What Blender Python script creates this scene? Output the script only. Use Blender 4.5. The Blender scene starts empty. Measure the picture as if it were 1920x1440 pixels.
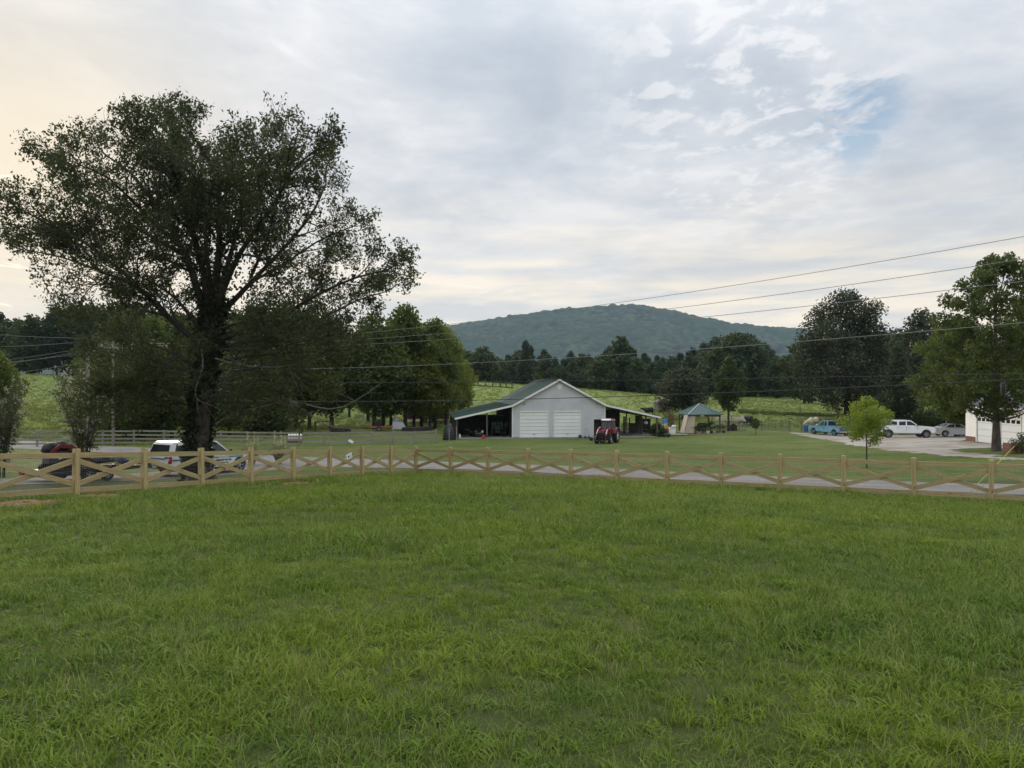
import bpy, bmesh, math, random
import numpy as np
from mathutils import Vector, Matrix
R = math.radians
rnd = random.Random(7)
sc = bpy.context.scene
col = sc.collection
F, CX, CY, EYE = 1390.0, 960.0, 720.0, 6.3          # focal length in photo pixels, principal point, eye height above barn floor

# ------------------------------------------------------------------ camera
cd = bpy.data.cameras.new('camera')
cam = bpy.data.objects.new('camera', cd)
col.objects.link(cam)
cam.location = (0, 0, EYE)
cam.rotation_euler = (R(90), 0, 0)
cd.sensor_fit = 'HORIZONTAL'; cd.sensor_width = 36; cd.lens = 36 * F / 1920
cd.clip_start = 0.05; cd.clip_end = 9000
sc.camera = cam

# ------------------------------------------------------------------ sky and sun
SUN_AZ, SUN_EL = R(-33), R(13)
SUN = Vector((math.sin(SUN_AZ) * math.cos(SUN_EL), math.cos(SUN_AZ) * math.cos(SUN_EL), math.sin(SUN_EL)))
world = bpy.data.worlds.new('World'); sc.world = world; world.use_nodes = True
wt = world.node_tree; wt.nodes.clear()
class NG:
    """tiny node-graph writer"""
    def __init__(s, nt): s.nt = nt
    def n(s, typ, **kw):
        nd = s.nt.nodes.new(typ)
        for k, v in kw.items():
            if k == 'inp':
                for i, val in v.items():
                    sk = nd.inputs[i]
                    if hasattr(val, 'is_output') or isinstance(val, bpy.types.NodeSocket): s.nt.links.new(val, sk)
                    else: sk.default_value = val
            else: setattr(nd, k, v)
        return nd
    def math(s, op, a, b=0.0, c=0.0, clamp=False):
        return s.n('ShaderNodeMath', operation=op, use_clamp=clamp, inp={0: a, 1: b, 2: c}).outputs[0]
    def mapr(s, v, a, b, c=0.0, d=1.0, smooth=True):
        nd = s.n('ShaderNodeMapRange', interpolation_type='SMOOTHSTEP' if smooth else 'LINEAR')
        for i, x in enumerate((v, a, b, c, d)):
            if isinstance(x, bpy.types.NodeSocket): s.nt.links.new(x, nd.inputs[i])
            else: nd.inputs[i].default_value = x
        return nd.outputs[0]
    def mix(s, f, a, b, typ='MIX'):
        nd = s.n('ShaderNodeMixRGB', blend_type=typ)
        for i, x in enumerate((f, a, b)):
            if isinstance(x, bpy.types.NodeSocket): s.nt.links.new(x, nd.inputs[i])
            elif i == 0: nd.inputs[0].default_value = x
            else: nd.inputs[i].default_value = (x[0], x[1], x[2], 1)
        return nd.outputs[0]
    def noise(s, vec, scale, detail=4, rough=.55, dist=0.0):
        nd = s.n('ShaderNodeTexNoise', inp={'Scale': scale, 'Detail': detail, 'Roughness': rough, 'Distortion': dist})
        if vec is not None: s.nt.links.new(vec, nd.inputs['Vector'])
        return nd.outputs[0]
    def mapping(s, vec, scale=(1, 1, 1), loc=(0, 0, 0), rot=(0, 0, 0)):
        nd = s.n('ShaderNodeMapping', inp={'Vector': vec, 'Scale': scale, 'Location': loc, 'Rotation': rot})
        return nd.outputs[0]
g_ = NG(wt)
tc = g_.n('ShaderNodeTexCoord').outputs['Generated']
sep = g_.n('ShaderNodeSeparateXYZ', inp={0: tc})
dz = g_.math('MAXIMUM', sep.outputs[2], 0.0)
zc = g_.math('ADD', dz, 0.10)
px = g_.math('DIVIDE', sep.outputs[0], zc); py = g_.math('DIVIDE', sep.outputs[1], zc)
pl = g_.n('ShaderNodeCombineXYZ', inp={0: px, 1: py, 2: 0.0}).outputs[0]       # cloud layer seen in perspective
big = g_.noise(g_.mapping(pl, (.50, .62, 1), (2.3, 1.1, 0), (0, 0, R(20))), 1.0, 7, .55, .6)
mid = g_.noise(g_.mapping(pl, (1.5, 1.2, 1), (5.2, 8.1, 0)), 1.6, 8, .58, .35)
fine = g_.noise(g_.mapping(pl, (1, .8, 1), (1.2, 3.1, 0)), 9.0, 6, .6, .25)
c0 = g_.math('ADD', g_.math('MULTIPLY', big, .62), g_.math('MULTIPLY', mid, .38))
c1 = g_.math('ADD', c0, g_.math('MULTIPLY', g_.math('SUBTRACT', fine, .5), .10))
ramp = g_.n('ShaderNodeValToRGB', inp={0: c1})
cr = ramp.color_ramp; cr.interpolation = 'B_SPLINE'
els = [(.37, (.45, .505, .58)), (.45, (.54, .585, .65)), (.53, (.66, .685, .73)), (.62, (.85, .84, .85))]
cr.elements[0].position = els[0][0]; cr.elements[0].color = els[0][1] + (1,)
cr.elements[1].position = els[1][0]; cr.elements[1].color = els[1][1] + (1,)
for p_, c_ in els[2:]:
    e = cr.elements.new(p_); e.color = c_ + (1,)
cloud = ramp.outputs[0]
# bright ripples of the thin cloud field round the blue gap, upper right of the view
def dirmask(az, el, ca, cb):
    v = Vector((math.sin(R(az)) * math.cos(R(el)), math.cos(R(az)) * math.cos(R(el)), math.sin(R(el))))
    d = g_.n('ShaderNodeVectorMath', operation='DOT_PRODUCT', inp={0: tc, 1: v}).outputs['Value']
    return g_.mapr(d, math.cos(R(ca)), math.cos(R(cb)))
rip = g_.math('MULTIPLY', g_.mapr(fine, .49, .61), dirmask(17.5, 20, 12, 3))
cloud = g_.mix(g_.math('MULTIPLY', rip, .7), cloud, (.84, .84, .85))
# cream light low on the horizon, with thin streaks
strk = g_.noise(g_.mapping(tc, (3.2, 3.2, 26), (0, 0, 3.3)), 1.3, 6, .55, .3)
hz = g_.mapr(dz, .30, .05)
cream = g_.mix(g_.mapr(strk, .34, .64), (.77, .745, .70), (1.22, 1.03, .76))
cloud = g_.mix(g_.math('MULTIPLY', hz, .88), cloud, cream)
# glow of the sun behind the cloud, lower left
sd = g_.math('MAXIMUM', g_.n('ShaderNodeVectorMath', operation='DOT_PRODUCT', inp={0: tc, 1: SUN}).outputs['Value'], 0.0)
gl = g_.math('ADD', g_.math('MULTIPLY', g_.math('POWER', sd, 70.0), .62), g_.math('MULTIPLY', g_.math('POWER', sd, 22.0), .22), clamp=True)
cloud = g_.mix(gl, cloud, (1.04, .87, .62))
# the layer is brighter towards the zenith, as an overcast sky is
up = g_.mapr(dz, .30, .95, 1.0, 2.1)
cloud = g_.mix(1.0, cloud, g_.n('ShaderNodeCombineXYZ', inp={0: up, 1: up, 2: up}).outputs[0], 'MULTIPLY')
sky = g_.n('ShaderNodeTexSky', sky_type='NISHITA', sun_disc=False, sun_elevation=SUN_EL, sun_rotation=SUN_AZ % (2 * math.pi))
gap_n = g_.noise(g_.mapping(pl, (1.0, .8, 1), (.3, 3.0, 0)), 3.2, 6, .6, .5)
gapm = g_.math('MULTIPLY', dirmask(24.3, 18.6, 4.6, 1.0), g_.mapr(gap_n, .46, .56), clamp=True)
gap2 = g_.math('MULTIPLY', g_.mapr(mid, .60, .72), .22)
gap = g_.math('MAXIMUM', g_.math('MULTIPLY', gapm, .85), gap2)
cl10 = g_.mix(1.0, cloud, (10, 10, 10), 'MULTIPLY')
skyb = g_.mix(1.0, sky.outputs[0], (1.6, 1.6, 1.6), 'MULTIPLY')
fin = g_.mix(gap, cl10, skyb)
bg = g_.n('ShaderNodeBackground', inp={'Color': fin, 'Strength': 0.10})
wo = g_.n('ShaderNodeOutputWorld'); wt.links.new(bg.outputs[0], wo.inputs['Surface'])
world.cycles.sampling_method = 'MANUAL'; world.cycles.sample_map_resolution = 1024

sl = bpy.data.lights.new('sun', 'SUN'); sl.energy = 1.5; sl.angle = R(14); sl.color = (1.0, .86, .66)
so = bpy.data.objects.new('sun', sl); col.objects.link(so)
so.location = (-60, 90, 60)
so.rotation_euler = (-SUN).to_track_quat('-Z', 'Y').to_euler()

sc.view_settings.view_transform = 'Standard'; sc.view_settings.look = 'None'
sc.view_settings.exposure = 0.12; sc.view_settings.gamma = 1.0
sc.view_settings.use_curve_mapping = False
sc.render.engine = 'CYCLES'
cy = sc.cycles
cy.max_bounces = 5; cy.diffuse_bounces = 2; cy.glossy_bounces = 2; cy.transmission_bounces = 4; cy.volume_bounces = 0
cy.transparent_max_bounces = 8; cy.use_denoising = True; cy.caustics_reflective = False; cy.caustics_refractive = False

# ------------------------------------------------------------------ helpers
def P(u, v, d): return Vector(((u - CX) / F * d, d, EYE + (CY - v) / F * d))     # photo pixel at depth d
def U(u, d): return (u - CX) / F * d
def tag(o, label=None, cat=None, group=None, kind=None):
    if label: o['label'] = label
    if cat: o['category'] = cat
    if group: o['group'] = group
    if kind: o['kind'] = kind
    return o
def empty(name, loc, rz=0.0):
    o = bpy.data.objects.new(name, None); col.objects.link(o)
    o.empty_display_size = .3; o.location = loc; o.rotation_euler = (0, 0, rz)
    return o
def link(name, me, parent=None, loc=None):
    o = bpy.data.objects.new(name, me); col.objects.link(o)
    if parent is not None: o.parent = parent
    if loc is not None: o.location = loc
    return o
def copy_tree(o, parent=None):
    c = o.copy(); col.objects.link(c); c.parent = parent
    for ch in list(o.children): copy_tree(ch, c)
    return c

class MB:
    """collects shapes, builds ONE mesh object"""
    def __init__(s): s.v = []; s.f = []; s.uv = {}
    def face(s, pts, uvs=None):
        i = len(s.v); s.v += [Vector(p) for p in pts]
        if uvs: s.uv[len(s.f)] = uvs
        s.f.append(tuple(range(i, i + len(pts)))); return s
    def hexa(s, a):                                   # 8 points: bottom ring then top ring
        i = len(s.v); s.v += [Vector(p) for p in a]
        for q in ((3, 2, 1, 0), (4, 5, 6, 7), (0, 1, 5, 4), (1, 2, 6, 5), (2, 3, 7, 6), (3, 0, 4, 7)):
            s.f.append(tuple(i + k for k in q))
        return s
    def box(s, x0, x1, y0, y1, z0, z1):
        return s.hexa([(x0, y0, z0), (x1, y0, z0), (x1, y1, z0), (x0, y1, z0), (x0, y0, z1), (x1, y0, z1), (x1, y1, z1), (x0, y1, z1)])
    def beam(s, p0, p1, w, h, up=(0, 0, 1), uvo=None):     # bar from p0 to p1, w across, h along 'up'; uv runs along it in metres
        p0, p1 = Vector(p0), Vector(p1); d = (p1 - p0); L = d.length; d = d / L
        up = Vector(up); x = d.cross(up)
        if x.length < 1e-4: x = d.cross(Vector((1, 0, 0)))
        x.normalize(); z = x.cross(d).normalized()
        X, Z = x * w / 2, z * h / 2
        a = [p0 - X - Z, p0 + X - Z, p0 + X + Z, p0 - X + Z]; b = [q + d * L for q in a]
        o = uvo if uvo is not None else rnd.uniform(0, 50)
        for k, (wd) in enumerate((w, h, w, h)):
            j = (k + 1) % 4; t = o + k * .37
            s.face([a[k], a[j], b[j], b[k]], [(o, t), (o, t + wd), (o + L, t + wd), (o + L, t)])
        s.face([a[3], a[2], a[1], a[0]], [(o, o), (o + .05, o), (o + .05, o + h), (o, o + h)])
        s.face([b[0], b[1], b[2], b[3]], [(o, o), (o + .05, o), (o + .05, o + h), (o, o + h)])
        return s
    def tube(s, pts, rad, n=8, cap=True, phase=0.0):
        pts = [Vector(p) for p in pts]; m = len(pts)
        if not hasattr(rad, '__len__'): rad = [rad] * m
        rings = []; ref = None
        for k in range(m):
            d = (pts[min(k + 1, m - 1)] - pts[max(k - 1, 0)]).normalized()
            if ref is None: ref = d.orthogonal().normalized()
            x = (ref - d * ref.dot(d))
            x = x.normalized() if x.length > 1e-5 else d.orthogonal().normalized()
            ref = x; y = d.cross(x); i = len(s.v)
            for q in range(n):
                a = 2 * math.pi * q / n + phase
                s.v.append(pts[k] + (x * math.cos(a) + y * math.sin(a)) * rad[k])
            rings.append(i)
        for k in range(m - 1):
            for q in range(n):
                j = (q + 1) % n
                s.f.append((rings[k] + q, rings[k] + j, rings[k + 1] + j, rings[k + 1] + q))
        if cap:
            s.f.append(tuple(rings[0] + q for q in reversed(range(n)))); s.f.append(tuple(rings[-1] + q for q in range(n)))
        return s
    def lathe(s, prof, c=(0, 0, 0), axis='z', n=16, closed=False):  # prof: (radius, height)
        c = Vector(c); i0 = len(s.v); m = len(prof)
        for r, h in prof:
            for q in range(n):
                a = 2 * math.pi * q / n; x, y = r * math.cos(a), r * math.sin(a)
                s.v.append(c + (Vector((x, y, h)) if axis == 'z' else Vector((x, h, y)) if axis == 'y' else Vector((h, x, y))))
        for k in range(m - 1 + (1 if closed else 0)):
            k2 = (k + 1) % m
            for q in range(n):
                j = (q + 1) % n
                s.f.append((i0 + k * n + q, i0 + k * n + j, i0 + k2 * n + j, i0 + k2 * n + q))
        if not closed:
            for k in (0, m - 1):
                if prof[k][0] > 1e-4: s.f.append(tuple(i0 + k * n + q for q in range(n)))
        return s
    def prism(s, poly, y0, y1):                       # poly in (x, z), extruded along y
        n = len(poly); i = len(s.v)
        s.v += [Vector((x, y0, z)) for x, z in poly] + [Vector((x, y1, z)) for x, z in poly]
        s.f.append(tuple(range(i, i + n))); s.f.append(tuple(reversed(range(i + n, i + 2 * n))))
        for k in range(n):
            j = (k + 1) % n; s.f.append((i + k, i + n + k, i + n + j, i + j))
        return s
    def ball(s, c, r, n=10, m=6, sq=(1, 1, 1)):
        prof = [(r * math.sin(math.pi * k / m) + 1e-5, -r * math.cos(math.pi * k / m)) for k in range(m + 1)]
        k0 = len(s.v); s.lathe(prof, (0, 0, 0), 'z', n)
        for k in range(k0, len(s.v)):
            v = s.v[k]; s.v[k] = Vector((v.x * sq[0], v.y * sq[1], v.z * sq[2])) + Vector(c)
        return s
    def mesh(s, name, m, smooth=False, bevel=0.0):
        me = bpy.data.meshes.new(name)
        me.from_pydata([tuple(v) for v in s.v], [], s.f)
        if s.uv:
            lay = me.uv_layers.new(name='UVMap')
            for p in me.polygons:
                uvs = s.uv.get(p.index)
                if uvs:
                    for k, li in enumerate(p.loop_indices): lay.data[li].uv = uvs[k]
        if m is not None: me.materials.append(m)
        bm = bmesh.new(); bm.from_mesh(me)
        if not s.uv: bmesh.ops.remove_doubles(bm, verts=bm.verts, dist=1e-5)
        bmesh.ops.recalc_face_normals(bm, faces=bm.faces)
        if bevel > 0:
            ed = [e for e in bm.edges if len(e.link_faces) == 2 and e.calc_face_angle(0) > .5]
            bmesh.ops.bevel(bm, geom=ed, offset=bevel, segments=2, affect='EDGES', clamp_overlap=True)
        bm.to_mesh(me); bm.free()
        if smooth:
            for p in me.polygons: p.use_smooth = True
            me.set_sharp_from_angle(angle=R(38))
        me.update(); return me
    def build(s, name, m, parent=None, smooth=False, bevel=0.0, loc=None):
        return link(name, s.mesh(name, m, smooth, bevel), parent, loc)

def np_mesh(name, V, Fc, m, attrs=None, smooth=False):
    """mesh from numpy arrays; faces all with the same number of corners"""
    me = bpy.data.meshes.new(name); V = np.asarray(V, np.float32); Fc = np.asarray(Fc, np.int32)
    me.vertices.add(len(V)); me.vertices.foreach_set('co', V.ravel())
    k = Fc.shape[1]; me.loops.add(Fc.size); me.loops.foreach_set('vertex_index', Fc.ravel())
    me.polygons.add(len(Fc)); me.polygons.foreach_set('loop_start', np.arange(0, Fc.size, k, dtype=np.int32))
    if smooth: me.polygons.foreach_set('use_smooth', np.ones(len(Fc), bool))
    if m is not None: me.materials.append(m)
    me.update(calc_edges=True)
    for a, arr in (attrs or {}).items():
        at = me.attributes.new(a, 'FLOAT', 'POINT'); at.data.foreach_set('value', np.asarray(arr, np.float32))
    return me

# ------------------------------------------------------------------ materials
MATS = {}
def M(name, rgb, rough=.6, var=.14, scale=3.0, metal=0.0, spec=.4, bump=0.0, bscale=30.0, tint=None, rust=None, coat=0.0):
    """plain surface with uneven colour, wear and fine relief, all in world position"""
    if name in MATS: return MATS[name]
    m = bpy.data.materials.new(name); m.use_nodes = True; nt = m.node_tree; nt.nodes.clear(); g = NG(nt)
    pos = g.n('ShaderNodeNewGeometry').outputs['Position']
    n1 = g.noise(pos, scale, 5, .6); n2 = g.noise(pos, scale * 7, 3, .6)
    c = g.mix(g.mapr(n1, .3, .7), tuple(x * (1 - var) for x in rgb), tuple(min(1, x * (1 + var)) for x in (tint or rgb)))
    c = g.mix(g.math('MULTIPLY', g.mapr(n2, .45, .75), var * 1.2), c, tuple(x * .6 for x in rgb))
    if rust: c = g.mix(g.math('MULTIPLY', g.mapr(n1, .55, .68), rust[1]), c, rust[0])
    b = g.n('ShaderNodeBsdfPrincipled', inp={'Base Color': c, 'Metallic': metal, 'Specular IOR Level': spec})
    nt.links.new(g.mapr(n2, .3, .7, max(0, rough - .08), min(1, rough + .08)), b.inputs['Roughness'])
    if coat: b.inputs['Coat Weight'].default_value = coat; b.inputs['Coat Roughness'].default_value = .08
    if bump:
        bn = g.n('ShaderNodeBump', inp={'Strength': bump, 'Distance': .02, 'Height': g.noise(pos, bscale, 4, .6)})
        nt.links.new(bn.outputs[0], b.inputs['Normal'])
    o = g.n('ShaderNodeOutputMaterial'); nt.links.new(b.outputs[0], o.inputs['Surface'])
    MATS[name] = m; return m
def wood(name, rgb, dark, knots=.6, weather=0.0):
    """sawn timber: grain along the uv, knots, uneven tone from board to board"""
    m = bpy.data.materials.new(name); m.use_nodes = True; nt = m.node_tree; nt.nodes.clear(); g = NG(nt)
    uv = g.n('ShaderNodeUVMap').outputs[0]; pos = g.n('ShaderNodeNewGeometry').outputs['Position']
    gr = g.noise(g.mapping(uv, (1.4, 34, 1)), 1.0, 6, .62, .8)
    c = g.mix(g.mapr(gr, .32, .70), dark, rgb)
    per = g.n('ShaderNodeObjectInfo').outputs['Random']
    c = g.mix(g.math('MULTIPLY', per, .34), c, tuple(x * .55 for x in rgb))
    c = g.mix(g.math('MULTIPLY', g.mapr(g.noise(pos, 1.3, 4), .4, .7), .35), c, (rgb[0] * .72, rgb[1] * .78, rgb[2] * .62))
    vo = g.n('ShaderNodeTexVoronoi', inp={'Vector': g.mapping(uv, (1.9, 5.5, 1)), 'Scale': 1.0}).outputs['Distance']
    c = g.mix(g.math('MULTIPLY', g.mapr(vo, .16, .05), knots), c, (dark[0] * .35, dark[1] * .3, dark[2] * .3))
    if weather: c = g.mix(g.math('MULTIPLY', g.mapr(g.noise(pos, 2.2, 5), .35, .65), weather), c, (.16, .16, .15))
    b = g.n('ShaderNodeBsdfPrincipled', inp={'Base Color': c, 'Roughness': .75, 'Specular IOR Level': .25})
    bn = g.n('ShaderNodeBump', inp={'Strength': .35, 'Distance': .01, 'Height': gr}); nt.links.new(bn.outputs[0], b.inputs['Normal'])
    o = g.n('ShaderNodeOutputMaterial'); nt.links.new(b.outputs[0], o.inputs['Surface'])
    MATS[name] = m; return m
def foliage(name, dark, light, trans=.35, rough=.55, vscale=.35):
    """leaf: tone per leaf ('tint'), drift through the crown, light coming through"""
    m = bpy.data.materials.new(name); m.use_nodes = True; nt = m.node_tree; nt.nodes.clear(); g = NG(nt)
    t = g.n('ShaderNodeAttribute', attribute_name='tint').outputs['Fac']; pos = g.n('ShaderNodeNewGeometry').outputs['Position']
    nz = g.noise(pos, vscale, 4, .6); per = g.n('ShaderNodeObjectInfo').outputs['Random']
    f = g.math('ADD', g.math('MULTIPLY', t, .55), g.math('MULTIPLY', g.mapr(nz, .3, .7), .45), clamp=True)
    c = g.mix(f, dark, light)
    c = g.mix(g.math('MULTIPLY', per, .30), c, tuple(x * .6 for x in dark))
    b = g.n('ShaderNodeBsdfPrincipled', inp={'Base Color': c, 'Roughness': rough, 'Specular IOR Level': .3})
    tr = g.n('ShaderNodeBsdfTranslucent', inp={'Color': g.mix(.5, c, (light[0] * 1.25, light[1] * 1.25, light[2] * .6))})
    ms = g.n('ShaderNodeMixShader', inp={0: trans, 1: b.outputs[0], 2: tr.outputs[0]})
    o = g.n('ShaderNodeOutputMaterial'); nt.links.new(ms.outputs[0], o.inputs['Surface'])
    MATS[name] = m; return m
def glass(name, rgb, rough=.06):
    m = bpy.data.materials.new(name); m.use_nodes = True; nt = m.node_tree; nt.nodes.clear(); g = NG(nt)
    b = g.n('ShaderNodeBsdfPrincipled', inp={'Base Color': rgb + (1,), 'Roughness': rough, 'Specular IOR Level': .35, 'Metallic': 0.0})
    o = g.n('ShaderNodeOutputMaterial'); nt.links.new(b.outputs[0], o.inputs['Surface'])
    MATS[name] = m; return m

m_pine = wood('new_pine', (.56, .445, .225), (.34, .255, .115), .8)
m_grey = wood('weathered_board', (.36, .345, .30), (.20, .19, .165), .3, .35)
m_oldwood = wood('old_timber', (.16, .135, .11), (.075, .06, .05), .3, .3)
m_brownwood = wood('stained_timber', (.13, .085, .055), (.06, .038, .025), .2)
m_bark = M('bark', (.085, .072, .06), .95, .35, 3.0, bump=1.0, bscale=9)
m_barkd = M('dark_bark', (.045, .04, .034), .95, .35, 3.0, bump=1.0, bscale=9)
m_dead = M('bare_wood', (.17, .16, .145), .9, .2, 4, bump=.4)
m_siding = M('vinyl_siding', (.54, .555, .59), .5, .07, .8)
m_white = M('white_paint', (.80, .80, .79), .45, .05, 1.0)
m_wdoor = M('white_door', (.80, .82, .82), .42, .035, .8)
m_roof = M('green_roof', (.045, .085, .060), .55, .10, .7, bump=.15, bscale=6)
m_roof2 = M('faded_green_roof', (.10, .128, .122), .5, .10, .7, bump=.15, bscale=6)
m_groof = M('gazebo_roof', (.058, .105, .094), .45, .10, 1.5)
m_black = M('black_paint', (.014, .014, .016), .45, .2)
m_rubber = M('rubber', (.022, .022, .023), .85, .25, 9)
m_steel = M('steel', (.42, .42, .43), .38, .12, 5, metal=.8)
m_galv = M('galvanised', (.40, .41, .42), .5, .12, 6, metal=.5)
m_chrome = M('chrome', (.75, .76, .78), .18, .04, 5, metal=1.0)
m_dgrey = M('dark_grey_plastic', (.05, .05, .053), .6, .15)
m_conc = M('concrete', (.36, .34, .31), .85, .16, 1.2, bump=.3)
m_clay = M('red_clay', (.215, .105, .055), .95, .28, 4, bump=.8, bscale=22)
m_dirt = M('bare_dirt', (.18, .13, .09), .95, .3, 2, bump=.6, bscale=15)
m_glass = glass('dark_glass', (.02, .022, .025), .10)
m_glass2 = glass('pale_glass', (.075, .095, .10), .12)
# ------------------------------------------------------------------ terrain
# fence plan first: its posts are measured in the photo (equal bays, post 1.3 m)
POST_H = 1.30
LF = [(780, 837), (733, 836.5), (681, 836), (620, 836.5), (552, 837), (473, 838), (381, 839), (272, 840), (142, 840.5), (-14, 841), (-200, 842)]
cor = Vector((U(780, 35.4), 35.4)); lend = Vector((U(142, 20.1), 20.1)); rend = Vector((U(1859, 22.8), 22.8))
LEFT = []
for k, (u, v) in enumerate(LF):
    q = cor + (lend - cor) * k / 8
    LEFT.append(Vector((q.x, q.y, EYE + (CY - v) / F * q.y)))          # top of post
RF = [837, 838, 839.2, 840.7, 842.2, 844, 846, 848.4, 851, 854, 857.7, 862, 867.5, 874]
RIGHT = []
for k, v in enumerate(RF):
    q = cor + (rend - cor) * k / 11
    RIGHT.append(Vector((q.x, q.y, EYE + (CY - v) / F * q.y)))
ctl = []
def C(x, y, z): ctl.append((x, y, z))
def CP(u, v, d): p = P(u, v, d); ctl.append((p.x, p.y, p.z))
for p in LEFT[1:] + RIGHT: C(p.x, p.y, p.z - POST_H)
for x, y, z in ((0, 0, -1.68), (-3, 4, -1.86), (3, 4, -1.92), (0, 8, -2.12), (0, 16, -2.72), (-8, 10, -2.35), (8, 10, -2.5), (-9, 16, -2.72), (9, 17, -3.05), (0, 25, -3.45), (0, -15, -1.2), (-20, 0, -1.9),
                (20, 0, -2.2), (-40, 10, -2.8), (45, 10, -3.0), (0, -120, .5), (-120, -40, 0), (120, -40, -.5), (-25, 15, -2.9), (30, 22, -3.7), (24, 24.3, -3.75)):
    C(x, y, EYE + z)
for a in ((390, 890, 40), (150, 905, 33), (375, 909, 32), (1000, 877, 42), (1700, 910, 31), (600, 868, 47), (220, 842, 58),
          (1624, 877, 44), (1920, 861, 45), (1650, 845, 58), (1480, 812, 93), (1868, 846, 52), (1695, 821, 82), (1790, 819, 84), (1550, 816, 90),
          (1135, 832, 77), (1310, 812, 93), (1455, 808, 100), (1280, 782, 115), (1367, 808, 97), (1490, 768, 150), (1440, 737, 300), (1150, 736, 290),
          (1240, 768, 122), (1217, 779, 118), (900, 745, 140), (880, 716, 190), (950, 727, 200), (815, 831, 81), (555, 836, 73.8), (0, 838, 62), (700, 806, 95), (600, 806, 95),
          (450, 807, 92), (100, 770, 100), (100, 705, 190), (600, 775, 150), (780, 800, 110), (500, 728, 220), (1700, 795, 105), (1850, 775, 140), (1050, 850, 57), (1300, 850, 57), (900, 838, 70), (1300, 825, 80)): CP(*a)
for x, y in ((0, 86), (11.1, 87.4), (-6.4, 85.2), (17.4, 88.2), (-2.2, 103), (8.8, 104.6), (-8.5, 102), (15, 105)): C(x, y, 0)
for x, y in ((40.3, 66), (40.3, 56), (50, 60)): C(x, y, EYE - 5.03)
for k in range(12):
    a = 2 * math.pi * k / 12; C(420 * math.sin(a), 420 * math.cos(a), EYE - 2.2)
ctl = np.array(ctl); _XY = ctl[:, :2] / 100.0
def _phi(r2): return np.where(r2 > 1e-12, r2 * np.log(np.maximum(r2, 1e-12)), 0)
_K = _phi(((_XY[:, None] - _XY[None]) ** 2).sum(-1)) + np.eye(len(ctl)) * 2e-4
_Pm = np.c_[np.ones(len(ctl)), _XY]
_A = np.block([[_K, _Pm], [_Pm.T, np.zeros((3, 3))]])
_W = np.linalg.solve(_A, np.r_[ctl[:, 2], 0, 0, 0])
def gz(x, y):
    x = np.asarray(x, float); y = np.asarray(y, float); sh = x.shape
    q = np.c_[x.ravel(), y.ravel()] / 100.0; out = np.empty(len(q))
    for s in range(0, len(q), 20000):
        b = q[s:s + 20000]; out[s:s + 20000] = _phi(((b[:, None] - _XY[None]) ** 2).sum(-1)) @ _W[:-3] + _W[-3] + b @ _W[-2:]
    r = np.hypot(x.ravel(), y.ravel()); t = np.clip((r - 330) / 120, 0, 1); t = t * t * (3 - 2 * t)
    return (out * (1 - t) + (EYE - 2.2) * t).reshape(sh)
def g0(x, y): return float(gz(x, y))
def GP(u, v, lo=4, hi=330):
    """ground point under a photo pixel"""
    prev = lo
    for d in np.linspace(lo, hi, 700):
        p = P(u, v, d)
        if p.z <= g0(p.x, p.y):
            a, b = prev, d
            for _ in range(18):
                m = (a + b) / 2; p = P(u, v, m)
                if p.z <= g0(p.x, p.y): b = m
                else: a = m
            return Vector((p.x, p.y, g0(p.x, p.y)))
        prev = d
    p = P(u, v, hi); return Vector((p.x, p.y, g0(p.x, p.y)))
def gpos(x, y, dz=0.0): return Vector((x, y, g0(x, y) + dz))
def GU(u, d, dz=0.0): return gpos(U(u, d), d, dz)

def axis(parts):
    out = [parts[0][0]]
    for a, b, st in parts: n = max(1, round((b - a) / st)); out += list(np.linspace(a, b, n + 1)[1:])
    return np.array(out)
gx = axis([(-2900, -400, 100), (-400, -150, 6), (-150, -60, 2), (-60, 60, .8), (60, 150, 2), (150, 400, 6), (400, 3100, 100)])
gy = axis([(-500, -20, 24), (-20, 112, .8), (112, 222, 2), (222, 420, 6), (420, 4150, 150)])
X, Y = np.meshgrid(gx, gy); Zg = gz(X, Y)
hum = .018 * np.sin(X * 2.1 + 1.3 * np.sin(Y * 1.7)) * np.sin(Y * 2.6 + np.sin(X * 1.1))      # small humps in the turf
V = np.stack([X, Y, Zg + hum * np.clip((22 - np.hypot(X, Y)) / 4, 0, 1)], -1).reshape(-1, 3)
nx_, ny_ = len(gx), len(gy)
idx = np.arange(nx_ * ny_).reshape(ny_, nx_)
Fq = np.stack([idx[:-1, :-1], idx[:-1, 1:], idx[1:, 1:], idx[1:, :-1]], -1).reshape(-1, 4)
past = np.clip((Y - (97 + 8 * np.sin(X * .05))) / 6, 0, 1)
past = np.maximum(past, np.clip((-X - 26 + (Y - 70) * .2) / 4, 0, 1) * (Y > 66))
m_ground = bpy.data.materials.new('ground_grass'); m_ground.use_nodes = True
nt = m_ground.node_tree; nt.nodes.clear(); g = NG(nt)
pos = g.n('ShaderNodeNewGeometry').outputs['Position']; zn = g.n('ShaderNodeAttribute', attribute_name='zone').outputs['Fac']
na = g.noise(pos, .11, 5, .6); nb = g.noise(pos, .9, 5, .65); nc = g.noise(pos, 7.0, 4, .7)
nrow = g.noise(g.mapping(pos, (.10, 1.3, 1), rot=(0, 0, R(7))), 1.0, 4, .6)                   # mowing streaks
lawn = g.mix(g.mapr(nrow, .34, .66), (.080, .112, .026), (.135, .172, .046))
lawn = g.mix(g.math('MULTIPLY', g.mapr(na, .42, .62), .65), lawn, (.175, .185, .06))
lawn = g.mix(g.math('MULTIPLY', g.mapr(nb, .50, .72), .45), lawn, (.07, .10, .025))
pas = g.mix(g.mapr(nb, .32, .68), (.12, .175, .038), (.22, .275, .07))
pas = g.mix(g.math('MULTIPLY', g.mapr(na, .4, .65), .5), pas, (.25, .265, .09))
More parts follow.
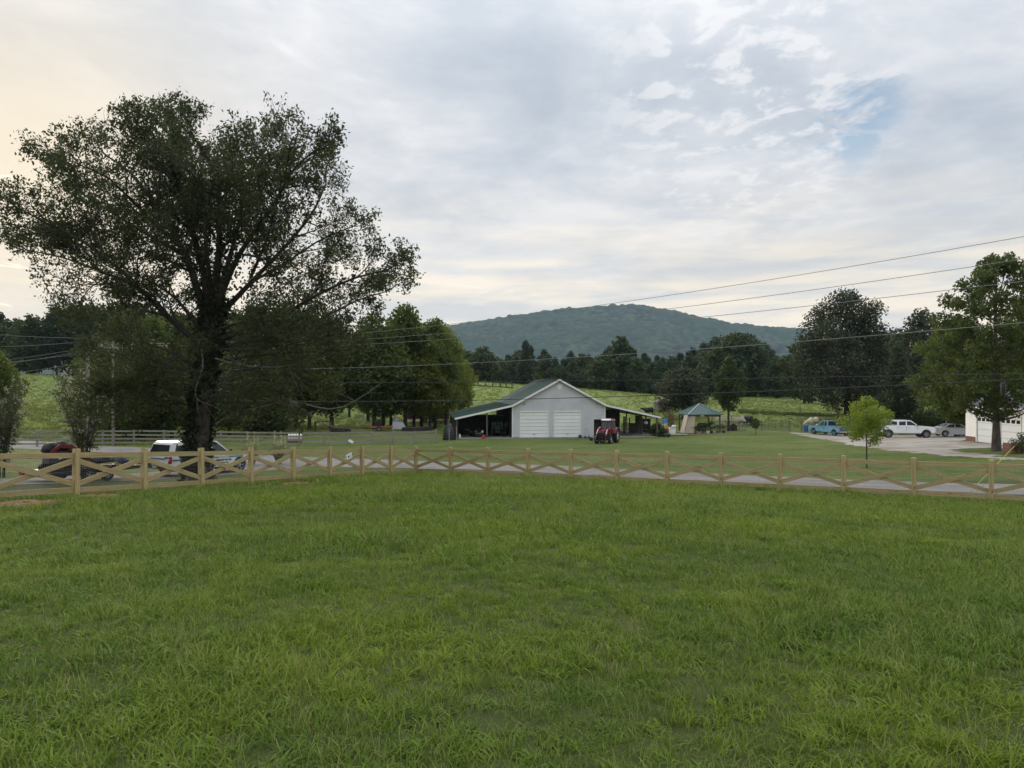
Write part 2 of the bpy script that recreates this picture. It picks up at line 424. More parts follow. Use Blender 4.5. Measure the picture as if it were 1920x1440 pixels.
pas = g.mix(g.math('MULTIPLY', g.mapr(nc, .5, .75), .4), pas, (.07, .10, .025))
c = g.mix(zn, lawn, pas)
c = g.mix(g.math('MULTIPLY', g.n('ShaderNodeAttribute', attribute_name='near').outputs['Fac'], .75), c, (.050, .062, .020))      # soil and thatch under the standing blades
c = g.mix(g.math('MULTIPLY', g.mapr(nc, .40, .72), .35), c, (.05, .065, .02))
b = g.n('ShaderNodeBsdfPrincipled', inp={'Base Color': c, 'Roughness': .9, 'Specular IOR Level': .12})
bn = g.n('ShaderNodeBump', inp={'Strength': .8, 'Distance': .06, 'Height': g.noise(pos, 11, 5, .7)}); nt.links.new(bn.outputs[0], b.inputs['Normal'])
o = g.n('ShaderNodeOutputMaterial'); nt.links.new(b.outputs[0], o.inputs['Surface'])
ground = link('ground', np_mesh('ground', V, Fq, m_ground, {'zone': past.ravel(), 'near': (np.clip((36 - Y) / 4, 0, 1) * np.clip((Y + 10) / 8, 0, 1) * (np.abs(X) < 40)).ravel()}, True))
tag(ground, 'green lawn and pasture rolling down from the viewer to the far woods', 'ground', kind='structure')

# ------------------------------------------------------------------ roads and gravel
def loose(name, a, b, c3, sc_=6.0):
    m = bpy.data.materials.new(name); m.use_nodes = True; nt = m.node_tree; nt.nodes.clear(); g = NG(nt)
    pos = g.n('ShaderNodeNewGeometry').outputs['Position']
    c = g.mix(g.mapr(g.noise(pos, sc_ * 4, 3, .7), .3, .7), a, b)
    c = g.mix(g.math('MULTIPLY', g.mapr(g.noise(pos, .35, 5, .6), .40, .62), .85), c, c3)
    c = g.mix(g.math('MULTIPLY', g.mapr(g.noise(g.mapping(pos, (.25, 1.2, 1)), 1.0, 4), .5, .72), .4), c, tuple(x * .72 for x in a))
    bs = g.n('ShaderNodeBsdfPrincipled', inp={'Base Color': c, 'Roughness': .9, 'Specular IOR Level': .2})
    bn = g.n('ShaderNodeBump', inp={'Strength': .6, 'Distance': .02, 'Height': g.noise(pos, sc_ * 6, 3, .7)}); nt.links.new(bn.outputs[0], bs.inputs['Normal'])
    o = g.n('ShaderNodeOutputMaterial'); nt.links.new(bs.outputs[0], o.inputs['Surface']); return m
m_road = loose('old_asphalt', (.225, .208, .19), (.29, .27, .25), (.19, .172, .158))
m_gravel = loose('pale_gravel', (.32, .29, .25), (.44, .40, .345), (.25, .205, .155))
def spline(pts, step=.6):
    pts = [Vector(p) for p in pts]; pts = [pts[0] * 2 - pts[1]] + pts + [pts[-1] * 2 - pts[-2]]; out = []
    for k in range(1, len(pts) - 2):
        a, b, c, d = pts[k - 1:k + 3]; n = max(2, int((c - b).length / step))
        for i in range(n):
            t = i / n; out.append(.5 * ((2 * b) + (c - a) * t + (2 * a - 5 * b + 4 * c - d) * t * t + (3 * b - a - 3 * c + d) * t ** 3))
    out.append(pts[-2]); return out
ROADS = []
def road(name, pts, hw, label, dz, m):
    c = spline([Vector((x, y)) for x, y in pts]); n = 12; Vv = []; Fv = []
    for k, p in enumerate(c):
        t = (c[min(k + 1, len(c) - 1)] - c[max(k - 1, 0)]).normalized(); nn = Vector((-t.y, t.x))
        w = hw + .12 * math.sin(k * .9) + .08 * math.sin(k * 2.3)
        for j in range(n + 1): q = p + nn * w * (2 * j / n - 1); Vv.append((q.x, q.y))
    Vv = np.array(Vv); z = gz(Vv[:, 0], Vv[:, 1]) + dz
    for k in range(len(c) - 1):
        for j in range(n): a = k * (n + 1) + j; Fv.append((a, a + 1, a + n + 2, a + n + 1))
    ob = link(name, np_mesh(name, np.c_[Vv, z], Fv, m, None, True)); tag(ob, label, 'road', kind='structure')
    ROADS.append((np.array([(p.x, p.y) for p in c]), hw)); return ob
ROADPTS = [(59.6, -4.5), (37.6, 13.0), (25.6, 23.45), (16.6, 30.2), (7.6, 36.7), (.7, 41.4), (-6.2, 44.7), (-13.0, 48.2), (-21, 52.2), (-31, 58.0), (-46, 66), (-80, 82), (-140, 100)]
road('road', ROADPTS, 3.05, 'pale grey paved road running behind the cross-buck fence', .022, m_road)
road('side_lane', [(-36, 6), (-29, 19), (-23.5, 30), (-17.8, 40), (-12.5, 48.4)], 2.3, 'grey lane where the lettered truck is parked', .014, m_road)

def in_poly(x, y, poly):
    inside = np.zeros(x.shape, bool); n = len(poly)
    for i in range(n):
        x1, y1 = poly[i]; x2, y2 = poly[(i + 1) % n]
        c = ((y1 > y) != (y2 > y)) & (x < (x2 - x1) * (y - y1) / (y2 - y1 + 1e-12) + x1); inside ^= c
    return inside
near = [(1478, 811), (1520, 820), (1560, 827), (1600, 835), (1650, 843), (1700, 848), (1760, 854), (1850, 861), (1920, 864.5)]
poly = [tuple(GP(u, v).xy) for u, v in near]
poly += [(36.5, 41.5), (40.5, 36), (44.5, 38), (40, 44)]
poly += [tuple(GP(u, v).xy) for u, v in ((1920, 859), (1880, 856), (1830, 851), (1795, 846), (1786, 843), (1815, 841), (1850, 840))]
poly += [(40.3, 55), (40.3, 66), (46, 72), (56, 80), (56, 89), (45, 89), (38, 93), (34, 97), (30, 98.5)]
poly = [tuple(p) for p in poly]; GRAVEL = poly
pa = np.array(poly); st = .4
xs = np.arange(pa[:, 0].min() - 1, pa[:, 0].max() + 1, st); ys = np.arange(pa[:, 1].min() - 1, pa[:, 1].max() + 1, st)
GX, GY = np.meshgrid(xs, ys); wob = .35 * np.sin(GX * 1.9 + 2 * np.sin(GY * .8)) + .25 * np.sin(GY * 3.1)
cin = in_poly(GX + st / 2 + wob, GY + st / 2 + wob * .6, poly)
ii = np.arange(GX.size).reshape(GX.shape); cm = cin[:-1, :-1]
Fg = np.stack([ii[:-1, :-1][cm], ii[:-1, 1:][cm], ii[1:, 1:][cm], ii[1:, :-1][cm]], -1)
used = np.unique(Fg); remap = np.full(GX.size, -1); remap[used] = np.arange(len(used))
Vg = np.stack([GX, GY, gz(GX, GY) + .016], -1).reshape(-1, 3)[used]
tag(link('gravel_lot', np_mesh('gravel_lot', Vg, remap[Fg], m_gravel, None, True)), 'pale gravel drive and parking area before the white garage', 'gravel', kind='structure')

# ------------------------------------------------------------------ mountain
ridge = [(-1500, 660), (-400, 655), (0, 650), (400, 640), (700, 622), (800, 612), (860, 606), (900, 600), (960, 590), (1030, 580), (1100, 573), (1150, 570), (1200, 569.5), (1240, 577), (1300, 589), (1350, 600), (1420, 609), (1490, 614), (1700, 628), (2000, 640), (3200, 655)]
ru, rv = np.array(ridge, float).T
DR = 3600.0
mx = np.arange(-2300, 2800, 9.5); my = np.concatenate([np.arange(2250, 3760, 9.5), np.arange(3760, 4100, 80)])
MX, MY = np.meshgrid(mx, my)
top = (CY - np.interp(MX / DR * F + CX, ru, rv)) / F * DR
t = np.clip((MY - 2250) / (DR - 2250), 0, 1); prof = t ** 1.1 * (.35 + .65 * t * (2 - t))
back = np.clip((MY - DR) / 700, 0, 1)
spur = 1 + .16 * np.sin(MX * .0075 + MY * .003) * np.sin(MY * .0045 + 1.0 + MX * .002) * (1 - t)
H = (top - 10) * np.clip(prof, 0, 1) * spur * (1 - .5 * back * back)
def worley(x, y, cell, seed):
    ix, iy = np.floor(x / cell).astype(int), np.floor(y / cell).astype(int); best = np.full(x.shape, 9.0); val = np.zeros(x.shape)
    for dx in (-1, 0, 1):
        for dy in (-1, 0, 1):
            cx_, cy_ = ix + dx, iy + dy
            h1 = np.sin(cx_ * 127.1 + cy_ * 311.7 + seed) * 43758.5453; h2 = np.sin(cx_ * 269.5 + cy_ * 183.3 + seed) * 43758.5453; h3 = np.sin(cx_ * 51.3 + cy_ * 97.7 + seed) * 9631.77
            h1 -= np.floor(h1); h2 -= np.floor(h2); h3 -= np.floor(h3)
            d = np.hypot(x / cell - (cx_ + h1), y / cell - (cy_ + h2)); m = d < best
            best = np.where(m, d, best); val = np.where(m, h3, val)
    return best, val
d1, v1 = worley(MX, MY, 24.0, 1.0); d2, v2 = worley(MX, MY, 90.0, 4.0)
H = H + np.clip(1 - d1 * d1, 0, 1) * (3 + 11 * v1 ** 2) + 7 * (1 - d2)
Vm = np.stack([MX, MY, H + EYE - 4], -1).reshape(-1, 3)
im = np.arange(MX.size).reshape(MX.shape)
Fm = np.stack([im[:-1, :-1], im[:-1, 1:], im[1:, 1:], im[1:, :-1]], -1).reshape(-1, 4)
m_mount = bpy.data.materials.new('wooded_slope'); m_mount.use_nodes = True; nt = m_mount.node_tree; nt.nodes.clear(); g = NG(nt)
tn = g.n('ShaderNodeAttribute', attribute_name='tint').outputs['Fac']; pos = g.n('ShaderNodeNewGeometry').outputs['Position']
c = g.mix(tn, (.006, .014, .010), (.105, .125, .065)); c = g.mix(g.math('MULTIPLY', g.mapr(g.noise(pos, .004, 4), .4, .65), .5), c, (.03, .055, .03))
bs = g.n('ShaderNodeBsdfPrincipled', inp={'Base Color': c, 'Roughness': 1.0, 'Specular IOR Level': 0.0})
o = g.n('ShaderNodeOutputMaterial'); nt.links.new(bs.outputs[0], o.inputs['Surface'])
tag(link('hill', np_mesh('hill', Vm, Fm, m_mount, {'tint': np.clip((v1 * .75 + .25 * v2) * np.clip(1.25 - d1, .3, 1), 0, 1).ravel()})), 'long blue wooded mountain rising beyond the forest', 'mountain', kind='structure')

# ------------------------------------------------------------------ trees
m_l_forest = foliage('forest_leaf', (.022, .040, .015), (.078, .112, .034), .28)
m_l_grove = foliage('grove_leaf', (.034, .054, .018), (.120, .150, .042), .36)
m_l_conif = foliage('conifer_leaf', (.018, .034, .017), (.062, .088, .036), .18)
m_l_dark = foliage('dark_leaf', (.020, .030, .018), (.085, .100, .055), .25, .42)
m_l_mid = foliage('green_leaf', (.045, .070, .018), (.155, .195, .042), .42)
m_l_yel = foliage('yellow_green_leaf', (.075, .105, .020), (.245, .275, .052), .45)
m_l_cherry = foliage('cherry_leaf', (.026, .038, .018), (.090, .112, .044), .40)
m_l_ivy = foliage('ivy_leaf', (.014, .024, .012), (.040, .060, .024), .15)
m_l_maple = foliage('maple_leaf', (.034, .056, .018), (.125, .160, .046), .42)
m_l_lime = foliage('lime_leaf', (.10, .15, .020), (.30, .375, .055), .45, vscale=.9)
m_l_myrtle = foliage('myrtle_leaf', (.030, .050, .022), (.115, .150, .065), .35)
m_flower = foliage('pale_blossom', (.30, .25, .25), (.55, .48, .46), .3)
m_l_bush = foliage('bush_leaf', (.025, .045, .014), (.085, .125, .036), .3)

def unit(a): return a / np.maximum(np.linalg.norm(a, axis=-1, keepdims=True), 1e-9)
def leaf_quads(Cn, size, asp, rg, droop=0.0):
    n = len(Cn); a = unit(rg.normal(size=(n, 3)) + np.array([0, 0, -droop])); r = rg.normal(size=(n, 3)); b = unit(np.cross(a, r))
    s = (size * rg.uniform(.65, 1.35, (n, 1))); w = s * asp
    Vv = np.stack([Cn - a * s / 2, Cn + b * w / 2, Cn + a * s / 2, Cn - b * w / 2], 1).reshape(-1, 3)
    Fv = np.arange(n * 4).reshape(n, 4); tint = np.repeat(rg.uniform(0, 1, n), 4)
    return Vv, Fv, tint
def crown_mesh(name, Cn, size, asp, m, rg, droop=0.0, lift=None):
    Vv, Fv, tint = leaf_quads(Cn, size, asp, rg, droop)
    return np_mesh(name, Vv, Fv, m, {'tint': tint})

def tree_meshes(H, z0, R_, n_lobes, n_leaf, size, lm, bm_, seed, shape='round', tr=.18, fork=.35, asp=.6, lobe=(.24, .40), stems=1, flat=.8, gap=0.0):
    """trunk-and-limbs mesh and crown mesh, base at the origin"""
    rg = np.random.default_rng(seed); rr = random.Random(seed); mb = MB()
    hgt = H - z0; cs = []; rad = []
    for k in range(n_lobes):
        t = (k + rr.random()) / n_lobes
        if shape == 'round': pr = math.sqrt(max(0, 1 - (2 * t - 1) ** 2)) ** .75 * (1.12 - .3 * t)
        elif shape == 'cone': pr = (1 - t) ** .72 * (.35 + .65 * min(1, t * 5))
        elif shape == 'tall': pr = min(1, (1 - t) * 2.6) ** .6 * (.55 + .45 * min(1, t * 3))
        else: pr = min(1, .55 + t * .9) * min(1, (1 - t) * 3.2) ** .6          # vase
        lr = R_ * rr.uniform(*lobe) * (.7 + .5 * pr)
        a = k * 2.39996 + rr.uniform(-.5, .5); q = R_ * pr * math.sqrt(rr.uniform(.18, 1))
        q = max(0, q - lr * .55)
        cs.append((q * math.cos(a), q * math.sin(a), z0 + lr * .5 + t * max(.1, hgt - lr * 1.15))); rad.append(lr)
    cs = np.array(cs); rad = np.array(rad)
    w = rad ** 2; pick = rg.choice(n_lobes, n_leaf, p=w / w.sum())
    d = unit(rg.normal(size=(n_leaf, 3))); rr_ = rg.uniform(0, 1, (n_leaf, 1)) ** .42
    jit = 1 + .22 * np.sin(d[:, :1] * 7 + pick[:, None]) * np.sin(d[:, 1:2] * 6 + d[:, 2:3] * 5)
    Cn = cs[pick] + d * rr_ * jit * rad[pick][:, None] * np.array([1, 1, flat])
    me = crown_mesh('crown', Cn, size, asp, lm, rg)
    # trunk(s)
    for s_ in range(stems):
        ox, oy = (0, 0) if stems == 1 else (rr.uniform(-.25, .25), rr.uniform(-.25, .25))
        fz = z0 + hgt * fork; pts = []; rs = []
        for k in range(7):
            t = k / 6; pts.append((ox * (1 + t * 2) + rr.uniform(-.04, .04) * H * .12 * t, oy * (1 + t * 2) + rr.uniform(-.04, .04) * H * .12 * t, t * (z0 + hgt * .85) - .15))
            rs.append(tr * (1.35 if k == 0 else (1 - .82 * t)) + .01)
        mb.tube(pts, rs, 8 if tr > .08 else 5)
        for k in rr.sample(range(n_lobes), max(3, int(n_lobes * .6))):
            c = cs[k]; z1 = max(z0 * .75, min(c[2] - .25 * math.hypot(c[0], c[1]) - .3, z0 + hgt * .7)); t = z1 / (z0 + hgt * .85)
            a = Vector((ox * (1 + 2 * t), oy * (1 + 2 * t), z1)); b = Vector(c); r0 = tr * max(.12, (1 - .82 * t) * .45)
            m1 = a.lerp(b, .5) + Vector((0, 0, -.05 * (b - a).length))
            mb.tube([a, m1, b], [r0, r0 * .65, r0 * .2], 5)
    return mb.mesh('trunk', bm_, True), me
def plant_tree(name, label, loc, meshes, cat='tree', group=None, rz=0.0, sx=1.0, sz=1.0, parts=('trunk', 'crown')):
    r = empty(name, loc, rz); r.scale = (sx, sx, sz); tag(r, label, cat, group)
    for n_, me in zip(parts, meshes): link(n_, me, r)
    return r

# forest edge behind the pasture: real single trees, three rows deep
rf = random.Random(31)
VAR = [tree_meshes(20, .8, 6.2, 34, 4600, 1.0, m_l_forest, m_barkd, 11, 'tall', .26),
       tree_meshes(18, .5, 7.4, 34, 4800, 1.0, m_l_forest, m_barkd, 12, 'round', .28),
       tree_meshes(22, 1.2, 6.0, 44, 5200, .95, m_l_conif, m_barkd, 13, 'cone', .26, asp=.5),
       tree_meshes(21, 2.2, 5.2, 34, 4600, .95, m_l_conif, m_barkd, 14, 'tall', .24, asp=.5),
       tree_meshes(17, .5, 7.0, 30, 4400, 1.0, m_l_mid, m_barkd, 15, 'round', .26)]
FG = 'trees of the far forest edge'; nF = 0
def forest(u, d, h, var, lab=None, grp=FG):
    if lab is None or lab == 'low':
        wh = 'left of the barn ridge' if u < 985 else 'straight behind the barn roof' if u < 1062 else 'below the mountain top' if u < 1228 else 'behind the small shed and gazebo' if u < 1352 else 'left of the huge oak'
        kd = ('tall leafy', 'round-headed', 'pointed conifer', 'narrow evergreen', 'lighter green round')[var]
        lab = ('low understory bush-tree at the forest foot ' if lab == 'low' else kd + ' tree in the ' + ('front' if d < 270 else 'middle' if d < 300 else 'rear') + ' of the far forest ') + wh
    x = U(u, d); me = VAR[var]; H0 = (20, 18, 22, 21, 17)[var]; s = h / H0
    plant_tree('forest_tree', lab, gpos(x, d, -.1), me, group=grp, rz=rf.uniform(0, 6.28), sx=s * rf.uniform(.9, 1.25), sz=s)
tops = [(850, 650), (900, 655), (940, 672), (985, 645), (1015, 655), (1060, 668), (1075, 650), (1110, 668), (1160, 640), (1200, 662), (1250, 660), (1300, 650), (1340, 630), (1380, 615), (1425, 622), (1440, 650), (1480, 662), (1540, 660)]
tu, tv = np.array(tops, float).T
for row, (d, n, k) in enumerate(((262, 25, .80), (285, 29, .92), (310, 36, 1.0))):
    for i in range(n):
        u = 830 + (i + rf.uniform(.1, .9)) * (1540 - 830) / n
        vt = float(np.interp(u, tu, tv)); z = EYE + (CY - vt) / F * d; h = (z - g0(U(u, d), d)) * k * rf.uniform(.88, 1.06)
        con = 1020 < u < 1345
        forest(u, d, h, rf.choice((2, 3, 3, 0, 2) if con and row > 0 else (0, 1, 3, 0, 2)))
for u, d, h, va in ((1165, 245, 19.5, 0), (1130, 238, 13, 1), (1195, 236, 12, 1), (1380, 250, 22, 1), (1410, 252, 20, 0), (1345, 248, 17, 1), (985, 240, 17, 2), (1460, 235, 13.5, 1), (905, 235, 14, 1)):
    forest(u, d, h, va)
for i in range(46):
    u = 840 + i * 15 + rf.uniform(-6, 6); forest(u, 250 + rf.uniform(-5, 8), rf.uniform(5.5, 9.5), rf.choice((1, 1, 4, 0)), 'low', 'understory trees of the far forest edge')
# dark wood on the far left and behind the grove
for i in range(20):
    u = -160 + i * 38 + rf.uniform(-10, 10); d = 205 + rf.uniform(-10, 25); top = float(np.interp(u, [-200, 0, 60, 130, 300, 600], [585, 578, 590, 560, 575, 600]))
    z = EYE + (CY - top) / F * d; forest(u, d, (z - g0(U(u, d), d)) * rf.uniform(.86, 1.03), rf.choice((0, 1, 1, 0, 3)), 'dark tree in the wood on the left hilltop', 'trees of the left hilltop wood')
for i in range(12):
    u = 1500 + i * 45 + rf.uniform(-12, 12); d = 190 + rf.uniform(-15, 40); top = rf.uniform(610, 645)
    z = EYE + (CY - top) / F * d; forest(u, d, z - g0(U(u, d), d), rf.choice((0, 1, 3, 1)), 'dark tree behind the big oak and garage on the right', 'trees of the right back wood')

# grove behind the grey board fence (left of the barn)
gm = [tree_meshes(17, 2.3, 4.9, 44, 11000, .44, m_l_mid, m_barkd, 21, 'tall', .24, .3),
      tree_meshes(17, 2.1, 4.6, 44, 11000, .44, m_l_yel, m_barkd, 22, 'tall', .22, .3),
      tree_meshes(16, 2.0, 5.6, 46, 10500, .46, m_l_grove, m_barkd, 23, 'round', .28, .3)]
grove = [(702, 97, 15.5, 2, 'thick leaning dark trunk tree at the left of the grove by the barn'), (718, 101, 13, 0, 'slim tree rising just behind the smoker drum'),
         (733, 104, 15.5, 1, 'slender tree with a straight dark trunk left of the grey hopper'), (760, 100, 17.3, 0, 'tallest straight tree of the grove left of the red trailer'),
         (776, 108, 16.4, 1, 'yellow-green tree growing in front of the red trailer'), (790, 104, 14.5, 0, 'tree whose trunk crosses the middle of the red trailer'),
         (806, 101, 13.0, 1, 'double-stemmed tree by the right part of the red trailer'), (816, 103, 15.8, 0, 'tall green tree nearest the barn roof'),
         (836, 112, 15.2, 1, 'rounded yellow-green tree behind the barn lean-to corner'), (862, 118, 10.5, 1, 'small light green tree with a bare thin trunk on the pasture slope'),
         (622, 96, 14.5, 2, 'dark tree by the square wooden frame in the paddock'), (580, 95, 15.5, 0, 'stout tree left of the square wooden frame'),
         (555, 98, 15, 2, 'dark tree behind the brown box in the paddock'), (520, 96, 16, 0, 'tree behind the low brown shed'), (480, 98, 16.5, 2, 'dark tree right of the ivy trunk'),
         (440, 101, 16, 2, 'dark tree just right behind the ivy trunk'), (330, 98, 15, 2, 'dark tree left behind the ivy trunk'), (285, 93, 14, 0, 'green tree left of the ivy-clad tree behind the lettered truck'),
         (235, 90, 14, 2, 'dark tree right of the twin utility poles'), (655, 128, 13, 0, 'green tree deeper in the paddock behind the frame'), (400, 115, 16, 0, 'green tree directly behind the ivy trunk'),
         (205, 105, 12.5, 2, 'dark tree behind the twin utility poles'), (690, 118, 15.5, 0, 'green tree deeper in the grove behind the leaning trunk')]
for k, (u, d, h, v, lab) in enumerate(grove):
    H0 = (17, 17, 16)[v]
    plant_tree('grove_tree', lab, GU(u, d, -.1), gm[v], group='grove trees behind the grey board fence', rz=k * 1.3, sx=h / H0 * (1.0 if v != 1 else .95), sz=h / H0)
gl_ = tree_meshes(11, .9, 4.6, 40, 9000, .36, m_l_grove, m_barkd, 24, 'round', .2, .3)
for k, (u, d, h, lab) in enumerate(((210, 70, 9.5, 'low-crowned dark tree right of the twin poles, before the board fence'), (268, 74, 10.5, 'low-crowned dark tree above the lettered truck tail'), (322, 76, 10, 'low-crowned dark tree just left of the ivy trunk'), (430, 84, 9.5, 'low-crowned dark tree just right of the ivy trunk'), (500, 86, 9, 'low-crowned dark tree over the brown shed'))):
    plant_tree('grove_tree', lab, GU(u, d, -.1), gl_, group='grove trees behind the grey board fence', rz=k * 1.9, sx=h / 11, sz=h / 11)
for u, d, h, lab in ((520, 90, 1.6, 'low leafy bush right of the ivy trunk behind the board fence'), (470, 88, 1.7, 'leafy bush behind the board fence beside the ivy trunk'), (210, 76, 3.4, 'bush with pale blossom behind the left board fence'), (290, 80, 3.6, 'leafy bush above the lettered truck tail'), (250, 74, 2.6, 'low bush left of the lettered truck'), (865, 112, 1.5, 'low yellow-green bush under the thin tree by the barn')):
    tm = tree_meshes(h, .1, h * .85, 14, 1700, .28, m_l_bush if u != 865 else m_l_yel, m_barkd, int(u), 'round', .05)
    plant_tree('bush', lab, GU(u, d, -.05), tm, 'bush', parts=('stem', 'foliage'))

# right-hand trees
def at_tree(name, lab, u, d, vt, wpx, z0f, nl, nleaf, size, lm, seed, shape, tr, bm_=None, **kw):
    p = GU(u, d, -.1); H = EYE + (CY - vt) / F * d - p.z; Rr = wpx / F * d / 2
    return plant_tree(name, lab, p, tree_meshes(H, H * z0f, Rr, nl, nleaf, size, lm, bm_ or m_bark, seed, shape, tr, **kw))
at_tree('oak_tree', 'huge dark rounded oak behind the blue pickup', 1588, 112, 541, 205, .07, 70, 34000, .36, m_l_dark, 41, 'round', .45, m_barkd, lobe=(.17, .29))
at_tree('oak_tree', 'smaller dark tree right behind the huge oak', 1728, 130, 578, 110, .15, 34, 9000, .46, m_l_dark, 42, 'round', .3, m_barkd)
at_tree('cedar_tree', 'broad cone-shaped cedar behind the white crew-cab pickup', 1684, 97, 645, 112, .10, 60, 15000, .32, m_l_conif, 43, 'cone', .22, m_barkd, asp=.35, flat=.5, lobe=(.2, .32))
at_tree('shade_tree', 'full green tree behind the silver sedan, left of the garage tree', 1795, 84, 592, 175, .12, 60, 19000, .33, m_l_mid, 44, 'round', .26, lobe=(.2, .33))
at_tree('shade_tree', 'green tree behind the white garage at the right edge', 1935, 84, 560, 150, .16, 40, 13000, .36, m_l_maple, 45, 'round', .26)
at_tree('broad_tree', 'low broad dark tree standing beside the small pasture shed', 1281, 113, 686, 108, .16, 40, 12000, .34, m_l_dark, 46, 'round', .22, m_barkd)
at_tree('slim_tree', 'slim tapering tree right of the green-roofed gazebo', 1366, 97, 668, 64, .27, 36, 9000, .26, m_l_bush, 47, 'tall', .15, m_barkd)
at_tree('sapling', 'tiny round sapling left of the pasture gate', 1417, 88, 783, 23, .35, 12, 900, .14, m_l_bush, 48, 'round', .035)
at_tree('maple_tree', 'tall maple with a thick trunk in front of the white garage doors', 1868, 52, 474, 240, .165, 130, 33000, .21, m_l_maple, 49, 'round', .25, lobe=(.10, .185))
at_tree('lime_green_tree', 'young bright lime-green tree standing alone on the far lawn', 1625, 44, 742, 98, .33, 20, 4400, .14, m_l_lime, 57, 'vase', .05, m_bark, lobe=(.20, .40), fork=.05, flat=.75)
# hedge behind the cars
for k, (u, d, h, w, lab) in enumerate(((1745, 96, 2.9, 2.6, 'dark hedge bush behind the silver sedan tail'), (1772, 97, 3.2, 2.8, 'dark hedge bush behind the silver sedan roof'), (1800, 95, 3.0, 2.6, 'dark hedge bush left of the garage corner'), (1722, 99, 2.2, 2.4, 'low hedge bush behind the white pickup hood'), (1835, 97, 3.4, 2.8, 'hedge bush hidden partly behind the garage'))):
    plant_tree('hedge_bush', lab, GU(u, d, -.05), tree_meshes(h, .05, w, 14, 2600, .24, m_l_bush, m_barkd, 60 + k, 'round', .05), 'bush', 'hedge bushes behind the parked cars', parts=('stem', 'foliage'))
# ------------------------------------------------------------------ the big ivy-clad cherry tree
TD = 32.0
tbase = GU(374, TD)
rb = random.Random(5); rgb_ = np.random.default_rng(5)
def TP(u, v, dy=0.0):                                  # a point of the tree, dy metres nearer (-) or farther (+) than its trunk
    p = P(u, v, TD); s = (TD + dy) / TD
    return Vector((p.x * s, TD + dy, EYE + (p.z - EYE) * s)) - tbase
wood_mb, dead_mb = MB(), MB(); LEAF = []; IVY = []
def curve(pts, n):
    return [Vector(p) for p in spline(pts, 1e9)] if n == 0 else [Vector(p) for p in spline(pts, n)]
def twig_leaves(p, d, L, n):
    d = d.normalized()
    for k in range(n):
        q = p + d * L * rb.uniform(.15, 1.05) + Vector((rb.gauss(0, .10), rb.gauss(0, .10), rb.gauss(-.06, .10))); LEAF.append(q)
def grow(p, d, L, r, lev, leafy=1.0):
    """a branch: bends a little up, forks, ends in leafy twigs"""
    n = 4 if lev < 2 else 3; pts = [p]; dd = d.normalized(); q = p.copy()
    for k in range(n):
        dd = (dd + Vector((rb.gauss(0, .16), rb.gauss(0, .16), rb.gauss(.05, .12)))).normalized(); q = q + dd * L / n; pts.append(q.copy())
    wood_mb.tube(pts, [r * (1 - .8 * k / n) for k in range(n + 1)], 5 if lev < 1 else 3, cap=False)
    if lev >= 2:
        twig_leaves(pts[1], pts[-1] - pts[1], (pts[-1] - pts[1]).length, int(8 * leafy)); return
    m = (8, 6)[lev]
    for k in range(m):
        t = .25 + .75 * (k + rb.random()) / m; i = min(n - 1, int(t * n)); s = pts[i].lerp(pts[i + 1], t * n - i)
        a = (pts[i + 1] - pts[i]).normalized(); o = Vector((rb.gauss(0, 1), rb.gauss(0, 1), rb.gauss(.1, .8))); o = (o - a * o.dot(a)).normalized()
        grow(s, a * rb.uniform(.5, 1) + o * rb.uniform(.5, .95), L * rb.uniform(.46, .72), r * .5, lev + 1, leafy)
    grow(pts[-1], dd, L * .38, r * .3, lev + 1, leafy)
def limb(px, r0, r1, subs, sub_l, leafy=1.0, start=.25, ivy=0.0):
    start *= .7; subs = int(subs * 1.05)
    b0_ = Vector((px[0][0], px[0][1])); px = [px[0]] + [tuple(b0_ + (Vector(a[:2]) - b0_) * (1 - .06 * k / (len(px) - 1))) + tuple(a[2:]) for k, a in enumerate(px[1:], 1)]
    px = [(a[0], a[1] + max(0, 330 - a[1]) * .33) + tuple(a[2:]) for a in px]
    pts = curve([TP(*a) for a in px], .7); m = len(pts)
    rad = [.78 * (r0 + (r1 - r0) * (k / (m - 1)) ** .8) for k in range(m)]
    wood_mb.tube(pts, rad, 7)
    for k in range(subs):
        t = start + (1 - start) * (k + rb.random()) / subs; i = min(m - 2, int(t * (m - 1))); a = (pts[i + 1] - pts[i]).normalized()
        o = Vector((rb.gauss(0, 1), rb.gauss(0, 1.2), rb.gauss(.25, .8))); o = (o - a * o.dot(a)).normalized()
        grow(pts[i].copy(), a * rb.uniform(.4, 1) + o * rb.uniform(.6, 1.0), sub_l * rb.uniform(.7, 1.25) * (1.1 - .35 * t), rad[i] * .42 + .012, 0, leafy)
    grow(pts[-1], pts[-1] - pts[-2], sub_l * .65, r1, 0, leafy)
    if ivy:
        for k in range(int(m * ivy * 1.8)):
            i = rb.randrange(0, int(m * .75) + 1); d = Vector((rb.gauss(0, 1), rb.gauss(0, 1), rb.gauss(0, .6))).normalized()
            IVY.append(pts[i] + d * (rad[i] + abs(rb.gauss(.05, .13))) + Vector((0, 0, rb.uniform(-.4, .4))))
tr_pts = curve([TP(370, 915), TP(371, 840), TP(377, 760), TP(386, 690, .2), TP(396, 630, .1), TP(401, 575)], .5)
mtr = len(tr_pts)
tr_r = [.62 if k == 0 else .45 - .07 * (k / (mtr - 1)) for k in range(mtr)]
trunk_mb = MB(); trunk_mb.tube(tr_pts, tr_r, 14)
for q in range(5):                                      # root flare
    a = q * 1.26 + .4; trunk_mb.tube([Vector((math.cos(a) * .28, math.sin(a) * .28, .75)), Vector((math.cos(a) * .52, math.sin(a) * .52, .2)), Vector((math.cos(a) * .95, math.sin(a) * .95, -.15))], [.22, .2, .08], 7)
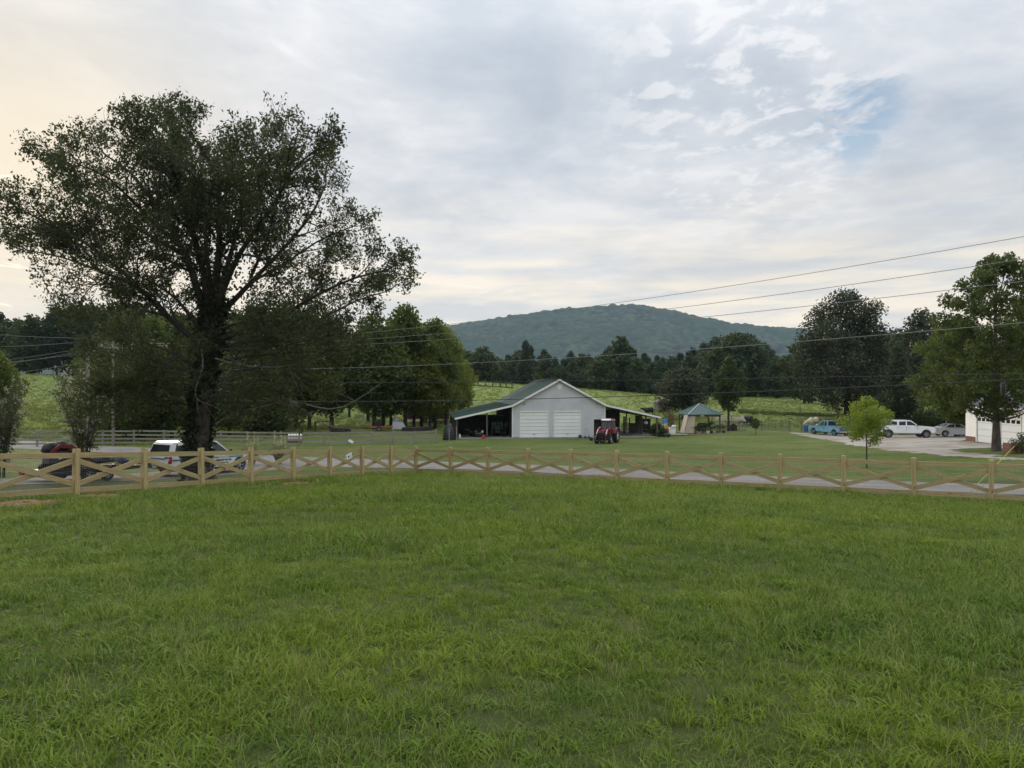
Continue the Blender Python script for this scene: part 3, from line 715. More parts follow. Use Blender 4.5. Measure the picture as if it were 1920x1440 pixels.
limb([(385, 655), (310, 590, -.5), (225, 505, -1), (140, 440, -1.5), (60, 400, -2)], .21, .05, 12, 2.1, 1.0, .3, 6)
limb([(262, 540, -.8), (180, 505, 0), (110, 480, .8), (40, 465, 1)], .10, .03, 12, 1.9, 1.0, .15)
limb([(392, 610), (348, 480, .8), (292, 385, 1.6), (240, 310, 2.2), (190, 255, 2.6)], .25, .05, 9, 2.1, 1.0, .38, 30)
limb([(345, 478, .8), (260, 430, 2.2), (180, 380, 3), (110, 335, 3.5)], .13, .03, 8, 2.0, 1.0, .2)
limb([(345, 470, .8), (270, 400, -1), (200, 330, -2.5), (140, 290, -3.2)], .12, .03, 8, 2.0, 1.0, .25)
limb([(397, 585), (372, 470, -1.2), (335, 345, -2.4), (312, 270, -3), (290, 215, -3.2)], .23, .04, 9, 2.0, 1.0, .38, 26)
limb([(400, 580), (412, 450, .4), (408, 335, .6), (385, 250, .4), (355, 195, 0)], .26, .04, 10, 2.0, 1.0, .38, 34)
limb([(401, 580), (432, 480, 2), (462, 360, 3.5), (480, 290, 4), (500, 240, 4.2)], .20, .04, 9, 2.0, 1.0, .38, 22)
limb([(402, 585), (450, 475, -1.5), (515, 380, -2.8), (552, 310, -3.4), (580, 265, -3.6)], .20, .04, 9, 2.0, 1.0, .38, 20)
limb([(403, 600), (480, 520, .5), (555, 440, .8), (600, 380, 1), (625, 325, 1)], .18, .04, 8, 1.9, .95, .38, 14)
limb([(470, 530, .5), (540, 490, 1.5), (600, 450, 2), (655, 425, 2.2)], .09, .03, 6, 1.8, .85, .3)
limb([(405, 640), (520, 595, -1.2), (610, 545, -2.2), (680, 515, -2.8), (735, 500, -3)], .19, .03, 8, 1.8, .8, .38, 12)
limb([(405, 650), (500, 635, 1.5), (600, 600, 2.6), (680, 560, 3), (745, 540, 3)], .16, .03, 8, 1.7, .75, .42, 8)
limb([(470, 520, .5), (500, 450, .5), (520, 380, .2), (530, 330, 0)], .10, .03, 6, 1.8, .95, .3, 10)
limb([(386, 700), (310, 655, .8), (220, 630, 1.6), (140, 600, 2)], .13, .03, 6, 1.8, .7, .4)
limb([(390, 640), (330, 560, 2.6), (270, 520, 3.8), (200, 490, 4.6)], .15, .03, 7, 2.0, .9, .35, 6)
limb([(380, 788), (335, 775, -.6), (280, 745, -1.4), (225, 735, -2)], .09, .02, 4, 1.3, .5, .5)
limb([(402, 620), (470, 600, -2), (540, 600, -3), (600, 605, -3.8)], .11, .03, 6, 1.6, .55, .4)
limb([(398, 560), (385, 430, -3), (400, 330, -4.2), (430, 270, -5)], .16, .03, 8, 1.9, .9, .4, 10)
limb([(398, 560), (360, 440, 3.5), (340, 340, 4.6), (350, 270, 5)], .16, .03, 8, 1.9, .9, .4, 10)
limb([(404, 655), (470, 655, -2.2), (550, 645, -3.2), (640, 625, -4)], .09, .02, 7, 1.5, .5, .3)
limb([(398, 690), (450, 695, -1.5), (520, 680, -2.6), (600, 665, -3.2)], .07, .02, 6, 1.4, .45, .3)
limb([(388, 700), (330, 690, -1.5), (270, 670, -2.4), (205, 660, -3)], .08, .02, 6, 1.5, .6, .3)
limb([(380, 735), (325, 728, -1.2), (262, 735, -2.2), (205, 758, -2.8)], .08, .02, 7, 1.4, .75, .3)
limb([(384, 715), (330, 700, 1.4), (270, 700, 2.4), (215, 715, 3)], .08, .02, 7, 1.5, .8, .3)
limb([(398, 715), (455, 712, 1.2), (520, 715, 2.2), (590, 725, 2.8)], .08, .02, 8, 1.5, .75, .25)
limb([(402, 680), (470, 668, 1.5), (560, 660, 2.5), (655, 655, 3)], .09, .02, 8, 1.6, .75, .3)
limb([(396, 745), (440, 740, -1), (490, 745, -1.8), (540, 765, -2.2)], .06, .02, 6, 1.2, .6, .3)
# bare dead branches hanging low on the right, pale
def dead(px, r0, r1, twigs):
    pts = curve([TP(*a) for a in px], .5); m = len(pts); dead_mb.tube(pts, [r0 + (r1 - r0) * k / (m - 1) for k in range(m)], 6)
    for k in range(twigs):
        i = rb.randrange(m // 4, m - 1); d = Vector((rb.gauss(.5, .7), rb.gauss(0, .6), rb.gauss(-.1, .7))).normalized(); L = rb.uniform(.4, 1.5); e = pts[i] + d * L * .5 + Vector((0, 0, -.08))
        dead_mb.tube([pts[i], e, e + (d + Vector((.2, 0, -.3))) * L * .5], [r1 * .8, r1 * .6, r1 * .3], 3)
dead([(404, 672, -.6), (440, 682, -1.2), (490, 688, -1.8), (540, 686, -2.2), (585, 668, -2.4), (620, 645, -2.4)], .045, .012, 30)
dead([(405, 795, -.4), (430, 780, -.8), (480, 765, -1.5), (545, 754, -2.2), (620, 767, -2.6), (665, 752, -2.8), (710, 722, -3)], .045, .012, 16)
dead([(548, 755, -2.2), (575, 772, -2.2), (610, 796, -2.3), (650, 803, -2.4), (690, 800, -2.4)], .028, .010, 8)
dead([(378, 655, -.6), (380, 690, -.9), (366, 730, -1), (372, 750, -1), (395, 760, -1)], .035, .012, 7)
dead([(520, 545, -1), (560, 520, -1.4), (590, 505, -1.6), (620, 500, -1.6)], .025, .008, 10)
for k in range(8500):                                   # ivy on the trunk
    i = rb.randrange(0, mtr); d = Vector((rb.gauss(0, 1), rb.gauss(0, 1), 0)).normalized()
    if i < mtr * .55 and d.x > .35 and d.y < .2 and rb.random() < .85: continue      # bare bark shows on the right side low down
    IVY.append(tr_pts[i] + d * (tr_r[i] + abs(rb.gauss(.04, .12))) + Vector((0, 0, rb.uniform(-.35, .35))))
big = empty('cherry_tree', tbase)
tag(big, 'huge spreading ivy-clad tree behind the left fence, in front of the lettered truck', 'tree')
trunk_mb.build('trunk', m_bark, big, True); wood_mb.build('limbs', m_barkd, big, True); dead_mb.build('dead_branch', m_dead, big, True)
Lp = np.array([tuple(v) for v in LEAF])
link('crown', crown_mesh('crown', Lp, .155, .44, m_l_cherry, rgb_, .5), big)
link('ivy', crown_mesh('ivy', np.array([tuple(v) for v in IVY]), .15, .8, m_l_ivy, rgb_), big)
print('cherry leaves', len(LEAF), 'ivy', len(IVY))

# ------------------------------------------------------------------ crape myrtles by the lane, pampas
def myrtle(lab, u, d, vt, wpx, seed, flowers):
    p = GU(u, d, -.05); H = EYE + (CY - vt) / F * d - p.z; rr = random.Random(seed); rg = np.random.default_rng(seed)
    Rr = wpx / F * d / 2; mb = MB(); lv = []; fl = []
    for s in range(11):
        a = s * 2.4 + rr.random(); b0 = Vector((math.cos(a) * .15, math.sin(a) * .15, 0)); r_ = Rr * rr.uniform(.3, .95); h = H * rr.uniform(.72, 1.0)
        pts = [b0, Vector((math.cos(a) * r_ * .25, math.sin(a) * r_ * .25, h * .4)), Vector((math.cos(a) * r_ * .65, math.sin(a) * r_ * .65, h * .75)), Vector((math.cos(a) * r_, math.sin(a) * r_, h))]
        pts = spline(pts, .35); m = len(pts); mb.tube(pts, [.035 - .028 * k / (m - 1) for k in range(m)], 5)
        for k in range(52):
            t = rr.uniform(.28, 1); i = min(m - 2, int(t * (m - 1))); d_ = Vector((rr.gauss(0, 1), rr.gauss(0, 1), rr.gauss(.2, .5))).normalized(); L = rr.uniform(.25, .75)
            q = pts[i] + d_ * L; mb.tube([pts[i], q], [.008, .004], 3, cap=False)
            for j in range(11): lv.append(pts[i].lerp(q, rr.uniform(.2, 1.1)) + Vector((rr.gauss(0, .06), rr.gauss(0, .06), rr.gauss(0, .06))))
            if rr.random() < flowers * t: fl += [q + Vector((rr.gauss(0, .07), rr.gauss(0, .07), rr.gauss(.05, .08))) for _ in range(9)]
    r = empty('crape_myrtle', p); tag(r, lab, 'shrub', 'crape myrtles along the lane')
    mb.build('stems', m_bark, r, True); link('foliage', crown_mesh('foliage', np.array([tuple(v) for v in lv]), .095, .55, m_l_myrtle, rg), r)
    if fl: link('blossom', crown_mesh('blossom', np.array([tuple(v) for v in fl]), .08, .9, m_flower, rg), r)
myrtle('leggy crape myrtle with pale blossom behind the first full fence bay from the left', 158, 38.5, 676, 150, 3, .5)
myrtle('crape myrtle cut off by the left picture edge with drooping sprays', 2, 36, 700, 150, 4, .45)
at_tree('round_tree', 'dense round-headed tree cut off by the left picture edge', -18, 46, 648, 120, .3, 26, 8000, .2, m_l_mid, 71, 'round', .12, lobe=(.3, .45))
rgm = np.random.default_rng(8)
pmb = MB(); plume = []
for k in range(190):
    a = k * 2.4; r_ = .25 + .75 * rb.random(); h = rb.uniform(.6, 1.35); c_, s_ = math.cos(a), math.sin(a)
    pmb.tube([Vector((c_ * .1, s_ * .1, 0)), Vector((c_ * r_ * .4, s_ * r_ * .4, h * .8)), Vector((c_ * r_ * .8, s_ * r_ * .8, h * .95)), Vector((c_ * r_ * 1.15, s_ * r_ * 1.15, h * .7))], [.013, .011, .008, .002], 3, cap=False)
    if k % 24 == 0:
        t = Vector((c_ * r_ * .45, s_ * r_ * .45, h + .75)); pmb.tube([t * .1, t], [.008, .005], 3); plume += [t + Vector((rb.gauss(0, .035), rb.gauss(0, .035), rb.uniform(-.45, .05))) for _ in range(26)]
m_pampas = M('pampas_blade', (.22, .25, .10), .7, .25); m_plume = foliage('pampas_plume', (.38, .36, .22), (.60, .57, .38), .3)
for nm, u, d, lab in (('pampas_grass', 452, 43.5, 'pale plumed ornamental grass beside the lettered truck hood'), ('pampas_grass', 503, 44.5, 'pale plumed ornamental grass right of the lettered truck')):
    r = empty(nm, GU(u + 20, d + 2)); tag(r, lab, 'grass clump', 'plumed grasses past the lettered truck')
    link('blades', pmb.mesh('blades', m_pampas), r); link('plumes', crown_mesh('plumes', np.array([tuple(v) for v in plume]), .10, .35, m_plume, rgm, -1.0), r)

# ------------------------------------------------------------------ cross-buck fence
post_mb = MB(); post_mb.beam((0, 0, -.12), (0, 0, POST_H - .012), .14, .14, (0, 1, 0), 3.0)
post_mb.face([(-.07, -.07, POST_H - .012), (.07, -.07, POST_H - .012), (.055, .0, POST_H), (-.055, 0, POST_H)]); 
post_me = post_mb.mesh('post', m_pine)
m_wire = M('fence_wire', (.30, .30, .30), .5, .1, 5, metal=.5)
def fence_run(tops, label, own_first, side):
    root = empty('cross_buck_fence', tops[0] - Vector((0, 0, POST_H))); tag(root, label, 'fence', 'cross-buck fence round the lawn')
    o = root.location.copy(); ang = math.atan2(tops[1].y - tops[0].y, tops[1].x - tops[0].x)
    for k, t in enumerate(tops):
        if k == 0 and not own_first: continue
        q = link('post', post_me, root, t - Vector((0, 0, POST_H)) - o); q.rotation_euler = (R(rnd.uniform(-.7, .7)), R(rnd.uniform(-.7, .7)), ang)
    wm = MB()
    for a, b in zip(tops, tops[1:]):
        d = (b - a); dh = Vector((d.x, d.y, 0)).normalized(); nrm = Vector((-dh.y, dh.x, 0)) * side      # towards the lawn
        A = a - o + d.normalized() * .068; B = b - o - d.normalized() * .068; z = lambda h: Vector((0, 0, h))
        j = lambda: z(rnd.uniform(-.008, .008))
        MB().beam(A + z(-.19) + j(), B + z(-.19) + j(), .038, .14).build('top_rail', m_pine, root)
        MB().beam(A + z(-POST_H + .17) + j(), B + z(-POST_H + .17) + j(), .038, .14).build('bottom_rail', m_pine, root)
        up, lo = z(-.345), z(-POST_H + .33)
        MB().beam(A + up - nrm * .021, B + lo - nrm * .021, .036, .138).build('brace', m_pine, root)
        MB().beam(A + lo + nrm * .021, B + up + nrm * .021, .036, .138).build('brace', m_pine, root)
        L = (B - A).length; n = int(L / .0508); off = nrm * .048; w = .0015; t_ = d.normalized() * w
        for k in range(n + 1):
            q = A + (B - A) * (k / n) + off; wm.face([q + z(-POST_H + .10) - t_, q + z(-POST_H + .10) + t_, q + z(-.14) + t_, q + z(-.14) - t_])
        for k in range(11):
            h = -POST_H + .10 + k * .106; wm.face([A + off + z(h - w), B + off + z(h - w), B + off + z(h + w), A + off + z(h + w)])
    wm.build('wire_mesh', m_wire, root)
    return root
fence_run(RIGHT, 'new pine cross-buck fence running from the corner to the right, before the road', True, -1)
fence_run(LEFT, 'new pine cross-buck fence running from the corner to the left, before the truck', False, 1)

# ------------------------------------------------------------------ grey board fence before the grove
A = Vector((U(817, 81), 81)); B = Vector((U(0, 62), 62)); dirv = (B - A).normalized(); nb_ = 24
fr = empty('board_fence', gpos(A.x, A.y)); tag(fr, 'long grey weathered four-board fence in front of the grove', 'fence'); o = fr.location.copy()
prev = None
for k in range(nb_ + 1):
    q = A + dirv * 2.45 * k; p = gpos(q.x, q.y) - o
    MB().beam(p + Vector((0, 0, -.1)), p + Vector((0, 0, 1.40 + (.16 if k == 0 else 0))), .13 if k else .2, .13 if k else .2, (0, 1, 0)).build('post', m_grey, fr)
    if prev is not None:
        for h in (.24, .59, .94, 1.29):
            nrm = Vector((dirv.y, -dirv.x, 0)) * -.085
            if nrm.y > 0: nrm = -nrm
            MB().beam(prev + Vector((0, 0, h + rnd.uniform(-.02, .02))) + nrm, p + Vector((0, 0, h + rnd.uniform(-.02, .02))) + nrm, .03, .15).build('board', m_grey, fr)
    prev = p

# ------------------------------------------------------------------ grass: blades for the lawn in front, clumps for the pasture
def tuft(rg, n, rad, hmin, hmax, wid, lean):
    Vv, Fv, Tn = [], [], []
    for k in range(n):
        a = rg.uniform(0, 6.283); r = rad * math.sqrt(rg.uniform(0, 1)); b = np.array([r * math.cos(a), r * math.sin(a), -.01]); h = rg.uniform(hmin, hmax)
        ya = rg.uniform(0, 6.283); ax = np.array([math.cos(ya), math.sin(ya), 0]); la = rg.uniform(0, 6.283); ln = np.array([math.cos(la), math.sin(la), 0]) * h * rg.uniform(.15, 1) * lean
        w = wid * rg.uniform(.7, 1.3); i = len(Vv); up = np.array([0, 0, 1])
        p1 = b + up * h * .5 + ln * .28; p2 = b + up * h * .86 + ln * .75; p3 = b + up * h * .94 + ln * 1.3
        Vv += [b - ax * w, b + ax * w, p1 + ax * w * .9, p1 - ax * w * .9, p2 + ax * w * .6, p2 - ax * w * .6, p3 + ax * w * .08, p3 - ax * w * .08]
        Fv += [(i, i + 1, i + 2, i + 3), (i + 3, i + 2, i + 4, i + 5), (i + 5, i + 4, i + 6, i + 7)]; Tn += [rg.uniform(0, 1)] * 8
    return np.array(Vv), np.array(Fv), np.array(Tn)
def scatter(name, mat_, variants, pts, rot, scl, pick, label, cat):
    """points and source tufts live in one mesh; its node tree sets a tuft on every point"""
    Vs = [pts]; Fs = []; T = [np.zeros(len(pts))]; S = [np.zeros(len(pts))]; off = len(pts)
    for k, (v, f, t) in enumerate(variants):
        Vs.append(v); Fs.append(f + off); T.append(t); S.append(np.full(len(v), k + 1)); off += len(v)
    n = off; pad = lambda a: np.r_[a, np.zeros(n - len(a))]
    me = np_mesh(name, np.concatenate(Vs), np.concatenate(Fs), mat_, {'tint': np.concatenate(T), 'src': np.concatenate(S), 'scl': pad(scl), 'pick': pad(pick), 'rz': pad(rot)})
    ob = link(name, me); tag(ob, label, cat, kind='stuff')
    ng = bpy.data.node_groups.new(name, 'GeometryNodeTree'); ng.interface.new_socket('Geometry', in_out='INPUT', socket_type='NodeSocketGeometry'); ng.interface.new_socket('Geometry', in_out='OUTPUT', socket_type='NodeSocketGeometry')
    N = ng.nodes; Lk = ng.links; gi = N.new('NodeGroupInput'); go = N.new('NodeGroupOutput')
    def attr(nm, typ='FLOAT'):
        a = N.new('GeometryNodeInputNamedAttribute'); a.data_type = typ; a.inputs['Name'].default_value = nm; return a.outputs['Attribute']
    src = attr('src')
    def sepr(k):
        c = N.new('FunctionNodeCompare'); c.data_type = 'FLOAT'; c.operation = 'EQUAL'; Lk.new(src, c.inputs['A']); c.inputs['B'].default_value = k; c.inputs['Epsilon'].default_value = .1
        s = N.new('GeometryNodeSeparateGeometry'); s.domain = 'POINT'; Lk.new(gi.outputs[0], s.inputs['Geometry']); Lk.new(c.outputs[0], s.inputs['Selection']); return s.outputs['Selection']
    jn = N.new('GeometryNodeJoinGeometry')
    for k in range(len(variants)):
        g2 = N.new('GeometryNodeGeometryToInstance'); Lk.new(sepr(k + 1), g2.inputs[0]); Lk.new(g2.outputs[0], jn.inputs[0])
    ip = N.new('GeometryNodeInstanceOnPoints'); Lk.new(sepr(0), ip.inputs['Points']); Lk.new(jn.outputs[0], ip.inputs['Instance']); ip.inputs['Pick Instance'].default_value = True
    fi = N.new('FunctionNodeFloatToInt'); Lk.new(attr('pick'), fi.inputs[0]); Lk.new(fi.outputs[0], ip.inputs['Instance Index'])
    cx = N.new('ShaderNodeCombineXYZ'); Lk.new(attr('rz'), cx.inputs[2]); er = N.new('FunctionNodeEulerToRotation'); Lk.new(cx.outputs[0], er.inputs[0]); Lk.new(er.outputs[0], ip.inputs['Rotation'])
    Lk.new(attr('scl'), ip.inputs['Scale']); Lk.new(ip.outputs[0], go.inputs[0])
    md = ob.modifiers.new('tufts', 'NODES'); md.node_group = ng
    return ob
def grass_mat(name, d, l, dry, vs=.3):
    m = bpy.data.materials.new(name); m.use_nodes = True; nt = m.node_tree; nt.nodes.clear(); g = NG(nt)
    t = g.n('ShaderNodeAttribute', attribute_name='tint').outputs['Fac']; pos = g.n('ShaderNodeNewGeometry').outputs['Position']
    c = g.mix(t, d, l); n1 = g.noise(pos, vs, 5, .6); n2 = g.noise(pos, vs * 5, 4, .6)
    c = g.mix(g.math('MULTIPLY', g.mapr(n1, .40, .66), .65), c, (l[0] * 1.10, l[1] * 1.02, l[2] * .6))
    c = g.mix(g.math('MULTIPLY', g.mapr(n2, .50, .70), .5), c, (d[0] * .85, d[1] * .95, d[2] * 1.5))
    c = g.mix(g.math('MULTIPLY', g.mapr(t, .90, .97), .6), c, dry)
    b = g.n('ShaderNodeBsdfPrincipled', inp={'Base Color': c, 'Roughness': .55, 'Specular IOR Level': .14}); tr = g.n('ShaderNodeBsdfTranslucent', inp={'Color': c})
    ms = g.n('ShaderNodeMixShader', inp={0: .28, 1: b.outputs[0], 2: tr.outputs[0]}); o = g.n('ShaderNodeOutputMaterial'); nt.links.new(ms.outputs[0], o.inputs['Surface']); return m
m_blade = grass_mat('lawn_blade', (.080, .145, .016), (.205, .295, .042), (.40, .35, .15))
m_past = grass_mat('pasture_blade', (.10, .14, .03), (.26, .30, .08), (.36, .32, .14), .08)
rgg = np.random.default_rng(17)
def road_free(x, y, extra=.1):
    ok = np.ones(len(x), bool)
    for c, hw in ROADS:
        d = np.min(np.hypot(x[:, None] - c[None, ::2, 0], y[:, None] - c[None, ::2, 1]), 1); ok &= d > hw + extra
    return ok & ~in_poly(x, y, GRAVEL)
cl = [(-34, 66), (-60, 74)]
def band(y0, y1, dens, fac=.80, pad=3.0):
    hw = fac * y1 + pad; n = int((y1 - y0) * 2 * hw * dens); y = rgg.uniform(y0, y1, n); x = rgg.uniform(-hw, hw, n); k = np.abs(x) < fac * y + pad; return x[k], y[k]
bx, by, bs = [], [], []
for y0, y1, dn, s in ((.9, 5, 230, 1.0), (5, 9, 175, 1.1), (9, 15, 85, 1.3), (15, 24, 40, 1.6), (24, 40, 18, 2.0)):
    x, y = band(y0, y1, dn); bx.append(x); by.append(y); bs.append(np.full(len(x), s))
bx, by, bs = map(np.concatenate, (bx, by, bs)); k = road_free(bx, by, .25)
bx, by, bs = bx[k], by[k], bs[k]
nR = Vector((-(rend - cor).y, (rend - cor).x)).normalized(); nL = Vector((-(lend - cor).y, (lend - cor).x)).normalized()
out_ = np.maximum((bx - cor.x) * nR.x + (by - cor.y) * nR.y, -((bx - cor.x) * nL.x + (by - cor.y) * nL.y))      # distance beyond the fence lines
if np.median(out_[by < 10]) > 0: raise RuntimeError('fence side')
k = (out_ < .5); bx, by, bs = bx[k], by[k], bs[k]
CLAY = [(42, 946, .95, .45), (178, 931, .6, .28), (560, 907, .7, .25), (903, 894, .55, .2), (1060, 899, .5, .18), (1215, 905, .9, .2)]
for u, v, sx, sy in CLAY:
    q = GP(u, v); k = ((bx - q.x) / sx) ** 2 + ((by - q.y) / (sy * 3)) ** 2 > .8 * rgg.uniform(.5, 1.1, len(bx)); bx, by, bs = bx[k], by[k], bs[k]
patch = np.sin(bx * .9 + 1.7 * np.sin(by * .6)) * np.sin(by * 1.1 + bx * .3) + .6 * np.sin(bx * 2.7 + 4) * np.sin(by * 2.2)
patch = patch + .8 * np.sin(bx * .37 + 2.0 * np.sin(by * .21)) * np.sin(by * .45 + 1.1)
bs = bs * np.where(by < 10, .82, .92) * np.clip(1.05 + .22 * patch, .8, 1.6) * rgg.uniform(.75, 1.25, len(bs))
pk = rgg.integers(0, 6, len(bx)).astype(float)
coarse = (patch > .75) & (rgg.uniform(0, 1, len(bx)) < .16) & (by < 24) | (rgg.uniform(0, 1, len(bx)) < .012)
pk[coarse] = rgg.integers(6, 9, coarse.sum())
weed = rgg.uniform(0, 1, len(bx)); pk[(weed < .05) & (by < 16)] = 9; pk[(weed > .975) & (by < 16)] = 10
var = [tuft(rgg, 44, .14, .014, .045, .0019, 1.0) for _ in range(4)] + [tuft(rgg, 30, .16, .02, .058, .0028, 1.3) for _ in range(2)] + [tuft(rgg, 18, .09, .045, .115, .0036, 1.3) for _ in range(3)]
var.append(tuft(rgg, 14, .07, .03, .06, .0105, 2.2)); sv_ = tuft(rgg, 7, .10, .10, .20, .0011, .6); var.append((sv_[0], sv_[1], np.full(len(sv_[2]), .955)))
hz_ = .018 * np.sin(bx * 2.1 + 1.3 * np.sin(by * 1.7)) * np.sin(by * 2.6 + np.sin(bx * 1.1)) * np.clip((22 - np.hypot(bx, by)) / 4, 0, 1)
scatter('lawn_grass', m_blade, var, np.c_[bx, by, gz(bx, by) + hz_ - .005], rgg.uniform(0, 6.28, len(bx)), bs, pk, 'thick green lawn grass with coarse tufts inside the fence', 'grass')
print('lawn tufts', len(bx))
# short mown turf beyond the road
n = 15000; y = rgg.uniform(37, 92, n); x = rgg.uniform(-1, 1, n) * (.74 * y + 3); k = road_free(x, y, .3) & ~((x > -9) & (x < 19) & (y > 84)) & ~((x > 38) & (y > 52)); x, y = x[k], y[k]
scatter('far_lawn_grass', m_blade, [tuft(rgg, 30, .30, .012, .045, .006, 1.6) for _ in range(4)], np.c_[x, y, gz(x, y) - .004], rgg.uniform(0, 6.28, len(x)), rgg.uniform(.7, 1.5, len(x)), rgg.integers(0, 4, len(x)).astype(float), 'short mown grass between the road and the barn', 'grass')
# pasture clumps
n = 26000; y = 98 + rgg.uniform(0, 1, n) ** 1.4 * 170; x = rgg.uniform(-1, 1, n) * (.75 * y)
k = (road_free(x, y, .5)) & ~((x > -11) & (x < 20) & (y < 107)) & ~((x > 18) & (x < 46) & (y < 104)); x, y = x[k], y[k]
n = 5000; y2 = rgg.uniform(66, 100, n); x2 = rgg.uniform(-75, -22, n); k = (-x2 - 28 + (y2 - 70) * .2 > 0) & road_free(x2, y2, .6); x, y = np.r_[x, x2[k]], np.r_[y, y2[k]]
pv = [tuft(rgg, 16, .35, .14, .38, .018, 1.0) for _ in range(5)]
scatter('pasture_grass', m_past, pv, np.c_[x, y, gz(x, y) - .01], rgg.uniform(0, 6.28, len(x)), rgg.uniform(.5, 1.3, len(x)), rgg.integers(0, 5, len(x)).astype(float), 'rough pale pasture grass behind the barn and gate', 'grass')

# bare clay by fresh fence posts
for k, (u, v, sx, sy, lab) in enumerate(((42, 946, .95, .45, 'largest bare red clay patch at the left end of the lawn'), (178, 931, .6, .28, 'red clay patch beside the post left of the truck tail'), (560, 907, .7, .25, 'thin clay scar near the fifth post from the corner'), (903, 894, .55, .2, 'small clay patch right of the fence corner'), (1060, 899, .5, .18, 'faint clay patch in the middle of the right fence'), (1215, 905, .9, .2, 'dry earth scar under the right fence'))):
    p = GP(u, v); mb = MB(); N_ = 22; ring = []
    for r_ in range(5):
        for a in range(N_):
            q = a / N_ * 2 * math.pi; rr_ = (r_ / 4) * (1 + .28 * math.sin(q * 3 + k) + .16 * math.sin(q * 7 + 2 * k)); x, y = p.x + sx * rr_ * math.cos(q), p.y + sy * rr_ * 3.0 * math.sin(q)
            mb.v.append(Vector((x, y, g0(x, y) + .04 * (1 - (r_ / 4) ** 2) + .012 - (.04 if r_ == 4 else 0) + .02 * math.sin(q * 5 + r_))) - p)
    for r_ in range(4):
        for a in range(N_): b2 = (a + 1) % N_; mb.f.append((r_ * N_ + a, r_ * N_ + b2, (r_ + 1) * N_ + b2, (r_ + 1) * N_ + a))
    ob = mb.build('clay_patch', m_clay, None, True, loc=p); tag(ob, lab, 'clay', kind='structure')

# ------------------------------------------------------------------ power lines
def pole(name, lab, base, h, r, arm, grp):
    q = empty(name, base); tag(q, lab, 'utility pole', grp)
    MB().tube([(0, 0, -.2), (0, 0, h * .5), (0, 0, h)], [r, r * .85, r * .7], 10).build('shaft', m_oldwood_plain, q, True)
    if arm:
        MB().beam((-arm / 2, -.16, h - .55), (arm / 2, -.16, h - .55), .09, .11).build('crossarm', m_grey, q)
        for s in (-.46, .0, .46):
            MB().lathe([(.03, 0), (.06, .05), (.035, .1), (.055, .15), (.02, .2)], (s * arm, -.16, h - .49), n=8).build('insulator', m_galv, q, True)
        for s in (-1, 1): MB().beam((s * arm * .3, -.14, h - .58), (s * .05, -.12, h - 1.2), .03, .04).build('arm_brace', m_galv, q)
    return q
m_oldwood_plain = M('pole_wood', (.20, .175, .15), .9, .25, 3, bump=.5)
PR = gpos(23.2, 24.3); zR = PR.z
pole('utility_pole', 'roadside utility pole just outside the right picture edge', PR, EYE + 6.4 - PR.z, .16, 2.2, 'utility poles along the road')
PL = GU(212, 64); pole('utility_pole', 'utility pole with a crossarm, right one of the pair on the left', PL, EYE + (CY - 641) / F * 64 - PL.z + .05, .13, 1.9, 'utility poles along the road')
PM = GU(165, 60); pole('utility_pole', 'thicker plain utility pole, left one of the pair on the left', PM, EYE + (CY - 632) / F * 60 - PM.z, .17, 0, 'utility poles along the road')
def wire(lab, a, b, sag, r=.011, m=None, n=36):
    pts = [a.lerp(b, k / n) + Vector((0, 0, -4 * sag * (k / n) * (1 - k / n))) for k in range(n + 1)]
    ob = MB().tube([p - a for p in pts], r, 5).build('power_line', m or m_cable, None, True, loc=a); tag(ob, lab, 'power line', 'overhead wires along the road'); return ob
m_cable = M('grey_cable', (.22, .22, .22), .5, .1)
m_cableb = M('black_cable', (.03, .03, .03), .6, .1)
def fit(u1, v1, u2, v2, vl):
    """end height at the right pole and sag so that the wire passes two photo points"""
    out = []
    for u, v in ((u1, v1), (u2, v2)):
        k = (u - CX) / F; t = (23.2 - k * 24.3) / ((23.2 - PL.x) + k * (PL.y - 24.3)); yy = 24.3 + t * (PL.y - 24.3); z = (CY - v) / F * yy; out.append((t, z))
    zl = (CY - vl) / F * PL.y; Am = np.array([[1 - t, -4 * t * (1 - t)] for t, z in out]); bb = np.array([z - t * zl for t, z in out]); zr, s = np.linalg.solve(Am, bb); return EYE + zr, EYE + zl, s
for lab, a, m, r, dx in (('topmost thin wire crossing the right sky above the mountain', (1440, 525, 1900, 447, 643), m_cable, .012, .9), ('second thin wire from the top in the right sky', (1440, 555, 1770, 508, 645), m_cable, .012, 0), ('third thin wire, grazing the huge oak top', (1440, 582, 1770, 545, 652), m_cable, .012, -.9),
                         ('single wire passing before the huge oak and far forest', (1440, 645, 900, 680, 688), m_cable, .013, 0), ('upper black cable crossing at the barn ridge height', (1900, 701, 1000, 715, 716), m_cableb, .014, 0), ('lower thick black cable crossing the barn gable', (1900, 712, 1110, 745, 742), m_cableb, .018, 0)):
    zr, zl, s = fit(*a); wire(lab, Vector((23.2, 24.3, zr)), Vector((PL.x, PL.y, zl)), s, r, m)
for k, (v0, vp, px_) in enumerate(((668, 641, PL), (676, 645, PL), (671, 652, PL), (694, 668, PL), (612, 634, PM), (640, 640, PM))):
    a = Vector((px_.x, px_.y, EYE + (CY - vp) / F * px_.y)); e = P(-260, v0 + (v0 - vp) * .9, 50 if k < 4 else 70)
    wire(('wire from the crossarm pole to the left edge, topmost', 'wire from the crossarm pole to the left edge, second', 'wire from the crossarm pole to the left edge, third', 'wire from the crossarm pole to the left edge, lowest', 'wire from the plain pole to the left edge, upper', 'wire from the plain pole to the left edge, lower')[k], a, e, .5, .012)
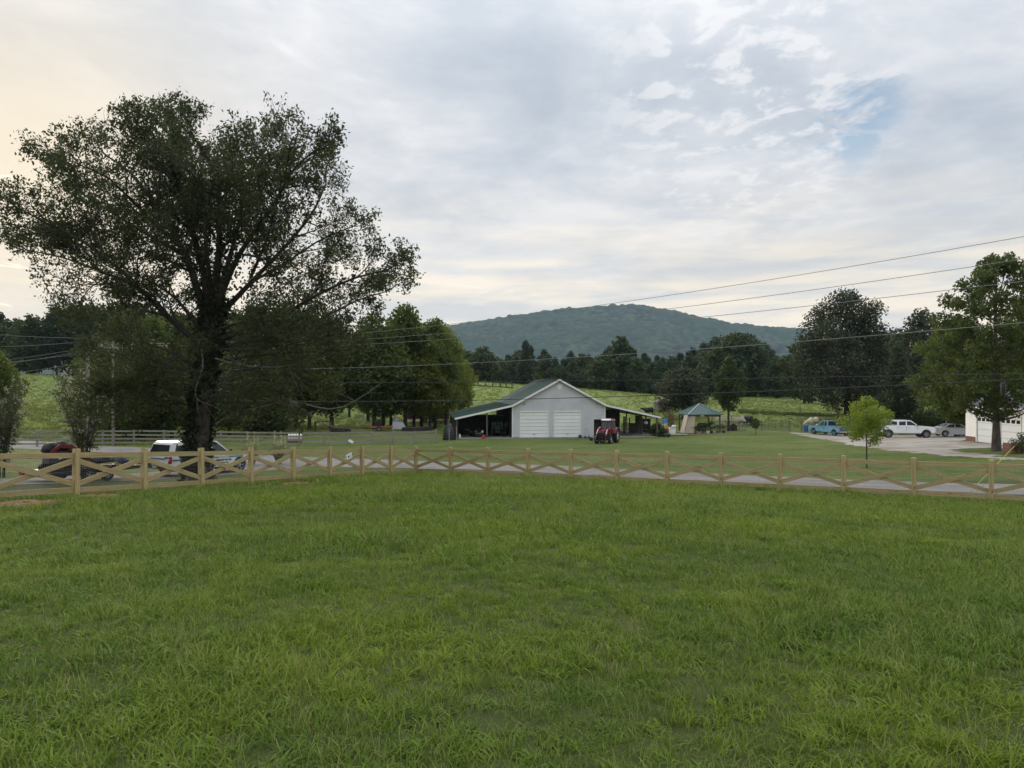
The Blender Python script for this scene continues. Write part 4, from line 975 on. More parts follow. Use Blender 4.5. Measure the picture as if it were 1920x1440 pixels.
# splice case on the lower cables
kq = (1881 - CX) / F; tq = (23.2 - kq * 24.3) / ((23.2 - PL.x) + kq * (PL.y - 24.3)); yq = 24.3 + tq * (PL.y - 24.3); cs_ = P(1881, 729, yq - .1)
q = empty('splice_case', cs_); tag(q, 'black cylindrical cable splice case hanging under the right cables', 'splice case')
MB().lathe([(.02, -.24), (.075, -.22), (.085, -.1), (.085, .16), (.07, .22), (.02, .24)], n=12).build('body', m_black, q, True)
MB().tube([(0, 0, .22), (.0, .02, .34), (-.07, .05, .42)], .01, 5).build('hanger', m_black, q, True)
# guy wires with yellow guards
m_yel = M('yellow_guard', (.60, .52, .16), .5, .1)
for k, (u, lab) in enumerate(((1815, 'guy wire with a yellow guard rising behind the rightmost full fence bay'), (1826, 'second guy wire with a yellow guard beside the first'))):
    a = GU(u, 26.8 + k * .35, -.05); top_ = Vector((23.2, 24.3, EYE + 4.9 - k * 2.0)); d = (top_ - a); r = empty('guy_wire', a); tag(r, lab, 'guy wire', 'guy wires of the roadside pole')
    MB().tube([(0, 0, 0), d], .006, 5).build('strand', m_cable, r); MB().tube([d * (.04 if k == 0 else .27), d * (.20 if k == 0 else .42)], .012, 7).build('guard', m_yel, r, True)

# ------------------------------------------------------------------ haze
m_haze = bpy.data.materials.new('haze'); m_haze.use_nodes = True; nt = m_haze.node_tree; nt.nodes.clear(); g = NG(nt)
pv_ = g.n('ShaderNodeVolumePrincipled', inp={'Color': (.54, .76, 1.0, 1), 'Density': 7.5e-5, 'Anisotropy': .2}); o = g.n('ShaderNodeOutputMaterial'); nt.links.new(pv_.outputs[0], o.inputs['Volume'])
tag(MB().box(-3000, 3200, -600, 4250, -14, 480).build('haze', m_haze), 'thin blue summer haze in the valley air', 'haze', kind='stuff')
# ------------------------------------------------------------------ barn
BA = math.atan2(.128, .992); B0 = Vector((0, 86.0, 0.0))
barn = empty('barn', B0, BA); tag(barn, 'pale grey sided barn with two white garage doors and open lean-tos', 'barn')
BW, BD, LW, WH, RH, LE = 11.1, 17.3, 6.4, 3.72, 6.72, 2.30           # width, depth, lean-to width, wall, ridge, lean-to eave
ca, sa = math.cos(BA), math.sin(BA)
def b_at(u, v, y):
    """barn-local (x, z) of a photo pixel on the plane y = const of the barn"""
    k = (u - CX) / F; kz = (CY - v) / F                                # world = d*(k, 1, kz)
    d = (y + (-sa * B0.x + ca * B0.y)) / (-sa * k + ca); return ca * (d * k - B0.x) + sa * (d - B0.y), EYE + kz * d - B0.z
def roof_z(x):
    if x < 0: return WH + x * (WH - LE) / LW
    if x > BW: return WH - (x - BW) * (WH - LE) / LW
    return WH + (RH - WH) * (1 - abs(x - BW / 2) / (BW / 2))
doors = [b_at(976, 773, 0)[0], b_at(1027, 773, 0)[0], b_at(1040, 773, 0)[0], b_at(1088, 773, 0)[0]]
dH = b_at(1000, 773, 0)[1]
def siding(x0, x1, y, openings, gable, out=-1, parent=barn, name='siding', m=None, z0=.12, ztop=None, ex=.155):
    """lapped courses, each proud at its lower edge"""
    mb = MB(); z = z0; 
    while z < (RH if gable else (ztop or WH)) - .02:
        za, zb = z, min(z + ex, (RH if gable else (ztop or WH)))
        xa, xb = x0, x1
        if gable and zb > WH: ins = (zb - WH) / (RH - WH) * BW / 2; xa, xb = max(x0, ins), min(x1, BW - ins)
        segs = [(xa, xb)] if xb - xa > .05 else []
        for (o0, o1, oz0, oz1) in openings:
            if zb > oz0 + .001 and za < oz1 - .02:
                ns = []
                for a, b in segs:
                    if o1 <= a or o0 >= b: ns.append((a, b)); continue
                    if o0 > a: ns.append((a, o0))
                    if o1 < b: ns.append((o1, b))
                segs = ns
        for a, b in segs:
            mb.hexa([(a, y + out * .024, za + .005), (b, y + out * .024, za + .005), (b, y, za + .005), (a, y, za + .005), (a, y + out * .004, zb), (b, y + out * .006, zb), (b, y, zb), (a, y, zb)])
        z += ex
    s = mb.build(name, m or m_siding, parent); s['kind'] = 'stuff'; return s
sdo = [b_at(1113.5, 786, 0)[0], b_at(1129.5, 786, 0)[0], 2.1]
ops = [(doors[0] - .1, doors[1] + .1, 0, dH + .1), (doors[2] - .1, doors[3] + .1, 0, dH + .1), (sdo[0], sdo[1], 0, sdo[2])]
siding(0, BW, 0, ops, True)
gb = MB(); gb.face([(.02, .014, WH - .15), (BW - .02, .014, WH - .15), (BW - .02, .014, WH), (BW / 2, .014, RH + .01), (.02, .014, WH)]); gb.build('gable_backing', m_siding, barn)
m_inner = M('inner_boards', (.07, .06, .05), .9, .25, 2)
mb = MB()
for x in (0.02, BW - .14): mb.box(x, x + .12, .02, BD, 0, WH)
mb.box(.14, BW - .14, BD - .1, BD, 0, WH); mb.build('side_wall', M('shaded_side', (.09, .092, .085), .85, .2, 2), barn)  # shade under the lean-tos is put into this dark wall colour
mb = MB(); mb.face([(0, BD - .05, WH), (BW, BD - .05, WH), (BW / 2, BD - .05, RH)]); mb.build('rear_gable', m_siding, barn)
MB().box(sdo[0] + .02, sdo[1] - .02, .9, .95, 0, 2.1).build('side_door', m_inner, barn)
MB().box(-LW + .1, BW + LW - .1, -.25, BD - .3, -.12, .07).build('floor_slab', m_conc, barn)
# roof, in two builds; rake trim
def roof_slab(y0, y1, m, lift, nm):
    xs = [-LW - .25, 0, BW / 2, BW, BW + LW + .25]
    for a, b in zip(xs, xs[1:]):
        ra = roof_z(a) if a >= -LW else LE - .25 * (WH - LE) / LW; rb_ = roof_z(b) if b <= BW + LW else LE - .25 * (WH - LE) / LW
        mb = MB(); mb.hexa([(a, y0, ra + .03 + lift), (b, y0, rb_ + .03 + lift), (b, y1, rb_ + .03 + lift), (a, y1, ra + .03 + lift), (a, y0, ra + .11 + lift), (b, y0, rb_ + .11 + lift), (b, y1, rb_ + .11 + lift), (a, y1, ra + .11 + lift)])
        rf_ = mb.build(nm, m, barn)
        rib = MB(); n = int((y1 - y0) / .6)
        for k in range(n + 1):
            y = y0 + .02 + (y1 - y0 - .04) * k / n
            rib.beam((a + .02, y, ra + .12 + lift), (b - .02, y, rb_ + .12 + lift), .035, .03)
        q = rib.build('roof_rib', m, rf_); q['kind'] = 'stuff'
roof_slab(-.42, 11.6, m_roof, .05, 'roof_panel'); roof_slab(11.6, BD + .3, m_roof2, 0, 'roof_panel')
MB().beam((BW / 2, -.44, RH + .19), (BW / 2, 11.6, RH + .19), .34, .05).build('ridge_cap', m_roof, barn)
for a, b in ((-LW - .25, 0), (0, BW / 2), (BW / 2, BW), (BW, BW + LW + .25)):
    za = roof_z(max(a, -LW)) - (0 if a >= -LW else .25 * (WH - LE) / LW); zb = roof_z(min(b, BW + LW)) - (0 if b <= BW + LW else .25 * (WH - LE) / LW)
    MB().beam((a, -.44, za + .06), (b, -.44, zb + .06), .035, .20).build('rake_trim', m_white, barn)
for s, x in ((-1, -LW - .26), (1, BW + LW + .26)): MB().beam((x, -.4, LE - .02), (x, BD, LE - .02), .03, .16).build('fascia', m_roof, barn)
for x in (.05, BW - .05): MB().box(x - .06, x + .06, -.035, .0, .1, WH - .05).build('corner_trim', m_white, barn)
# doors with panels, trims
for d0, d1 in ((doors[0], doors[1]), (doors[2], doors[3])):
    dr = empty('garage_door', (0, 0, 0)); dr.parent = barn
    n = 7; ph = (dH - .08) / n
    for k in range(n):
        z0 = .08 + k * ph
        pm = MB(); pm.hexa([(d0, .02, z0 + .016), (d1, .02, z0 + .016), (d1, .07, z0 + .016), (d0, .07, z0 + .016), (d0, .038, z0 + ph - .012), (d1, .038, z0 + ph - .012), (d1, .07, z0 + ph - .012), (d0, .07, z0 + ph - .012)])
        pm.build('door_panel', m_wdoor, dr)
    MB().box((d0 + d1) / 2 - .14, (d0 + d1) / 2 + .14, -.02, .015, .42, .47).build('door_handle', m_dgrey, dr)
    MB().box(d0, d1, .072, .09, .08, dH).build('door_backing', m_dgrey, dr)
    for a, b in ((d0 - .1, d0), (d1, d1 + .1)): MB().box(a, b, -.05, .02, .02, dH + .1).build('door_jamb', m_white, dr)
    MB().box(d0 - .1, d1 + .1, -.055, .02, dH, dH + .2).build('door_head', m_white, dr)
vz = b_at(1049.5, 724.5, 0)
MB().lathe([(.02, -.05), (.33, -.05), (.33, .0)], (vz[0], 0, vz[1]), 'y', 20).build('gable_vent', m_white, barn, True)
for u, v in ((982, 756), (1119, 756)):
    x, z = b_at(u, v, -.1); mb = MB(); mb.beam((x, 0, z), (x, -.14, z - .03), .08, .08); mb.beam((x, -.14, z - .02), (x + .05, -.30, z - .09), .15, .11); mb.build('flood_light', m_galv, barn)
# lean-to framing
def postx(u): return b_at(u, 800, -.1)[0]
for x in (-LW + .02, postx(913), BW + LW - .15):
    MB().beam((x, -.12, 0.07), (x, -.12, roof_z(x) + .0), .15, .15, (0, 1, 0)).build('lean_to_post', m_oldwood, barn)
for s, x in ((-1, -LW + .02), (1, BW + LW - .12)):
    for y in (4.2, 8.5, 12.8, 16.8): MB().beam((x, y, .07), (x, y, LE), .14, .14, (0, 1, 0)).build('lean_to_post', m_oldwood, barn)
m_dboard = wood('dark_barn_board', (.055, .05, .045), (.025, .022, .02), .2)
for k in range(40):                                                   # left side boards
    y = 1.2 + k * .37; h = LE - .08 - (.12 if k % 5 == 2 else 0)
    MB().beam((-LW - .07, y, .12), (-LW - .07, y, h), .03, .33, (0, 1, 0)).build('wall_board', m_dboard, barn)
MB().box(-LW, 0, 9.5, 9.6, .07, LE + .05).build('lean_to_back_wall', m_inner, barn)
# back wall of the right lean-to with an opening, and the stall gate
xo0, zo1 = b_at(1162, 773.5, 6.0); xo1, zo0 = b_at(1191, 793, 6.0); xend = BW + LW - .1
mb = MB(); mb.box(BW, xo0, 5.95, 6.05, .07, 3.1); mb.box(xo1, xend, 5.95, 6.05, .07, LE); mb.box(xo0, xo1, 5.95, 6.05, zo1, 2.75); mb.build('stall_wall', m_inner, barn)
xg = b_at(1180.5, 800, 6.0)[0]
for u in (1169.5, 1172, 1180.5):
    x = b_at(u, 800, 5.7)[0]; MB().beam((x, 5.7, .07), (x, 5.7, 3.0 - (x - BW) * .2), .13 if u > 1171 else .09, .13, (0, 1, 0)).build('stall_post', m_oldwood, barn)
gt = empty('stall_gate', (0, 0, 0)); gt.parent = barn
for k, v in enumerate((795, 799, 802.8, 806, 809.5, 813.5)):
    z = b_at(1172, v, 5.8)[1]; MB().beam((xo0 + .05, 5.86, z), (xg, 5.86, z), .03, .14).build('gate_slat', m_grey, gt)
MB().box(xo1 - 1.2 + .3, xo1, 5.9, 5.98, .07, zo0).build('stall_panel', m_inner, barn)
# things kept under the right lean-to
def on_barn(u, y, z=.07): x = b_at(u, 800, y)[0]; return Vector((B0.x + ca * x - sa * y, B0.y + sa * x + ca * y, z))
q = empty('plywood_sheet', on_barn(1201, 4.6), BA); tag(q, 'grey board leaning inside the right lean-to', 'board')
MB().hexa([(-.32, -.4, 0), (.15, -.4, 0), (.15, -.36, 0), (-.32, -.36, 0), (.0, .3, 1.95), (.38, .3, 1.95), (.38, .34, 1.95), (.0, .34, 1.95)]).build('sheet', m_oldwood_plain, q)
q = empty('storage_cabinet', on_barn(1211, 4.0), BA); tag(q, 'open grey shelf cabinet inside the right lean-to', 'cabinet')
for x in (-.5, .5): MB().box(x - .04, x + .04, -.3, .3, 0, 1.95).build('side_panel', m_oldwood_plain, q)
for k in range(5): MB().box(-.46, .46, -.28, .3, .15 + k * .42, .19 + k * .42).build('shelf', m_oldwood_plain, q)
MB().box(-.46, .46, .27, .3, .1, 1.9).build('back', m_inner, q)
q = empty('white_bag', on_barn(1211, 3.5, 1.62), BA); tag(q, 'white bag hanging high in the right lean-to', 'bag')
MB().ball((0, 0, -.1), .2, 10, 7, (1.3, .6, 1)).build('sack', m_white, q, True); MB().tube([(0, 0, .06), (.02, 0, .32)], .01, 4).build('cord', m_white, q)
# handcart, bucket by the front wall
m_blue = M('blue_plastic', (.04, .12, .30), .5, .15)
hw = on_barn(1101, -.7, .0); hw.z = g0(hw.x, hw.y)
q = empty('hand_truck', hw, BA + .3); tag(q, 'upright dark hand truck leaning by the right barn wall', 'hand truck')
for s in (-.2, .2): MB().tube([(s, -.1, .1), (s, .1, .7), (s * .7, .25, 1.05)], .018, 6).build('rail', m_blue, q, True)
MB().tube([(-.14, .25, 1.05), (0, .28, 1.1), (.14, .25, 1.05)], .018, 6).build('handle', m_black, q, True)
MB().box(-.3, .3, -.35, -.08, .06, .09).build('toe_plate', m_black, q)
for s in (-.27, .27): MB().lathe([(.05, -.03), (.12, -.03), (.12, .03), (.05, .03)], (s, .06, .12), 'x', 12, True).build('wheel', m_rubber, q, True)
hw = on_barn(1087.5, -.4); hw.z = g0(hw.x, hw.y)
q = empty('bucket', hw); tag(q, 'small dark round bucket at the right garage door corner', 'bucket')
MB().lathe([(.10, 0), (.17, .02), (.2, .34), (.185, .34), (.15, .05), (.02, .04)], n=14).build('pail', m_dgrey, q, True); MB().tube([(-.19, 0, .34), (0, 0, .5), (.19, 0, .34)], .01, 4).build('bail', m_steel, q)

# ------------------------------------------------------------------ wheels, tractors
def wheel(name, parent, c, r, w, rim_r, m_rim, spokes=6, lugs=False, out=1):
    """tyre, rim and spokes; axle along y, outer side towards out"""
    wr = empty(name, c); wr.parent = parent
    pr = [(rim_r, -w / 2), (r * .93, -w / 2), (r, -w / 2 + w * .16), (r, w / 2 - w * .16), (r * .93, w / 2), (rim_r, w / 2), (rim_r * .97, 0)]
    t = MB(); t.lathe(pr, (0, 0, 0), 'y', 24, True)
    if lugs:
        for k in range(16):
            a = k * 2 * math.pi / 16
            for s in (-1, 1):
                a2 = a + (.1 if s > 0 else 0); p = Vector((math.cos(a2) * r, s * w * .05, math.sin(a2) * r)); p2 = Vector((math.cos(a2 + .2) * r, s * w * .48, math.sin(a2 + .2) * r)); t.beam(p, p2, r * .05, r * .06, p)
    t.build('tyre', m_rubber, wr, True)
    k = MB(); y0 = out * w * .30
    rc = MB(); rc.lathe([(rim_r * .97, out * w * .12), (.01, out * w * .12)], (0, 0, 0), 'y', 20); rc.build('rim_recess', m_dgrey, wr)
    k.lathe([(rim_r * 1.0, out * w * .45), (rim_r * .90, out * w * .43), (rim_r * .88, out * w * .2)], (0, 0, 0), 'y', 20, False) if False else k.tube([Vector((math.cos(2 * math.pi * q / 20) * rim_r * .95, out * w * .42, math.sin(2 * math.pi * q / 20) * rim_r * .95)) for q in range(21)], rim_r * .06, 5, cap=False)
    for q in range(spokes):
        a = 2 * math.pi * q / spokes; d = Vector((math.cos(a), 0, math.sin(a))); k.beam(d * rim_r * .15 + Vector((0, y0, 0)), d * rim_r * .93 + Vector((0, y0 * 1.05, 0)), rim_r * .20, w * .08, (0, 1, 0))
    k.lathe([(rim_r * .26, out * w * .1), (rim_r * .26, out * w * .40), (.01, out * w * .42)], (0, 0, 0), 'y', 12)
    k.build('rim', m_rim, wr, True)
    return wr
m_red = M('tractor_red', (.20, .020, .026), .35, .12, 3, coat=.4)
m_green = M('tractor_green', (.02, .07, .025), .45, .15)
m_cream = M('cream_rim', (.62, .60, .52), .5, .1)
def tractor(label, loc, rz, mcol, mrim, cab, low):
    t = empty('tractor', loc, rz); tag(t, label, 'tractor')
    for s in (-1, 1):
        wheel('rear_wheel', t, (-.95, s * .78, .76), .76, .42, .42, mrim, 6, True, s); wheel('front_wheel', t, (1.12, s * .72, .47), .47, .28, .26, mrim, 6, True, s)
        MB().prism([(-1.8, 1.05), (-1.72, 1.38), (-1.4, 1.62), (-.6, 1.66), (-.15, 1.40), (-.05, 1.02), (-.14, 1.02), (-.25, 1.33), (-.62, 1.57), (-1.38, 1.53), (-1.64, 1.32), (-1.72, 1.05)], s * .60, s * 1.02).build('fender', mcol, t, False, .02)
    hood = MB(); hood.hexa([(.05, -.36, .95), (1.62, -.30, .86), (1.62, .30, .86), (.05, .36, .95), (.05, -.33, 1.62), (1.52, -.25, 1.30), (1.52, .25, 1.30), (.05, .33, 1.62)]); hood = hood.build('hood', mcol, t, True, .06)
    MB().box(1.60, 1.66, -.25, .25, .62, 1.16).build('grille', m_black, hood)
    for s in (-.17, .17): MB().ball((1.62, s, 1.22), .07, 10, 6, (.5, 1, .8)).build('headlight', m_glass2, hood, True)
    MB().box(-1.2, 1.45, -.24, .24, .50, .96).build('chassis', m_black, t, False, .03)
    MB().beam((1.12, -.62, .47), (1.12, .62, .47), .12, .14).build('front_axle', m_black, t); MB().beam((-.95, -.7, .76), (-.95, .7, .76), .26, .26).build('rear_axle', m_black, t)
    MB().box(1.45, 1.85, -.32, .32, .48, .74).build('front_weight', m_black, t, False, .02)
    if cab:
        for s in (-1, 1):
            for x0, x1 in ((.02, -.12), (-.62, -.66), (-1.28, -1.22)): MB().beam((x0, s * .62, 1.05), (x1, s * .58, 2.36), .06, .06).build('cab_pillar', m_black, t)
            MB().face([(-.02, s * .612, 1.3), (-.62, s * .612, 1.3), (-.64, s * .582, 2.3), (-.12, s * .582, 2.3)]).build('side_glass', m_glass2, t)
            MB().face([(-.66, s * .612, 1.65), (-1.24, s * .612, 1.65), (-1.2, s * .582, 2.3), (-.66, s * .582, 2.3)]).build('side_glass', m_glass2, t)
        MB().face([(.01, -.56, 1.5), (.01, .56, 1.5), (-.1, .53, 2.32), (-.1, -.53, 2.32)]).build('windscreen', m_glass2, t)
        MB().face([(-1.27, -.56, 1.6), (-1.27, .56, 1.6), (-1.22, .53, 2.32), (-1.22, -.53, 2.32)]).build('rear_glass', m_glass2, t)
        rf_ = MB().hexa([(-1.36, -.66, 2.34), (.14, -.66, 2.34), (.14, .66, 2.34), (-1.36, .66, 2.34), (-1.22, -.56, 2.50), (-.02, -.56, 2.53), (-.02, .56, 2.53), (-1.22, .56, 2.50)]).build('cab_roof', mcol, t, True, .04)
        MB().hexa([(.02, -.5, 2.47), (.17, -.5, 2.36), (.17, .5, 2.36), (.02, .5, 2.47), (.0, -.5, 2.55), (.19, -.5, 2.42), (.19, .5, 2.42), (.0, .5, 2.55)]).build('roof_visor', m_white, rf_)
        MB().box(-1.2, -.02, -.55, .55, 2.531, 2.56).build('roof_hatch', mcol, rf_)
        for s in (-.38, .38): MB().ball((.2, s, 2.36), .06, 8, 5, (.6, 1.2, .8)).build('work_light', m_glass2, rf_, True)
    else:
        for s in (-.5, .5): MB().tube([(-1.15, s, 1.0), (-1.15, s, 2.3)], .04, 6).build('roll_bar', m_black, t)
        MB().box(-1.35, .1, -.6, .6, 2.3, 2.37).build('canopy', m_dgrey, t)
    MB().box(-.95, -.45, -.26, .26, 1.0, 1.16).build('seat', m_black, t, False, .03); MB().box(-1.05, -.92, -.26, .26, 1.1, 1.6).build('seat_back', m_black, t, False, .03)
    MB().tube([(-.05, 0, 1.5), (-.3, 0, 1.62)], .02, 6).build('steering_column', m_black, t); MB().lathe([(.17, -.015), (.19, 0), (.17, .015), (.155, 0)], (-.32, 0, 1.64), 'z', 16, True).build('steering_wheel', m_black, t, True)
    MB().tube([(.9, .30, 1.2), (.9, .33, 2.05), (.86, .33, 2.15)], .03, 6).build('exhaust', m_black, t, True)
    ld = empty('loader', (0, 0, 0)); ld.parent = t; zt = .55 if low else 1.15
    for s in (-1, 1):
        MB().beam((.35, s * .5, .6), (.30, s * .52, 1.72), .10, .16).build('loader_post', mcol, ld)
        MB().beam((.28, s * .52, 1.66), (1.35, s * .54, 1.42), .09, .16).build('loader_arm', mcol, ld); MB().beam((1.33, s * .54, 1.44), (2.12, s * .54, zt), .09, .15).build('loader_arm', mcol, ld)
        MB().tube([(.5, s * .52, .98), (1.25, s * .54, 1.30)], .035, 6).build('lift_cylinder', m_chrome, ld); MB().tube([(1.4, s * .50, 1.52), (2.08, s * .5, zt + .4)], .03, 6).build('tilt_cylinder', m_chrome, ld)
    MB().beam((1.45, -.54, 1.3), (1.45, .54, 1.3), .09, .09).build('cross_tube', mcol, ld)
    bf = MB(); bf.beam((2.18, -.62, zt - .15), (2.18, .62, zt - .15), .08, .1); bf.beam((2.18, -.62, zt + .5), (2.18, .62, zt + .5), .08, .1)
    for s in (-.6, -.2, .2, .6): bf.beam((2.18, s, zt - .15), (2.18, s, zt + .5), .05, .06)
    bf.build('implement_frame', m_black if cab else m_green, ld)
    for s in (-.3, .3): MB().tube([(2.2, s, zt - .12), (3.1, s, zt - .14)], [.03, .012], 6).build('spear', m_steel, ld, True)
    MB().beam((2.15, -.95, zt - .02), (2.4, -.95, zt - .02), .32, .3).build('bucket_edge', m_black, ld) if cab else None
    return t
tp = GP(1134, 831.5)
tractor('red cab tractor with front loader parked before the barn', Vector((tp.x + .25, tp.y + .6, g0(tp.x + .25, tp.y + .6))), math.atan2(-.92, -.40), m_red, m_cream, True, True)
tractor('dark green loader tractor parked inside the left lean-to', on_barn(936, 3.6), math.atan2(-.99, -.08), m_green, m_cream, False, False)
# mower and oddments under the left lean-to
q = empty('riding_mower', on_barn(899, 2.0), BA + R(-65)); tag(q, 'dark riding mower with a grey engine under the left lean-to', 'mower')
MB().box(-.7, .5, -.55, .55, .14, .3).build('mower_deck', m_dgrey, q, False, .04)
MB().hexa([(-.9, -.35, .3), (-.2, -.35, .3), (-.2, .35, .3), (-.9, .35, .3), (-.85, -.28, .72), (-.3, -.28, .78), (-.3, .28, .78), (-.85, .28, .72)]).build('engine_cover', m_steel, q, True, .04)
MB().box(-.15, .25, -.24, .24, .5, .62).build('seat', m_black, q, False, .03); MB().box(-.22, -.12, -.24, .24, .6, 1.05).build('seat_back', m_black, q, False, .03)
for s in (-.3, .3): MB().tube([(.2, s, .5), (.45, s, .95), (.4, s * .3, 1.0)], .02, 5).build('lap_bar', m_black, q)
for s in (-1, 1):
    wheel('rear_wheel', q, (-.55, s * .5, .27), .27, .22, .13, m_steel, 5, False, s); wheel('caster_wheel', q, (.75, s * .4, .14), .14, .1, .06, m_steel, 4, False, s)
    MB().beam((.3, s * .4, .35), (.75, s * .4, .32), .06, .06).build('fork', m_black, q)
q = empty('push_mower', on_barn(886, 2.6), BA + .5); tag(q, 'dark push tiller with handlebars left of the riding mower', 'tiller')
MB().box(-.3, .3, -.22, .22, .3, .62).build('engine', m_dgrey, q, False, .05)
for s in (-1, 1):
    wheel('wheel', q, (0, s * .32, .28), .28, .12, .12, m_dgrey, 4, True, s); MB().tube([(-.2, s * .2, .5), (-.9, s * .28, .98)], .02, 5).build('handlebar', m_steel, q)
q = empty('fuel_can', on_barn(906.5, -.35, .06), BA); tag(q, 'bright red fuel can on the lean-to floor edge', 'fuel can')
m_can = M('red_plastic', (.62, .02, .035), .4, .08)
MB().box(-.19, .19, -.12, .12, 0, .36).build('body', m_can, q, True, .05); MB().tube([(-.1, 0, .36), (-.16, 0, .46)], .03, 8).build('spout', m_black, q); MB().beam((-.03, 0, .40), (.15, 0, .40), .03, .035).build('handle', m_can, q)
q = empty('jug', on_barn(862, -.3, .06), BA); tag(q, 'tall off-white jug at the left lean-to corner post', 'jug')
MB().lathe([(.02, 0), (.13, .01), (.14, .36), (.06, .47), (.05, .52), (.02, .53)], n=14).build('body', m_cream, q, True)
q = empty('white_tub', on_barn(904.5, 1.4, .58), BA); tag(q, 'small white tub standing on the mower by the lean-to post', 'tub')
MB().lathe([(.02, 0), (.12, .01), (.14, .26), (.13, .27), (.02, .27)], n=12).build('body', m_white, q, True)
q = empty('tarped_stack', GU(843, 84.5)); tag(q, 'black tarpaulin heap against the left side of the barn', 'tarp')
mb = MB(); mb.lathe([(.75, 0), (.8, .4), (.62, 1.1), (.35, 1.65), (.05, 1.85)], n=14)
for k, v in enumerate(mb.v): v.x *= 1 + .18 * math.sin(k * 1.7); v.y *= 1 + .15 * math.sin(k * 2.9)
mb.build('tarp', m_black, q, True)

# ------------------------------------------------------------------ garage at the right
ga = empty('garage', Vector((40.4, 66.0, EYE - 5.03)), R(-90)); tag(ga, 'white sided two-door garage at the right picture edge', 'garage')   # local x runs towards the viewer along the front, y into the building
GW, GD, GH = 11.5, 8.0, 2.95
def g_at(Yw): return 66.0 - Yw
def du(u): return g_at(40.4 * F / (u - CX))                           # local x of photo column u on the front wall
gd = [(du(1832), du(1864)), (du(1876), du(1914))]
gops = [(a - .12, b + .12, 0, 2.34) for a, b in gd] + [(gd[1][1] + .9, gd[1][1] + 3.6, 0, 2.34)]
siding(0, GW, 0, [(a, b, 0, d) for a, b, c, d in gops], False, -1, ga, 'siding', m_white, .42, GH, .16)
m_brick = M('brick', (.24, .12, .085), .9, .25, 8, bump=.5)
for a, b in ((0, gops[0][0]), (gops[0][1], gops[1][0]), (gops[1][1], gops[2][0])):
    if b > a: MB().box(a, b, -.03, .15, 0, .42).build('brick_base', m_brick, ga)
mb = MB(); mb.box(0, .12, .02, GD, 0, GH); mb.box(GW - .12, GW, .02, GD, 0, GH); mb.box(.12, GW - .12, GD - .1, GD, 0, GH); mb.build('wall', m_white, ga)
for a, b in gd + [(gops[2][0] + .12, gops[2][1] - .12)]:
    dr = empty('garage_door', (0, 0, 0)); dr.parent = ga
    for k in range(4):
        z0 = .02 + k * .56; MB().hexa([(a, .02, z0 + .01), (b, .02, z0 + .01), (b, .07, z0 + .01), (a, .07, z0 + .01), (a, .03, z0 + .55), (b, .03, z0 + .55), (b, .07, z0 + .55), (a, .07, z0 + .55)]).build('door_panel', m_wdoor, dr)
    n = 4; w = (b - a) / n
    for k in range(n): MB().box(a + k * w + w * .16, a + (k + 1) * w - w * .16, .004, .018, 1.84, 2.12).build('window_pane', m_glass, dr)
    for p0, p1 in ((a - .12, a), (b, b + .12)): MB().box(p0, p1, -.05, .02, 0, 2.34).build('door_jamb', m_white, dr)
    MB().box(a - .12, b + .12, -.055, .02, 2.26, 2.46).build('door_head', m_white, dr)
MB().hexa([(-.3, -.4, GH), (GW + .3, -.4, GH), (GW + .3, GD / 2, GH + 1.7), (-.3, GD / 2, GH + 1.7), (-.3, -.4, GH + .1), (GW + .3, -.4, GH + .1), (GW + .3, GD / 2, GH + 1.8), (-.3, GD / 2, GH + 1.8)]).build('roof', m_dgrey, ga)
MB().hexa([(-.3, GD / 2, GH + 1.7), (GW + .3, GD / 2, GH + 1.7), (GW + .3, GD + .4, GH), (-.3, GD + .4, GH), (-.3, GD / 2, GH + 1.8), (GW + .3, GD / 2, GH + 1.8), (GW + .3, GD + .4, GH + .1), (-.3, GD + .4, GH + .1)]).build('roof', m_dgrey, ga)
MB().beam((-.3, -.42, GH + .05), (GW + .3, -.42, GH + .05), .03, .18).build('fascia', m_white, ga)
for x in (.02, GW - .02): MB().face([(x, 0, GH), (x, GD, GH), (x, GD / 2, GH + 1.68)]).build('gable', m_white, ga)
# planter and shrub near the guy wires
pp = GU(1899, 49.5); q = empty('planter', pp, .3); tag(q, 'rusty brown wooden planter box by the garage lawn', 'planter')
for k in range(3): MB().box(-.55, .55, -.3, -.27, .03 + k * .24, .25 + k * .24).build('plank', m_rustwood if 'm_rustwood' in globals() else m_brick, q)
for s in (-.55, .52): MB().box(s, s + .03, -.27, .27, 0, .72).build('end_board', m_brick, q)
MB().box(-.52, .52, -.27, .27, .05, .62).build('soil', m_dirt, q)
plant_tree('shrub', 'twiggy dark shrub by the planter at the right edge', GU(1917, 49, -.05), tree_meshes(1.5, .1, .85, 12, 1200, .10, m_l_bush, m_barkd, 91, 'round', .03), 'shrub', parts=('stem', 'foliage'))

